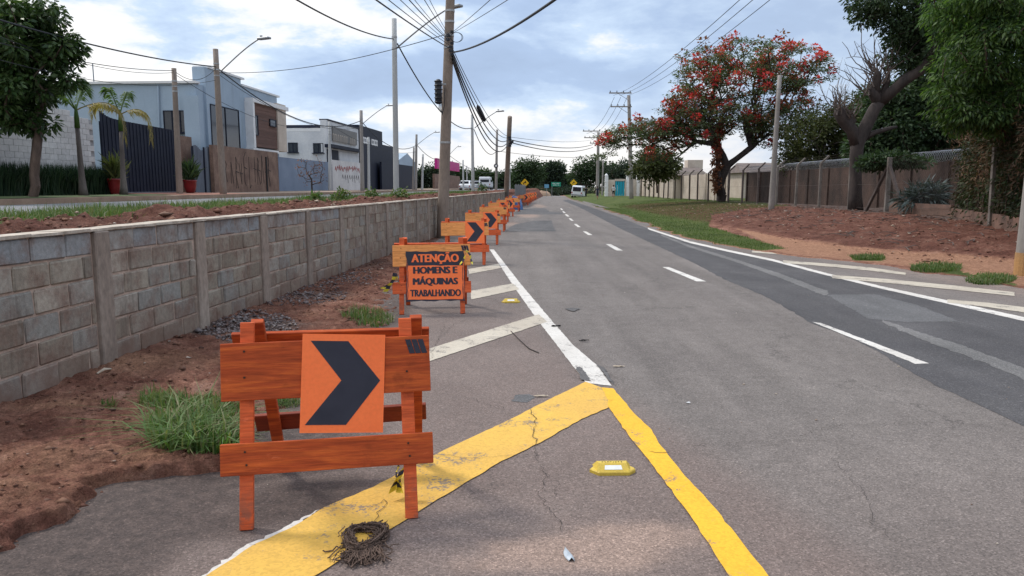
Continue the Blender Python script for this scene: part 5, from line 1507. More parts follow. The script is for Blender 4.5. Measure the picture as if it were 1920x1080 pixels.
pot(357, 35.2, 'red pot with a dark spiky plant right of the dark gate', L_DARK)
# blades: hedge, median grass, verge grass, tufts
def blades(P, H, lean=.5, w=.010, rs=RN, seg=2):
    """tapered bent blades standing on P"""
    n = len(P); H = np.asarray(H) * np.ones(n)
    a = rs.uniform(0, 2 * np.pi, n); d = np.stack([np.cos(a), np.sin(a), np.zeros(n)], 1)
    s_ = np.stack([-np.sin(a), np.cos(a), np.zeros(n)], 1) * (w * rs.uniform(.7, 1.3, n))[:, None]
    l = (np.abs(rs.normal(0, lean, n)))[:, None]
    up = np.array([[0, 0, 1.0]])
    m_ = P + up * (H * .55)[:, None] + d * (l * H[:, None] * .25)
    e = P + up * (H * (1 - .25 * np.minimum(l[:, 0], 1.5)))[:, None] + d * (l * H[:, None] * .85)
    V = np.stack([P - s_, P + s_, m_ + s_ * .7, m_ - s_ * .7, e], 1).reshape(-1, 3)
    i = np.arange(n)[:, None] * 5
    F4 = i + np.array([[0, 1, 2, 3]]); F3 = i + np.array([[3, 2, 4, 4]])
    return V, F4, F3
def blade_mesh(name, P, H, mat, parent=None, kind=None, lean=.5, w=.01, rs=RN):
    V, F4, F3 = blades(np.asarray(P, float), H, lean, w, rs)
    n = len(F4)
    # the tip as a thin quad: last corner doubled slightly
    V = V.reshape(-1, 5, 3); V = np.concatenate([V, V[:, 4:5] + np.array([0, 0, .0008])], 1).reshape(-1, 3)
    i = np.arange(n)[:, None] * 6
    F = np.concatenate([i + np.array([[0, 1, 2, 3]]), i + np.array([[3, 2, 4, 5]])], 0)
    return np_mesh(name, V, F, mat, parent, kind=kind)
G1 = leafmat('grass_blade', [(.040, .085, .020), (.075, .135, .035), (.10, .155, .05), (.13, .15, .06), (.20, .18, .10)], .3, .6, .6)
G2 = leafmat('hedge_blade', [(.012, .030, .016), (.022, .048, .024), (.035, .065, .03)], .15, .5, .5)
G3 = leafmat('verge_grass_blade', [(.055, .095, .025), (.085, .13, .035), (.12, .15, .05)], .3, .7, .5)
rs = np.random.RandomState(3)
n = 9000; y = rs.uniform(20.5, 30.0, n); off = OFc - rs.uniform(.35, 1.1, n)
P = np.stack([y * SL - off, y, np.full(n, 1.3)], 1)
hg = root('hedge', S(26, OFc - .7, 1.3), 'dark strappy-leaved hedge along the foot of the white wall', 'hedge')
blade_mesh('hedge_leaves', P, rs.uniform(.7, 1.25, n), G2, hg, lean=.35, w=.022, rs=rs)
# median grass
def medZ(x, y): return 1.12
n = 60000; y = 3 + 60 * rs.uniform(0, 1, n) ** 1.6; t_ = rs.uniform(1.1, 4.6, n)
m_ = fbm(y * .9 + 3, t_ * .9, 61, 4) + (t_ - 2.4) * .06
keep = m_ > np.where(y < 18, .46, .50)
y, t_ = y[keep], t_[keep]
P = np.stack([y * SL - OW - t_, y, np.full(len(y), 1.13)], 1)
o = blade_mesh('median_grass', P, rs.uniform(.07, .22, len(y)) * (.35 + 1.5 * fbm(y * 1.7, t_ * 1.7, 81, 3)), G1, kind='stuff', lean=.7, w=.007, rs=rs)
tag(o, 'tufty grass growing on the raised median behind the block wall', 'grass')
# weedy clumps on the median
for i, (px, Y, hh, lab) in enumerate([(1010 - 257, 22, .55, 'yellow-green weed clump in front of the nearest pale pole'), (640, 20, .4, 'leafy weed on the median left of the pale pole'), (700, 21, .42, 'weed clump on the red soil right of the lamp pole'), (590, 18, .3, 'low weed on the median below the white unit'), (905, 40, .8, 'rounded green bush on the median near the leaning pole')]):
    b = dp(px, 372, Y); b.z = 1.15
    bush('weed_clump', b, [((b.x, b.y, 1.15 + hh * .5), (hh * .5, hh * .5, hh * .4))], 16, G1 if i != 4 else L_BRIGHT, .10, lab, 'weed', .10, seed=70 + i, per=14, rmax=.012, sub=.1, aspect=.5)
# bare sapling in front of the blue wall
b = dp(585, 366, 27); b.z = 1.12
sp_ = root('bare_sapling', b, 'leafless young sapling on the median in front of the low blue wall', 'sapling')
nodes, par, rad, tips = grow(b, [b + Vector((0, 0, .75))], [((b.x, b.y, 2.15), (.6, .5, .55))], 45, 90, sub=.1, rmax=.035, r_tip=.005, wig=.02, zpull=1.5)
branch_mesh(nodes, par, rad, 'trunk', M_BARKD, sp_, 5)
P, v = cluster_pts(nodes[np.array(tips)], 5, .12, rs); V, F = leaf_mesh(P, .07); np_mesh('buds', V, F, L_RUST, sp_, kind='stuff')
# verge grass
n = 150000; y = 16 + 50 * rs.uniform(0, 1, n) ** 1.7
ii = np.clip(np.searchsorted(_vy, y), 1, len(_vy) - 1); jj = rs.randint(0, _vX.shape[1] - 1, n)
x = _vX[ii, jj] + rs.uniform(-.06, .06, n); z = _vZ[ii, jj]; gg_ = _vG[ii, jj] + (fbm(x * 3, y * 3, 71, 4) - .5) * .5
k = (gg_ > .45) & (z > -.01)
P = np.stack([x[k], y[k], z[k] - .01], 1)
o = blade_mesh('verge_grass', P, rs.uniform(.03, .085, len(P)), G3, kind='stuff', lean=.6, w=.008, rs=rs)
tag(o, 'short green grass on the right verge and along the hatched shoulder', 'grass')
# dense clumps at the right shoulder
def tuft(name, pts, H, w, lab, mat=None, lean=.8, group=None):
    c = np.mean(pts, 0)
    t = root(name, tuple(c), lab, 'grass tuft', group)
    blade_mesh('blades', pts, H, mat or G1, t, lean=lean, w=w, rs=rs)
def px_pts(n, cx, cy, rx, ry, zf):
    out = []
    for k in range(n):
        a = R.uniform(0, 6.283); r = R.random() ** .6
        p = gp(cx + math.cos(a) * r * rx, cy + math.sin(a) * r * ry)
        out.append((p.x, p.y, zf(p.x, p.y)))
    return np.array(out)
vz = lambda x, y: max(0.0, vergeZ(x, y)) - .01
tuft('grass_clump', px_pts(700, 1628, 485, 32, 5, vz), rs.uniform(.05, .13, 700), .008, 'small grass clump at the end of the upper hatched line')
tuft('grass_clump', px_pts(1300, 1755, 506, 48, 7, vz), rs.uniform(.06, .15, 1300), .008, 'longer grass clump between the dirt path and the hatched lines')
tuft('grass_clump', px_pts(1100, 1858, 527, 48, 8, vz), rs.uniform(.05, .14, 1100), .008, 'grass clump nearest the right edge beside the ochre-footed pole')
lz = lambda x, y: leftZ(x, y) - .01
rs = np.random.RandomState(12)
tuft('grass_tuft', px_pts(1150, 368, 838, 92, 44, lz), rs.uniform(.06, .27, 1150), .0065, 'largest long-bladed green tuft left of the nearest barricade', lean=1.5)
tuft('grass_tuft', px_pts(420, 305, 765, 48, 14, lz), rs.uniform(.06, .15, 420), .004, 'small tuft on the dirt up-left of the largest tuft', lean=.8)
tuft('grass_tuft', px_pts(380, 400, 775, 50, 12, lz), rs.uniform(.05, .13, 380), .004, 'thin tuft on the dirt directly behind the largest tuft', lean=.8)
tuft('grass_tuft', px_pts(520, 690, 602, 48, 13, lz), rs.uniform(.06, .15, 520), .0055, 'green tuft at the asphalt edge left of the worded barricade', lean=.9)
tuft('grass_tuft', px_pts(200, 535, 758, 30, 8, lz), rs.uniform(.04, .10, 200), .004, 'grass seen between the boards of the nearest barricade', lean=.9)
tuft('grass_tuft', px_pts(60, 205, 772, 14, 6, lz), rs.uniform(.03, .08, 60), .004, 'tiny weed on bare soil near the wall', lean=.9)
# ------------------------------------------------------------------ barricades
def wood(name, c1, c2, rough=.62):
    m, q, b = new_mat(name)
    p = OBJ(q)
    r = RND(q)
    off = q.n('ShaderNodeCombineXYZ'); q.l(q.math('MULTIPLY', r, 37.0), off.inputs[0])
    va = q.n('ShaderNodeVectorMath', operation='ADD'); q.l(p, va.inputs[0]); q.l(off.outputs[0], va.inputs[1])
    g1 = q.noise(vscale(q, va.outputs[0], 1.6, 22, 22), 1.6, 6, .62, .6)
    g2 = q.noise(vscale(q, va.outputs[0], 5, 60, 60), 2.0, 3, .6)
    bl = q.noise(va.outputs[0], 5.5, 5, .65)
    col = q.ramp(g1, [(.30, tuple(x * .72 for x in c2)), (.46, c2), (.64, c1)])
    col = q.mix(1.0, col, q.ramp(g2, [(.35, .82), (.6, 1.08)]), 'MULTIPLY')
    col = q.mix(q.smooth(bl, .56, .74, 0, .55), col, tuple(x * .42 for x in c2))
    sc2 = q.noise(vscale(q, va.outputs[0], 3, 9, 9), 3.0, 7, .7)
    col = q.mix(q.smooth(sc2, .60, .72, 0, .45), col, tuple(min(1, x * 1.3 + .05) for x in c1))
    sp3 = q.n('ShaderNodeSeparateXYZ'); q.l(p, sp3.inputs[0])
    mud = q.math('MULTIPLY', q.smooth(sp3.outputs[2], .0, .30, 1, 0), q.smooth(q.noise(p, 14, 6, .7), .42, .62, 0, .75))
    col = q.mix(mud, col, (.17, .085, .06))
    q.l(col, b.inputs['Base Color'])
    b.inputs['Roughness'].default_value = rough
    bump(q, b, q.math('ADD', g1, g2), .5, .003)
    return m
M_WRED = wood('red_stained_wood', (.56, .108, .021), (.40, .064, .015), .8)
M_WLEG = wood('orange_red_painted_wood', (.74, .135, .036), (.62, .10, .026))
M_WPALE = wood('pale_varnished_wood', (.88, .36, .105), (.78, .29, .075), .5)
M_WDARK = wood('dark_red_wood', (.26, .045, .016), (.20, .032, .013))
M_SIGNO = basic('orange_sign_face', (1.0, .20, .052), (.95, .18, .045), 3, rough=.42, speck=.05, bsc=60, obj=True)
M_SIGNK = basic('charcoal_sign_print', (.022, .022, .035), (.032, .032, .048), 5, rough=.45, obj=True)
M_NAIL = basic('rusty_nail', (.06, .035, .025), rough=.6)
M_TAPEY = basic('yellow_tape', (.75, .60, .05), rough=.4)
LEAN = .205
def fpl(x, z, d=0.0):
    """point on the leaning front plane of a barricade, d in front of it"""
    a = math.atan(LEAN)
    return Vector((x, LEAN * z - d * math.cos(a), z + d * math.sin(a) * 0))
def plank(mb, x0, z0, x1, z1, h, t, front=True, m=0, d=.0, tw=0.0):
    """board between two points of the front (or rear) plane"""
    a = math.atan(LEAN) if front else -math.atan(RL)
    c = Vector(((x0 + x1) / 2, LEAN * (z0 + z1) / 2, (z0 + z1) / 2)); L = math.hypot(x1 - x0, z1 - z0)
    if not front: c.y = REAR - RL * c.z
    n = Vector((0, -math.cos(a), math.sin(a) * (1 if front else 1)))
    if not front: n = Vector((0, math.cos(a), -math.sin(a)))
    ang = math.atan2(z1 - z0, x1 - x0)
    Rm = Matrix.Rotation(-a, 3, 'X') @ Matrix.Rotation(-ang, 3, 'Y')
    mb.box(c + n * d, (L, t, h), Rm, m, bev=.003)
REAR = .78
RL = (REAR - LEAN * .95 - .07) / .95
def slab_front(parent_mb, pts, xc, zc, rot, d, t, m=0):
    a = math.atan(LEAN)
    U = Vector((math.cos(rot), 0, math.sin(rot))); Vv = Vector((-math.sin(rot), 0, math.cos(rot)))
    sh = lambda v: Vector((v.x, math.sin(a) * v.z, math.cos(a) * v.z))
    O = Vector((xc, LEAN * zc, zc)) + Vector((0, -math.cos(a), math.sin(a))) * d
    parent_mb.slab(O, sh(U), sh(Vv), Vector((0, -math.cos(a), math.sin(a))), pts, t, m)
def barricade(name, label, board, leg, low, group, sign=True, text=False, rear=None):
    t = root(name, (0, 0, 0), label, 'barricade', group)
    a = math.atan(LEAN)
    for s_ in (-1, 1):
        x = s_ * .385
        mb = MB(); mb.beam(fpl(x, 0), fpl(x + .012 * s_ * -1, .955), .062, .034, up=(0, 1, 0), bev=.003); mb.build('leg', leg, t)
        x2 = x + .055
        mb = MB(); mb.beam((x2, REAR, 0), (x2 - .01, REAR - RL * .95, .95), .060, .034, up=(0, 1, 0), bev=.003); mb.build('leg', low if rear is None else rear, t)
    mb = MB(); plank(mb, -.49, .725, .49, .735, .272, .022, d=.029); tb = mb.build('top_board', board, t)
    mb = MB(); plank(mb, -.495, .325, .495, .332, .148, .022, d=.029); lb = mb.build('lower_board', low if not text else leg, t)
    mb = MB(); plank(mb, -.44, .30, .49, .33, .12, .022, front=False, d=.029); mb.build('rear_board', M_WDARK, t)
    mb = MB(); plank(mb, -.48, .80, .50, .80, .14, .022, front=False, d=.031); mb.build('rear_board', low, t)
    mb = MB()
    for (z, b_) in ((.70, 0), (.82, 0), (.30, 1), (.36, 1)):
        for s_ in (-1, 1):
            p = Vector((s_ * .385 + R.uniform(-.01, .01), LEAN * z, z)) + Vector((0, -math.cos(a), math.sin(a))) * .041
            mb.tube([p, p + Vector((0, -.003, 0))], .0055, 6)
    mb.build('nail', M_NAIL, t, kind='stuff')
    if sign:
        s1 = MB(); w, h = .195, .235
        xs, zs, rt, d = (.072, .655, -.045, .044) if board is M_WRED else (.205, .665, 0.0, .044)
        slab_front(s1, [(-w, -h), (w, -h), (w, h), (-w, h)], xs, zs, rt, d, .004)
        sg_ = s1.build('chevron_panel', M_SIGNO, t)
        k = MB(); P = [(-.40, .43), (.05, .43), (.45, .03), (.05, -.42), (-.44, -.42), (-.02, .03)]
        slab_front(k, [(u_ * w * 2, v_ * h * 2) for u_, v_ in P][::-1], xs, zs, rt, d + .0045, .0012)
        k.build('chevron', M_SIGNK, sg_)
    # dark slanted maker's mark on the board's right end
    mk = MB()
    for q in range(3):
        x0 = .392 + q * .030
        slab_front(mk, [(x0, .050), (x0 + .026, .050), (x0 + .006, .118), (x0 - .020, .118)], 0, .735, 0, .0415, .0012)
    mk.build('maker_mark', M_SIGNK, tb)
    return t
def place(t, foot_l, foot_r, z=0.0):
    c = (foot_l + foot_r) / 2; d = foot_r - foot_l
    t.location = (c.x, c.y, z); t.rotation_euler = (0, 0, math.atan2(d.y, d.x))
b_near = barricade('barricade', 'nearest dark red-brown wooden barricade with a tilted orange chevron sign', M_WRED, M_WLEG, M_WRED, 'wooden road barricades')
place(b_near, gp(463, 993), gp(772, 971))
# worded sign
b_word = barricade('barricade', 'barricade with the tattered ATENÇÃO worded banner and pale top board', M_WPALE, M_WLEG, M_WLEG, 'wooden road barricades', sign=False, text=True)
ws = MB()
a_ = math.atan(LEAN)
w, h = .365, .315
edge = []
rr = random.Random(4)
def tatter(p0, p1, n, amp):
    out = []
    for k in range(n):
        f = k / n
        out.append((p0[0] + (p1[0] - p0[0]) * f + rr.uniform(-amp, amp), p0[1] + (p1[1] - p0[1]) * f + rr.uniform(-amp, amp)))
    return out
cs = [(-w, -h), (w, -h), (w, h), (-w, h)]
for k in range(4): edge += tatter(cs[k], cs[(k + 1) % 4], 12, .008)
ZC, XC = .47, .045
slab_front(ws, edge, XC, ZC, -.004, .046, .004)
banner = ws.build('banner', M_SIGNK, b_word)
i1 = MB(); e2 = []
cs = [(-w + .022, -h + .022), (w - .022, -h + .018), (w - .022, h * .42), (-w + .022, h * .42)]
for k in range(4): e2 += tatter(cs[k], cs[(k + 1) % 4], 10, .004)
slab_front(i1, e2, XC, ZC, -.004, .0505, .001); i1.build('orange_field', M_SIGNO, banner)
i2 = MB()
for sx_ in (-1, 1): slab_front(i2, tatter((sx_ * (w - .006), -h + .01), (sx_ * (w - .006), h - .1), 8, .003) + tatter((sx_ * (w - .014), h - .1), (sx_ * (w - .014), -h + .01), 8, .003), XC, ZC, 0, .0505, .001)
i2.build('orange_edge', M_SIGNO, banner, kind='stuff')
def text_mesh(body, size, bold, sxx, mat, parent, zc, width):
    cu = bpy.data.curves.new('lettering', 'FONT')
    cu.body = body; cu.size = size; cu.align_x = 'CENTER'; cu.align_y = 'CENTER'; cu.offset = bold; cu.extrude = .0006; cu.resolution_u = 3
    to = bpy.data.objects.new('lettering', cu); COL.objects.link(to)
    dg = bpy.context.evaluated_depsgraph_get(); dg.update()
    m1 = bpy.data.meshes.new_from_object(to.evaluated_get(dg))
    bpy.data.objects.remove(to)
    bmm = bmesh.new()
    for q in range(5):
        n0 = len(bmm.verts); bmm.from_mesh(m1); bmm.verts.ensure_lookup_table()
        for v in bmm.verts[n0:]: v.co += Vector(((q - 2) * sxx, ((q % 2) - .5) * sxx * .5, .0003 * q))
    me = bpy.data.meshes.new('lettering'); bmm.to_mesh(me); bmm.free()
    xs = [v.co.x for v in me.vertices]; W_ = max(xs) - min(xs); cx = (max(xs) + min(xs)) / 2
    k = width / W_
    O = Vector((XC, LEAN * zc, zc)) + Vector((0, -math.cos(a_), math.sin(a_))) * .0535
    for v in me.vertices:
        x, y, z = v.co
        v.co = O + Vector(((x - cx) * k, math.sin(a_) * y, math.cos(a_) * y)) + Vector((0, -math.cos(a_), math.sin(a_))) * z
    me.materials.clear(); me.materials.append(mat)
    o = bpy.data.objects.new('lettering', me); COL.objects.link(o); o.parent = parent
    return o
text_mesh('ATENÇÃO', .145, .0, .0042, M_SIGNO, banner, ZC + h * .69, .60)
text_mesh('HOMENS E', .122, 0, .0044, M_SIGNK, banner, ZC + h * .22, .56)
text_mesh('MÁQUINAS', .118, 0, .0044, M_SIGNK, banner, ZC - h * .22, .57)
text_mesh('TRABALHANDO', .122, 0, .0038, M_SIGNK, banner, ZC - h * .68, .64)
place(b_word, gp(753, 590), gp(868, 588))
b_word.location.x += .0
# scraps of hazard tape
def tape(parent_label, p, n, L, seed):
    rr = random.Random(seed); t = root('hazard_tape', p, parent_label, 'tape scrap')
    my, mk = MB(), MB()
    for q in range(n):
        a = Vector(p) + Vector((rr.uniform(-.03, .03), rr.uniform(-.03, .0), 0)); d = Vector((rr.uniform(-.5, .5), rr.uniform(-.3, .3), -1)).normalized()
        s_ = Vector((rr.uniform(-1, 1), rr.uniform(-1, 1), .2)).normalized() * .022
        for k in range(6):
            b_ = a + d * L / 6; s2 = (s_ + Vector((rr.uniform(-.01, .01), rr.uniform(-.01, .01), 0)))
            (my if k % 2 else mk).quad(a - s_, a + s_, b_ + s2, b_ - s2)
            a = b_; s_ = s2; d = (d + Vector((rr.uniform(-.6, .6), rr.uniform(-.6, .6), 0))).normalized(); 
            if a.z < .02: a.z = .02
    my.build('yellow_band', M_TAPEY, t, kind='stuff'); mk.build('black_band', M_SIGNK, t, kind='stuff')
tape('crumpled yellow and black tape beside the right leg of the nearest barricade', (-.565, 3.66, .20), 2, .17, 3)
tape('strip of hazard tape tied at the top right of the worded barricade', tuple(dp(870, 462, 9.2)), 2, .28, 5)
tape('black and yellow tape remnant at the left leg of the worded barricade', tuple(dp(742, 512, 9.2)), 3, .28, 8)
proto = barricade('barricade', 'pale-board chevron barricade directly behind the worded one', M_WPALE, M_WLEG, M_WLEG, 'wooden road barricades')
spots = [(-.96, 15.15, .10, True, None), (-.80, 20.5, .08, True, 'pale-board chevron barricade with its chevron half hidden by the one in front of it'), (-.68, 26.7, .03, False, 'pale-board barricade without visible chevron between two chevron ones'),
         (-.58, 33.6, .06, True, 'chevron barricade level with the start of the second dark asphalt patch'), (-.33, 40.0, .10, True, 'small chevron barricade just behind the one beside the dark patch'), (.02, 48, -.05, False, 'plain board barricade in front of the blue tarpaulin'),
         (.16, 57, .0, False, 'wide plain pale barricade directly below the blue tarpaulin'), (1.0, 64, .1, True, 'first barricade of the far tight cluster, nearest the tarpaulin'), (1.3, 70, .0, True, 'far cluster barricade, second after the tarpaulin'), (1.65, 76, .1, True, 'far cluster barricade in the middle of the tight group'),
         (2.0, 82, .05, True, 'far cluster barricade last but one before the road bends'), (2.45, 88, .1, True, 'farthest barricade at the road bend')]
for i, (x, y, rz, sg_, lab) in enumerate(spots):
    o = proto if i == 0 else copy_tree(proto)
    o.location = (x, y, 0); o.rotation_euler = (0, 0, rz)
    if lab: o['label'] = lab
    if not sg_:
        for ch in list(o.children):
            if ch.name.startswith('chevron_panel'):
                for c2 in list(ch.children): bpy.data.objects.remove(c2)
                bpy.data.objects.remove(ch)
# ------------------------------------------------------------------ small things on the road
M_STUD = basic('stud_yellow_plastic', (.62, .44, .06), (.50, .34, .06), 14, rough=.5, speck=.12, bsc=120)
M_REFL = basic('white_reflector', (.80, .80, .78), (.70, .70, .70), 30, rough=.3)
def stud(px, py, rz, lab):
    c = gp(px, py); t = root('road_stud', c, lab, 'road stud', None, 0)
    M_ = Matrix.Rotation(rz, 3, 'Z')
    def P(x, y, z): return c + M_ @ Vector((x, y, z))
    mb = MB(); out = [(-.13, -.005), (-.085, -.062), (.085, -.062), (.128, -.02), (.128, .0), (.09, .062), (-.09, .062)]
    top = [(x * .95, y * .92) for x, y in out]
    n = len(out)
    mb.v = [tuple(P(x, y, 0)) for x, y in out] + [tuple(P(x, y, .016)) for x, y in out] + [tuple(P(x, y, .022)) for x, y in top]
    mb.f = [tuple(reversed(range(n)))] + [tuple(2 * n + k for k in range(n))]
    for L in range(2):
        for k in range(n): mb.f.append((L * n + k, L * n + (k + 1) % n, (L + 1) * n + (k + 1) % n, (L + 1) * n + k))
    mb.mi = [0] * len(mb.f); mb.build('base_plate', M_STUD, t)
    mb = MB(); A = [(-.092, -.048, .0225), (.092, -.048, .0225), (.108, .05, .0225), (-.108, .05, .0225), (-.078, -.008, .052), (.078, -.008, .052), (.085, .03, .052), (-.085, .03, .052)]
    mb.v = [tuple(P(*p)) for p in A]; mb.f = [(0, 1, 5, 4), (1, 2, 6, 5), (2, 3, 7, 6), (3, 0, 4, 7), (4, 5, 6, 7)]; mb.mi = [0] * 5
    bd = mb.build('raised_block', M_STUD, t)
    a, b_, c_, d_ = [Vector(p) for p in (A[0], A[1], A[5], A[4])]
    nrm = (b_ - a).cross(d_ - a).normalized()
    def F(u, v): return P(*( (a * (1 - u) + b_ * u) * (1 - v) + (d_ * (1 - u) + c_ * u) * v + nrm * .0015))
    MB().quad(F(.22, .15), F(.78, .15), F(.78, .72), F(.22, .72)).build('reflector', M_REFL, t)
    mb = MB()
    for k in range(8):
        x = -.055 + k * .0155
        for s_ in range(3): mb.box(P(x + R.uniform(-.003, .003), .012 + R.uniform(-.006, .006), .0526), (.0085, .0022, .001), rz + R.choice([0, 1.57, .8]))
    mb.build('embossed_letters', M_INK, bd)
stud(1148, 884, .03, 'yellow road stud with a white reflector between the yellow painted legs')
stud(958, 567, .0, 'yellow road stud lying between the white hatch lines near the worded barricade')
M_ROPE = basic('dirty_fibre', (.15, .10, .075), (.065, .043, .034), 60, rough=.95)
c = gp(684, 1012); rp = root('rope_coil', c, 'frayed brown coil of rope lying across the edge of the yellow line', 'rope')
mb = MB(); rr = random.Random(2)
for k in range(210):
    a0 = rr.uniform(0, 6.28); span = rr.uniform(.5, 1.9); rad = rr.gauss(0, .016); zz = abs(rr.gauss(.012, .012)); pts = []
    for q in range(8):
        a = a0 + span * q / 7; r = .072 + rad * .9 + rr.uniform(-.005, .005) + .008 * math.sin(3 * a)
        pts.append(c + Vector((math.cos(a) * r * 1.05, math.sin(a) * r * 1.45 - .01, .006 + zz + rr.uniform(-.002, .005))))
    if rr.random() < .4: pts.append(pts[-1] + Vector((rr.uniform(-.03, .03), rr.uniform(-.03, .03), rr.uniform(0, .01))))
    mb.tube(pts, rr.uniform(.0018, .0042), 4, cap=False)
for k in range(150):
    s0 = c + Vector((.02 + rr.gauss(0, .033), -.10 + rr.uniform(-.03, .05), .01 + rr.random() * .02)); pts = [s0]; d = Vector((rr.gauss(0, .4), -1, 0)).normalized()
    for q in range(6):
        pts.append(pts[-1] + d * rr.uniform(.010, .034)); d = (d + Vector((rr.gauss(0, .35), rr.gauss(0, .2), 0))).normalized(); pts[-1].z = .006 + rr.random() * .022
    mb.tube(pts, rr.uniform(.0016, .0036), 4, cap=False)
mb.build('rope_strands', M_ROPE, rp, kind='stuff')
M_SHARD = basic('silvery_plastic', (.50, .54, .58), (.34, .38, .42), 25, rough=.35, metal=.2)
c = gp(1066, 1043)
mb = MB(); n = 9
for s_ in range(2):
    for k in range(n):
        f = k / (n - 1); w_ = .019 * math.sin(math.pi * min(1, f * .80 + .02)) ** .7
        y = .052 - .1 * f; x = -.012 + .022 * f
        mb.v += [tuple(c + Vector((x - w_, y, .006 - s_ * .003))), tuple(c + Vector((x, y, .020 - s_ * .003))), tuple(c + Vector((x + w_, y, .004 - s_ * .003)))]
for s_ in range(2):
    for k in range(n - 1):
        i = s_ * n * 3 + k * 3
        for q in range(2): mb.f.append((i + q, i + q + 1, i + q + 4, i + q + 3)); mb.mi.append(0)
o = mb.build('plastic_shard', M_SHARD, smooth=True); tag(o, 'small silvery pointed shard on the asphalt near the bottom edge', 'debris')
def rag(c, s_, mat, lab, name='litter', seed=1, h=.02, cat='litter'):
    rr = random.Random(seed); mb = MB(); n = 7
    pts = [[Vector(c) + Vector(((i - 3) / 6 * s_[0] + rr.uniform(-.1, .1) * s_[0], (j - 3) / 6 * s_[1] + rr.uniform(-.1, .1) * s_[1], .006 + rr.random() * h)) for i in range(n)] for j in range(n)]
    for j in range(n - 1):
        for i in range(n - 1):
            if (i in (0, n - 2)) and (j in (0, n - 2)): continue
            mb.quad(pts[j][i], pts[j][i + 1], pts[j + 1][i + 1], pts[j + 1][i])
    o = mb.build(name, mat); tag(o, lab, cat); return o
M_REDW = basic('red_wrapper', (.55, .03, .03), (.7, .65, .62), 22, rough=.4)
M_DRYS = basic('dry_pale_stick', (.48, .40, .31), (.36, .29, .22), 20)
c = gp(292, 648); c.z = leftZ(c.x, c.y); rag(c, (.20, .10), M_REDW, 'crumpled red and white wrapper at the foot of the block wall', 'wrapper', 3, .06)
o = MB().tube([gp(183, 716) + Vector((0, 0, .07)), gp(197, 712) + Vector((0, 0, .09)), gp(210, 708) + Vector((0, 0, .075))], [.008, .012, .006], 6, wob=.2).build('pale_stick', M_DRYS); tag(o, 'short pale stick on the soil by the first wall pillar', 'stick')
rag(gp(1042, 613), (.10, .03), M_INK, 'black scrap lying on the white edge line', 'scrap', 5, .02)
rag(gp(1095, 641), (.10, .03), M_INK, 'black scrap on the lane right of the white edge line', 'scrap', 6, .02)
rag(gp(1160, 688), (.10, .035), M_DRYS, 'flattened tan leaf on the lane beside the paint junction', 'dry_leaf', 7, .008)
rag(gp(1015, 744), (.11, .03), M_DRYS, 'tan chip on the asphalt above the wide faded yellow line', 'chip', 8, .01)
rag(gp(1290, 757), (.03, .02), M_REFL, 'tiny white chip on the open lane', 'chip', 9, .01)
o = MB().tube([gp(958, 622) + Vector((0, 0, .008)), gp(975, 640) + Vector((0, 0, .012)), gp(992, 655) + Vector((0, 0, .008)), gp(1010, 663) + Vector((0, 0, .008))], .005, 5).build('thin_twig', M_BARKD); tag(o, 'thin dark twig on the asphalt between hatch line and yellow line', 'twig')
# pebbles, chips and clods as stuff
def stones(name, P, S_, mat, kind='stuff', lab=None, cat='gravel', flat=.6, rs=RN):
    n = len(P); base = np.array([[1, 0, 0], [-.5, .87, 0], [-.5, -.87, 0], [0, 0, .9], [0, 0, -.9]], float)
    V = base[None] * (1 + rs.uniform(-.35, .35, (n, 5, 1)))
    a = rs.uniform(0, 6.28, n); ca, sa = np.cos(a), np.sin(a)
    X = V[:, :, 0] * ca[:, None] - V[:, :, 1] * sa[:, None]; Y = V[:, :, 0] * sa[:, None] + V[:, :, 1] * ca[:, None]
    V = np.stack([X, Y * rs.uniform(.6, 1, (n, 1)), V[:, :, 2] * flat], -1) * np.asarray(S_)[:, None, None] + np.asarray(P)[:, None, :]
    f = np.array([[0, 1, 3], [1, 2, 3], [2, 0, 3], [1, 0, 4], [2, 1, 4], [0, 2, 4]])
    F = (np.arange(n)[:, None, None] * 5 + f[None]).reshape(-1, 3)
    o = np_mesh(name, V.reshape(-1, 3), F, mat, kind=kind)
    if lab: tag(o, lab, cat)
    return o
def stonemat(name, cols):
    m, q, b = new_mat(name)
    r = q.n('ShaderNodeNewGeometry').outputs['Random Per Island']
    q.l(q.ramp(r, [(i / (len(cols) - 1), c_) for i, c_ in enumerate(cols)]), b.inputs['Base Color']); b.inputs['Roughness'].default_value = .9
    return m
M_GRAV = stonemat('gravel_mix', [(.07, .055, .055), (.14, .105, .10), (.20, .17, .165), (.13, .075, .06), (.30, .27, .26)])
M_CLOD = stonemat('soil_clods', [(.10, .045, .03), (.16, .07, .045), (.21, .11, .07), (.08, .04, .03)])
M_LITT = stonemat('pale_litter', [(.42, .33, .25), (.30, .20, .14), (.55, .48, .40), (.22, .13, .09), (.12, .07, .05)])
rs = np.random.RandomState(9)
def strip_pts(n, y0, y1, pw=1.4, t0=.0, t1=1.0):
    y = y0 + (y1 - y0) * rs.uniform(0, 1, n) ** pw; x0 = y * SL - OW + .02; x1 = edgeX(y) + .05
    f = rs.uniform(t0, t1, n); x = x0 + (x1 - x0) * f
    return x, y
x, y = strip_pts(6000, 2.2, 24); z = np.array([leftZ(a, b) for a, b in zip(x, y)])
stones('soil_clods', np.stack([x, y, z], 1), rs.gamma(1.8, .0055, 6000) + .003, M_CLOD, lab='loose clods of red soil on the dirt shoulder', cat='soil', rs=rs)
P = []
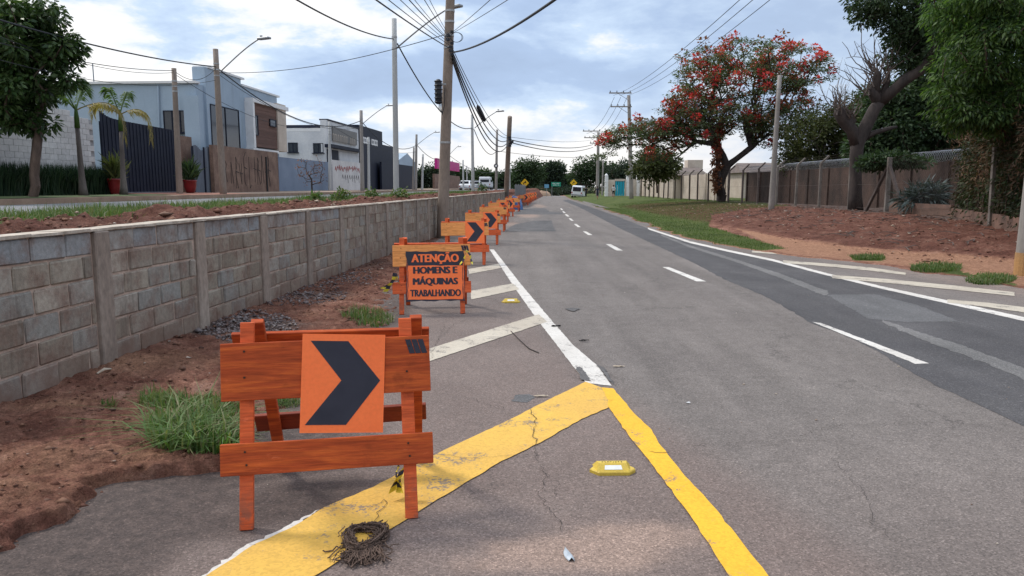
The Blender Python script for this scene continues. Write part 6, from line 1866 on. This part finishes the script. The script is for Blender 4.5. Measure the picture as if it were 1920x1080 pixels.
for (px, py, rx, ry, n) in ((465, 622, 95, 32, 2600), (560, 560, 90, 22, 1400), (640, 525, 70, 18, 700), (720, 470, 60, 14, 500)):
    for k in range(n):
        a = rs.uniform(0, 6.28); r = rs.uniform(0, 1) ** .7; p = gp(px + math.cos(a) * r * rx, py + math.sin(a) * r * ry)
        if p.x > p.y * SL - OW + .03: P.append((p.x, p.y, leftZ(p.x, p.y) + rs.uniform(0, .012)))
P = np.array(P); stones('gravel', P, rs.gamma(2.2, .0055, len(P)) + .004, M_GRAV, lab='grey gravel spilled along the foot of the block wall', rs=rs)
x, y = strip_pts(420, 2.2, 20); stones('straw_litter', np.stack([x, y, np.array([leftZ(a, b) for a, b in zip(x, y)]) + .005], 1), rs.gamma(1.6, .006, 420) + .003, M_LITT, flat=.25, lab='pale scraps and dry bits scattered over the dirt shoulder', cat='litter', rs=rs)
n = 260; x = rs.uniform(-1.6, 5.5, n); y = 2.4 + 16 * rs.uniform(0, 1, n) ** 1.5; k = x > edgeX(y)
stones('road_grit', np.stack([x[k], y[k], np.full(k.sum(), .004)], 1), rs.gamma(1.5, .0022, k.sum()) + .0015, M_LITT, flat=.5, lab='fine grit scattered on the asphalt', rs=rs)
# median soil clods and right bank litter
n = 3500; y = 3 + 30 * rs.uniform(0, 1, n) ** 1.4; t_ = rs.uniform(.3, 2.0, n); x = y * SL - OW - t_
lm = (fbm(x * 1.6, y * 1.6, 21, 5, .6) - .42) * .42; md = sstep(.15, .7, t_) * sstep(2.4, 1.0, t_)
stones('median_clods', np.stack([x, y, 1.17 + lm * md + .05 * md], 1), rs.gamma(2, .009, n) + .006, M_CLOD, lab='clods of red soil heaped on the median', cat='soil', rs=rs)
n = 90; y = 4 + 16 * rs.uniform(0, 1, n); t_ = rs.uniform(.35, 1.4, n); x = y * SL - OW - t_
lm = (fbm(x * 1.6, y * 1.6, 21, 5, .6) - .42) * .42; md = sstep(.15, .7, t_) * sstep(2.4, 1.0, t_)
stones('median_chips', np.stack([x, y, 1.19 + lm * md + .05 * md], 1), rs.gamma(2, .010, n) + .006, M_LITT, lab='pale stone chips on the heaped red soil', flat=.4, rs=rs)
n = 3800; y = rs.uniform(15.5, 44, n); ii = np.clip(np.searchsorted(_vy, y), 1, len(_vy) - 1); fx = rs.uniform(0, 1, n) ** .7; x = 8.0 + fx * 8.5
z = np.array([np.interp(a, _vX[i], _vZ[i]) for a, i in zip(x, ii)])
stones('bank_clods', np.stack([x, y, z + .01], 1), rs.gamma(2, .012, n) + .006, M_CLOD, lab='rough lumps of soil over the eroded bank on the right', cat='soil', flat=.45, rs=rs)
n = 700; y = rs.uniform(16, 50, n); ii = np.clip(np.searchsorted(_vy, y), 1, len(_vy) - 1); x = rs.uniform(9, 16.5, n) ** 1.0
z = np.array([np.interp(a, _vX[i], _vZ[i]) for a, i in zip(x, ii)])
stones('bank_litter', np.stack([x, y, z + .02], 1), rs.gamma(2, .014, n) + .006, M_LITT, lab='dry leaves and pale litter on the right bank', cat='litter', flat=.3, rs=rs)
# roots and sticks on the bank
mb = MB()
for k in range(150):
    y = rs.uniform(17, 38); x = rs.uniform(9.5, 15.2); a = rs.uniform(0, 3.14); L = rs.uniform(.2, .9); z = vergeZ(x, y)
    mb.tube([(x, y, z + .02), (x + math.cos(a) * L * .5, y + math.sin(a) * L * .5, z + .07), (x + math.cos(a + .3) * L, y + math.sin(a + .3) * L, z + .03)], [.015, .012, .005], 4, cap=False)
tag(mb.build('bank_sticks', M_TWIG, kind='stuff'), 'dead sticks and roots lying on the right bank', 'sticks')
# ------------------------------------------------------------------ wire fence with bent concrete posts
M_POSTG = basic('grey_concrete_post', (.20, .175, .155), (.13, .11, .095), 3, speck=.2, bsc=20)
M_POSTD = basic('dark_concrete_post', (.105, .080, .070), (.065, .05, .045), 3, speck=.2, bsc=20)
M_WIRE = basic('rusty_wire', (.16, .13, .12), (.10, .08, .07), 10, rough=.7)
fx0 = 15.2
fence = root('wire_fence', (fx0, 60, .5), 'long wire mesh fence on bent concrete posts along the right bank', 'fence')
PY = [21082 / (p - 960) for p in (1588, 1532, 1488, 1452, 1417, 1388, 1363, 1342, 1325, 1305, 1290, 1275, 1263, 1250, 1242, 1232, 1223, 1215, 1208, 1200)] + [30.2]
PY.sort()
for y in PY:
    z = vergeZ(fx0, y); mb = MB()
    mt = M_POSTG if y < 45 else M_POSTD
    jx = R.uniform(-.03, .03)
    mb.beam((fx0, y, z - .3), (fx0 + jx, y, z + 2.2), .11 if y != 30.2 else .17, .11, up=(0, 1, 0), bev=.01)
    if y != PY[0]: mb.beam((fx0 + jx - .01, y, z + 2.17), (fx0 + jx + .38, y, z + 2.55), .08, .08, up=(0, 1, 0))
    mb.build('post', mt, fence)
y = PY[0]; z = vergeZ(fx0, y)
for dx, dyy in ((-.9, 1.6), (1.1, -1.2)):
    MB().beam((fx0, y, z + 1.9), (fx0 + dx * .1, y + dyy, z - .05), .11, .11, up=(1, 0, 0)).build('brace', M_POSTD, fence)
mb = MB()
ys_ = [22.8] + PY
def fz_(y): return vergeZ(fx0, y)
for hh in (.1, 1.1, 2.15):
    mb.tube([(fx0 - .06, y, fz_(y) + hh) for y in ys_], .006, 3, cap=False)
for q in range(3):
    mb.tube([(fx0 + .12 + .12 * q, y, fz_(y) + 2.3 + .12 * q) for y in PY[1:]], .005, 3, cap=False)
y = 24.0; W_ = .0018
while y < 70:
    st = .11 if y < 45 else .2
    for s_ in (-1, 1):
        a = Vector((fx0 - .06, y, fz_(y) + .08)); b_ = Vector((fx0 - .06, y + s_ * 2.05, fz_(y + s_ * 2.05) + 2.13))
        w_ = Vector((0, W_, 0)); mb.quad(a - w_, a + w_, b_ + w_, b_ - w_)
    y += st * 1.41
mb.build('wire_mesh', M_WIRE, fence, kind='stuff')
# kerb wall that turns towards the road
M_KW = basic('stained_kerb_wall', (.20, .115, .085), (.11, .07, .055), 2.2, speck=.2, bsc=20, bmp=.5)
kw = root('kerb_wall', (14, 22, .3), 'low stained concrete kerb wall angling towards the road under the creepers', 'wall')
def kwseg(a, b_, z0, z1, t_=.16):
    a, b_ = Vector(a), Vector(b_); c = (a + b_) / 2; L = (b_ - a).length; ang = math.atan2(b_.y - a.y, b_.x - a.x)
    MB().box((c.x, c.y, (z0 + z1) / 2), (L, t_, z1 - z0), ang, jit=.01).build('wall_segment', M_KW, kw)
pts = [(15.25, 25.7), (14.3, 22.9), (13.4, 20.2), (12.5, 17.5), (12.1, 16.3), (11.2, 14.2)]
for k in range(5): kwseg(pts[k], pts[k + 1], -.1, .86 - .02 * k)
kwseg((15.25, 25.72), (15.28, 30.0), .2, .98)
MB().beam((13.6, 21.1, 0), (13.55, 21.1, 2.7), .09, .09, up=(0, 1, 0)).build('post', M_POSTG, kw)
# block wall behind the fence, with razor wire
M_OLDW = basic('stained_shaded_old_wall', (.085, .052, .040), (.030, .021, .018), .9, speck=.3, bsc=9, stretch=(1, 1, .5), bmp=.5)  # stain colours lowered further to stand in for shade of overhanging trees
ow = root('old_wall', (18.2, 42, .5), 'stained block wall with painted-in tree shade, topped with razor wire behind the wire fence', 'wall')
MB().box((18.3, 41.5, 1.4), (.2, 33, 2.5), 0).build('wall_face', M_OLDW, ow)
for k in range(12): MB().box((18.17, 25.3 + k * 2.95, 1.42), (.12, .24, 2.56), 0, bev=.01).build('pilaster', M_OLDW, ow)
mb = MB(); pts = []
M_RAZ = basic('razor_wire', (.42, .42, .43), (.28, .28, .29), 20, rough=.4, metal=.5)
yy = 25.5; k = 0
while yy < 58:
    a = k * .52; pts.append((18.2 + .26 * math.cos(a), yy, 2.88 + .24 * math.sin(a))); yy += .014; k += 1
mb.tube(pts, .007, 3, cap=False)
mb.build('razor_wire', M_RAZ, ow, kind='stuff')
# cream wall, pillars and cyan gate further on
cwl = root('cream_wall', (17.3, 80, .4), 'cream boundary wall behind the dark fence posts beyond the flame tree', 'wall')
MB().box((17.4, 80.0, 1.45), (.2, 40, 2.5), 0).build('wall_face', M_CREAMW, cwl)
for k in range(14): MB().box((17.27, 60.6 + k * 3, 1.5), (.14, .35, 2.6), 0).build('pilaster', M_CREAMW, cwl)
gwl = root('gate_wall', (14.9, 98, .4), 'cream gateway wall with round-capped pillars around the cyan gate', 'wall')
Yc = 98
def gbox(x0, x1, y0, y1, mat, nm, par_, t_=.25, dy=0.0):
    a = dp(x0, y1, Yc); b_ = dp(x1, y0, Yc); return MB().box(((a.x + b_.x) / 2, Yc + dy, (a.z + b_.z) / 2), (b_.x - a.x, t_, b_.z - a.z), 0).build(nm, mat, par_)
gbox(1140, 1153, 337, 368, M_CREAMW, 'wall_face', gwl); gbox(1171.2, 1201, 336, 368, M_CREAMW, 'wall_face', gwl); gbox(1153, 1171.2, 335.5, 339.5, M_CREAMW, 'lintel', gwl, .24)
for x in (1137, 1177, 1196):
    gbox(x - 3.2, x + 3.2, 331, 368, M_FRAME, 'pillar', gwl, .5); c = dp(x, 329, Yc); MB().lathe(c, [(.05, -.2), (.22, -.12), (.25, 0), (.15, .16), (.02, .24)], 10).build('pillar_cap', M_FRAME, gwl, smooth=True)
    for yv in (340, 350, 360): gbox(x - 3.6, x + 3.6, yv, yv + 1.3, M_FRAME, 'band', gwl, .56)
M_CYAN = basic('cyan_gate_paint', (.012, .34, .45), (.01, .27, .38), 1, rough=.5)
g_ = root('cyan_gate', dp(1162, 366, Yc), 'bright cyan metal gate in the cream gateway wall', 'gate')
for k in range(4): gbox(1153.4 + k * 4.42, 1153.4 + k * 4.42 + 4.1, 339.8, 367, M_CYAN, 'gate_panel', g_, .08, -.02)
M_ROOF = basic('grey_roof', (.14, .11, .10), (.19, .15, .13), 2)
hs = root('low_house', (24, 72, .5), 'low cream house with a grey sloping roof above the cream wall', 'house')
a, b_ = dp(1262, 335, 76), dp(1312, 335, 76)
MB().box(((a.x + b_.x) / 2 + .2, 79, 1.6), (b_.x - a.x + .4, 6, 3.0), 0).build('wall', M_CREAMW, hs)
mb = MB(); z0, z1 = 2.75, 3.6; x0, x1 = a.x - .3, b_.x + .8; mb.v = [(x0, 75.4, z0), (x1, 75.4, z0), (x1, 82.6, z0), (x0, 82.6, z0), (x0 + 1.5, 79, z1), (x1 - .2, 79, z1)]; mb.f = [(0, 1, 5, 4), (2, 3, 4, 5), (1, 2, 5), (3, 0, 4), (0, 3, 2, 1)]; mb.mi = [0] * 5; mb.build('roof', M_ROOF, hs)
MB().box((dp(1300, 320, 80).x, 80, 2.6), (1.6, 1.6, 3.6), 0).build('tank_tower', M_CREAMW, hs)
hs2 = root('distant_house', (31, 78, .5), 'long cream outbuilding glimpsed behind the flame tree trunk', 'house')
MB().box((31, 80, 1.6), (14, 5, 3.0), 0).build('wall', M_CREAMW, hs2); mb = MB(); mb.v = [(23.6, 77, 3.05), (38.4, 77, 3.05), (38.4, 83, 3.05), (23.6, 83, 3.05), (24, 80, 4.1), (38, 80, 4.1)]; mb.f = [(0, 1, 5, 4), (2, 3, 4, 5), (1, 2, 5), (3, 0, 4), (0, 3, 2, 1)]; mb.mi = [0] * 5; mb.build('roof', M_ROOF, hs2)
M_PINKW = basic('faded_pink_wall', (.50, .30, .22), (.38, .22, .16), 1.5, speck=.2)
h3 = root('pink_house', (21, 27, .5), 'faded pink wall and tiled roof showing between the creepers and the big tree', 'house')
MB().box((21.6, 28.5, 2.1), (5, 3, 3.9), 0).build('wall', M_PINKW, h3)
mb = MB()
for k in range(24): mb.tube([(19.0 + k * .23, 26.6, 4.02), (19.0 + k * .23, 28.6, 4.5)], .11, 6)
mb.build('roof_tiles', basic('clay_tile', (.30, .11, .06), (.20, .08, .05), 4), h3, kind='stuff')
# ------------------------------------------------------------------ road signs, tarpaulin, sheeting
M_SY = basic('sign_yellow', (.80, .48, .02), rough=.5); M_SG = basic('sign_green', (.01, .26, .16), (.01, .22, .14), 3, rough=.5); M_SB = basic('sign_blue', (.16, .38, .55), rough=.5)
def sign(px, py, Y, w_, h_, mat, lab, diamond=False, base=0.0, glyph=None, legs=1, legx=0.0):
    c = dp(px, py, Y); t = root('road_sign', (c.x, Y, base), lab, 'road sign')
    for k in range(legs): MB().tube([(c.x + legx + (k - (legs - 1) / 2) * w_ * .6, Y + .05, base - .2), (c.x + legx + (k - (legs - 1) / 2) * w_ * .6, Y + .05, c.z + h_ * .3)], .035, 8).build('sign_post', M_STEEL, t)
    mb = MB()
    if diamond: mb.slab((c.x, Y, c.z), (1, 0, 0), (0, 0, 1), (0, -1, 0), [(0, -w_), (w_, 0), (0, w_), (-w_, 0)], .02)
    else: mb.box((c.x, Y, c.z), (w_, .03, h_))
    pl = mb.build('sign_plate', mat, t)
    if glyph:
        mb = MB()
        for (u0, v0, u1, v1, th) in glyph: mb.beam((c.x + u0, Y - .028, c.z + v0), (c.x + u1, Y - .028, c.z + v1), th, .006, up=(0, 1, 0))
        mb.build('symbol', M_INK if diamond else M_FRAME, pl)
arrow = [(-.14, -.2, -.14, .02, .09), (-.14, .0, .1, .12, .09), (.0, .22, .16, .12, .08), (.05, -.02, .16, .12, .08)]
sign(984, 343, 92, .52, .52, M_SY, 'yellow diamond curve sign above the far barricade cluster', True, 0, arrow)
sign(1075.5, 343, 125, .62, .62, M_SY, 'yellow diamond curve sign above the white van', True, 0, arrow)
sign(1042.5, 345.5, 120, 1.55, .68, M_SG, 'wide green direction sign beyond the end of the road', False, 0, [(-.6, .15, -.1, .15, .07), (.05, .15, .55, .15, .07), (-.5, -.12, .1, -.12, .07), (.25, -.12, .5, -.12, .07)], legs=1, legx=-.65)
sign(1025, 349, 122, .75, .6, M_SB, 'small pale blue sign left of the green direction sign', False, 0)
mb = MB(); n = 18
sf = root('sheet_fence', (1.0, 66, 0), 'grey corrugated sheet hoarding after the end of the block wall', 'fence')
for k in range(n):
    y0 = 58 + k * .95; x0 = y0 * SL - OW + .35 + .0; x1 = (y0 + .93) * SL - OW + .35
    zt = 1.75 + .05 * math.sin(k * 1.7)
    mb = MB(); mb.quad((x0, y0, -.05), (x1, y0 + .93, -.05), (x1, y0 + .93, zt), (x0, y0, zt)); mb.box(((x0 + x1) / 2 + .03, y0 + .46, zt / 2), (.04, .08, zt)); mb.build('sheet_panel', M_STEEL, sf)
M_TARP = basic('blue_tarpaulin', (.030, .075, .19), (.05, .13, .30), 5, rough=.45)
tp = root('tarpaulin_heap', (.45, 55, 0), 'blue tarpaulin draped over a low heap beside the leaning pole', 'tarpaulin')
gx, gy = np.meshgrid(np.linspace(-1, 1, 22), np.linspace(-1, 1, 22)); hh = np.clip(1 - gx ** 2, 0, 1) ** .35 * np.clip(1 - gy ** 2, 0, 1) ** .4 * (.85 + .3 * (fbm(gx * 3 + 5, gy * 3, 4, 3) - .5) * 2)
grid_mesh('tarp', .22 + gx * .52 - gy * .05, 52.8 + gy * 1.0, np.maximum(hh * 1.02, 0) - .01, M_TARP, parent=tp)
M_TAN = basic('tan_earth', (.36, .25, .17), (.24, .15, .10), 2, speck=.3, bsc=5)
em = root('earth_mound', dp(1020, 366, 125), 'tan earth mound on the grass beyond the end of the road', 'earth mound')
gx, gy = np.meshgrid(np.linspace(-1, 1, 16), np.linspace(-1, 1, 16)); hh = np.clip(1 - gx ** 2 - gy ** 2, 0, 1) ** .5 * (.7 + .6 * fbm(gx * 3 + 5, gy * 3, 4, 3)); c = dp(1020, 366, 125)
grid_mesh('mound', c.x + gx * 1.4, 128 + gy * 1.2, hh * .95 - .1, M_TAN, parent=em)
# bushes and a hoarding line at the very end so that the road closes on green
for k, (px, Y, r_) in enumerate([(1010, 140, 2.0), (1048, 145, 2.2), (1066, 138, 1.8), (1092, 142, 2.2)]):
    b = dp(px, 362, Y); b.z = -.3
    bush('far_bush', b, [((b.x, b.y, .6), (r_ * 1.3, r_, .9))], 40, L_FAR2, .35, ['low bush right of the earth mound', 'low bush under the green direction sign', 'low bush left of the white van', 'low bush right of the white van'][k], 'bush', .6, seed=120 + k, per=40, rmax=.05, sub=.5)
# ------------------------------------------------------------------ vehicles
M_CARW = basic('white_car_paint', (.72, .73, .74), (.66, .67, .68), .5, rough=.3, spec=.5); M_TYRE = basic('tyre_rubber', (.025, .024, .024), rough=.9); M_LAMP = basic('red_lamp', (.35, .02, .02), rough=.3); M_SILV = basic('silver_car_paint', (.36, .38, .40), rough=.3)
def vehicle(name, loc, rz, L, W_, H_, prof, body, lab, cat, roll=0.0, win=((.55, .88),), group=None):
    """prof: side outline (x along the length 0..1, z 0..1); rear at x=0 faces the camera"""
    t = root(name, loc, lab, cat, group); t.rotation_euler = (0, roll, rz)
    mb = MB(); n = len(prof)
    for s_, tw in ((-1, 1), (1, 1)):
        for (x, z) in prof:
            k = 1 - .16 * max(0, (z - .55) / .45); mb.v.append((s_ * W_ / 2 * k, x * L - L / 2, z * H_))
    mb.f = [tuple(range(n)), tuple(reversed(range(n, 2 * n)))] + [(k, n + k, n + (k + 1) % n, (k + 1) % n) for k in range(n)]
    mb.f = [tuple(reversed(f)) for f in mb.f]; mb.mi = [0] * len(mb.f)
    bo = mb.build('body', body, t, world=False)
    bv = bo.modifiers.new('bevel', 'BEVEL'); bv.width = .06; bv.segments = 2
    zw0, zw1 = win[0]
    MB().box((0, -L / 2 + .012 - .02, (zw0 + zw1) / 2 * H_), (W_ * .72, .03, (zw1 - zw0) * H_)).build('rear_window', M_GLASS, t, world=False)
    for s_ in (-1, 1):
        MB().box((s_ * (W_ / 2 * .935), -L * .02, (zw0 + zw1) / 2 * H_), (.03, L * .66, (zw1 - zw0) * H_ * .85)).build('side_window', M_GLASS, t, world=False)
        MB().box((s_ * W_ * .42, -L / 2 - .01, .42 * H_), (.14, .04, .22)).build('tail_lamp', M_LAMP, t, world=False)
        for yy in (-.31, .32):
            w_ = MB().tube([(s_ * (W_ / 2 - .2), yy * L, .31), (s_ * (W_ / 2 + .01), yy * L, .31)], .31, 16).build('wheel', M_TYRE, t, world=False)
            MB().tube([(s_ * (W_ / 2 + .012), yy * L, .31), (s_ * (W_ / 2 + .02), yy * L, .31)], .17, 10).build('rim', M_STEEL, w_, world=False)
    MB().box((0, -L / 2 - .03, .27 * H_), (W_ * .96, .08, .13), bev=.02).build('bumper', M_STEEL, t, world=False)
    MB().box((0, -L / 2 - .012, .40 * H_), (.42, .03, .12)).build('number_plate', M_FRAME, t, world=False)
    return t
vprof = [(0, .16), (0, .60), (.03, .93), (.07, 1.0), (.80, 1.0), (.90, .90), (.98, .55), (1, .35), (1, .16)]
cprof = [(0, .2), (.0, .52), (.05, .62), (.16, .66), (.30, .97), (.36, 1.0), (.60, .99), (.76, .66), (.95, .56), (1, .45), (1, .2)]
c = dp(1086.5, 370, 108); vehicle('van', (c.x, 110, -.05), -.22, 4.4, 1.62, 1.80, vprof, M_CARW, 'white van parked tilted on the right grass verge beyond the walkers', 'van', roll=.07)
for px, Y, m_, lab in ((874, 112, M_CARW, 'white car parked on the left carriageway behind the thin pole'), (893, 118, M_SILV, 'silver car parked between the white car and the white truck')):
    c = dp(px, 350, Y); vehicle('parked_car', (c.x, Y, 1.06), -.05, 4.1, 1.7, 1.45, cprof, m_, lab, 'car', win=((.66, .92),))
c = dp(911, 350, 122); vehicle('small_truck', (c.x, 122, 1.06), -.05, 5.0, 2.0, 2.1, [(0, .2), (0, .95), (.02, 1), (.70, 1), (.71, .8), (.9, .78), (.98, .5), (1, .2)], M_CARW, 'white box truck on the left carriageway before the round-sign pole', 'truck', win=((.6, .8),))
# ------------------------------------------------------------------ people
M_SKIN = basic('skin_mat', (.30, .16, .10), (.26, .13, .085), 4, rough=.6); M_HAIR = basic('hair_mat', (.02, .015, .012), rough=.7)
M_CN = basic('navy_cloth', (.022, .026, .045), (.03, .034, .055), 6, rough=.9); M_CW = basic('white_cloth', (.60, .60, .60), (.5, .5, .5), 6, rough=.9); M_CK = basic('black_cloth', (.015, .015, .018), rough=.9)
def person(loc, rz, H_, top_m, low_m, shoe_m, lab, stride=.22, arm=0.0, short=True, longhair=False):
    t = root('person', loc, lab, 'person', None, rz)
    k = H_ / 1.72
    V = {}; E = []; Rr = {}
    def v(n, x, y, z, r, p=None):
        V[n] = (len(V), (x * k, y * k, z * k), r * k)
        if p: E.append((V[p][0], V[n][0]))
    v('pel', 0, 0, .95, .145); v('waist', 0, .01, 1.10, .125, 'pel'); v('chest', 0, .02, 1.28, .155, 'waist'); v('sh', 0, .01, 1.42, .10, 'chest'); v('neck', 0, .01, 1.50, .055, 'sh'); v('head0', 0, .02, 1.57, .085, 'neck'); v('head1', 0, .03, 1.66, .095, 'head0')
    for s_, q in ((-1, 'l'), (1, 'r')):
        st = stride * s_
        v(q + 'hip', s_ * .09, 0, .88, .095, 'pel'); v(q + 'kn', s_ * .10, st * .55 + .03, .49, .062, q + 'hip'); v(q + 'cal', s_ * .10, st * .75 - (.06 if s_ < 0 else 0), .33, .055, q + 'kn'); v(q + 'an', s_ * .10, st * 1.0 - (.08 if s_ < 0 else 0), .08, .038, q + 'cal'); v(q + 'toe', s_ * .105, st * 1.0 + .14 - (.08 if s_ < 0 else 0), .035, .035, q + 'an')
        v(q + 'shd', s_ * .18, .01, 1.40, .065, 'sh'); v(q + 'el', s_ * .25, -st * .4 + arm * .1, 1.13, .045, q + 'shd'); v(q + 'wr', s_ * .25, -st * .8 + .06 + arm * .25, .90 + arm * .15, .034, q + 'el'); v(q + 'ha', s_ * .245, -st * .9 + .08 + arm * .3, .82 + arm * .15, .036, q + 'wr')
    me = bpy.data.meshes.new('body'); me.from_pydata([V[n][1] for n in V], [], []); me.clear_geometry(); me.from_pydata([V[n][1] for n in V], E, [])
    o = bpy.data.objects.new('body', me); COL.objects.link(o)
    sk = o.modifiers.new('skin', 'SKIN'); sk.use_smooth_shade = True
    for i, n in enumerate(V):
        me.skin_vertices[0].data[i].radius = (V[n][2], V[n][2] * (.75 if n in ('pel', 'waist', 'chest', 'sh') else 1))
    me.skin_vertices[0].data[0].use_root = True
    sb = o.modifiers.new('sub', 'SUBSURF'); sb.levels = 1; sb.render_levels = 1
    dg = bpy.context.evaluated_depsgraph_get(); dg.update()
    m2 = bpy.data.meshes.new_from_object(o.evaluated_get(dg)); bpy.data.objects.remove(o)
    for m_ in (M_SKIN, top_m, low_m, shoe_m): m2.materials.append(m_)
    for p in m2.polygons:
        z = p.center.z / k; x = abs(p.center.x) / k
        i = 0
        if z > 1.47: i = 0
        elif z > (.98 if x < .19 else 1.16): i = 1
        elif x < .20 and z > (.50 if short else .1): i = 2
        elif z < .09: i = 3
        p.material_index = i; p.use_smooth = True
    bo = bpy.data.objects.new('body', m2); COL.objects.link(bo); bo.parent = t
    hp = [(.055, -.02), (.100, .03), (.112, .09), (.085, .15), (.02, .175)]
    MB().lathe((0, .012 * k, 1.585 * k), [(r * k, z * k) for r, z in hp], 12).build('hair', M_HAIR, t, smooth=True, world=False)
    if longhair: MB().tube([(0, -.075 * k, 1.66 * k), (0, -.10 * k, 1.50 * k), (0, -.09 * k, 1.38 * k)], [.07 * k, .065 * k, .03 * k], 8).build('long_hair', M_HAIR, t, smooth=True, world=False)
    return t
Yq = 86; c = dp(1120, 383, Yq); person((c.x, Yq, max(c.z, vergeZ(c.x, Yq))), .25, 1.5, M_CN, M_CN, M_CK, 'person in navy top and shorts walking away along the grass verge', .24, short=True, longhair=True)
Yq = 88; c = dp(1150, 380, Yq); person((c.x, Yq, max(c.z, vergeZ(c.x, Yq))), -.1, 1.5, M_CW, M_CK, M_CW, 'person in white top and black shorts on the verge before the cyan gate', .12, arm=.5)
c = dp(1100, 366, 107); person((c.x, 108, .0), .5, 1.6, M_CK, M_CK, M_CK, 'person dressed in black standing beside the white van', .05, short=False)
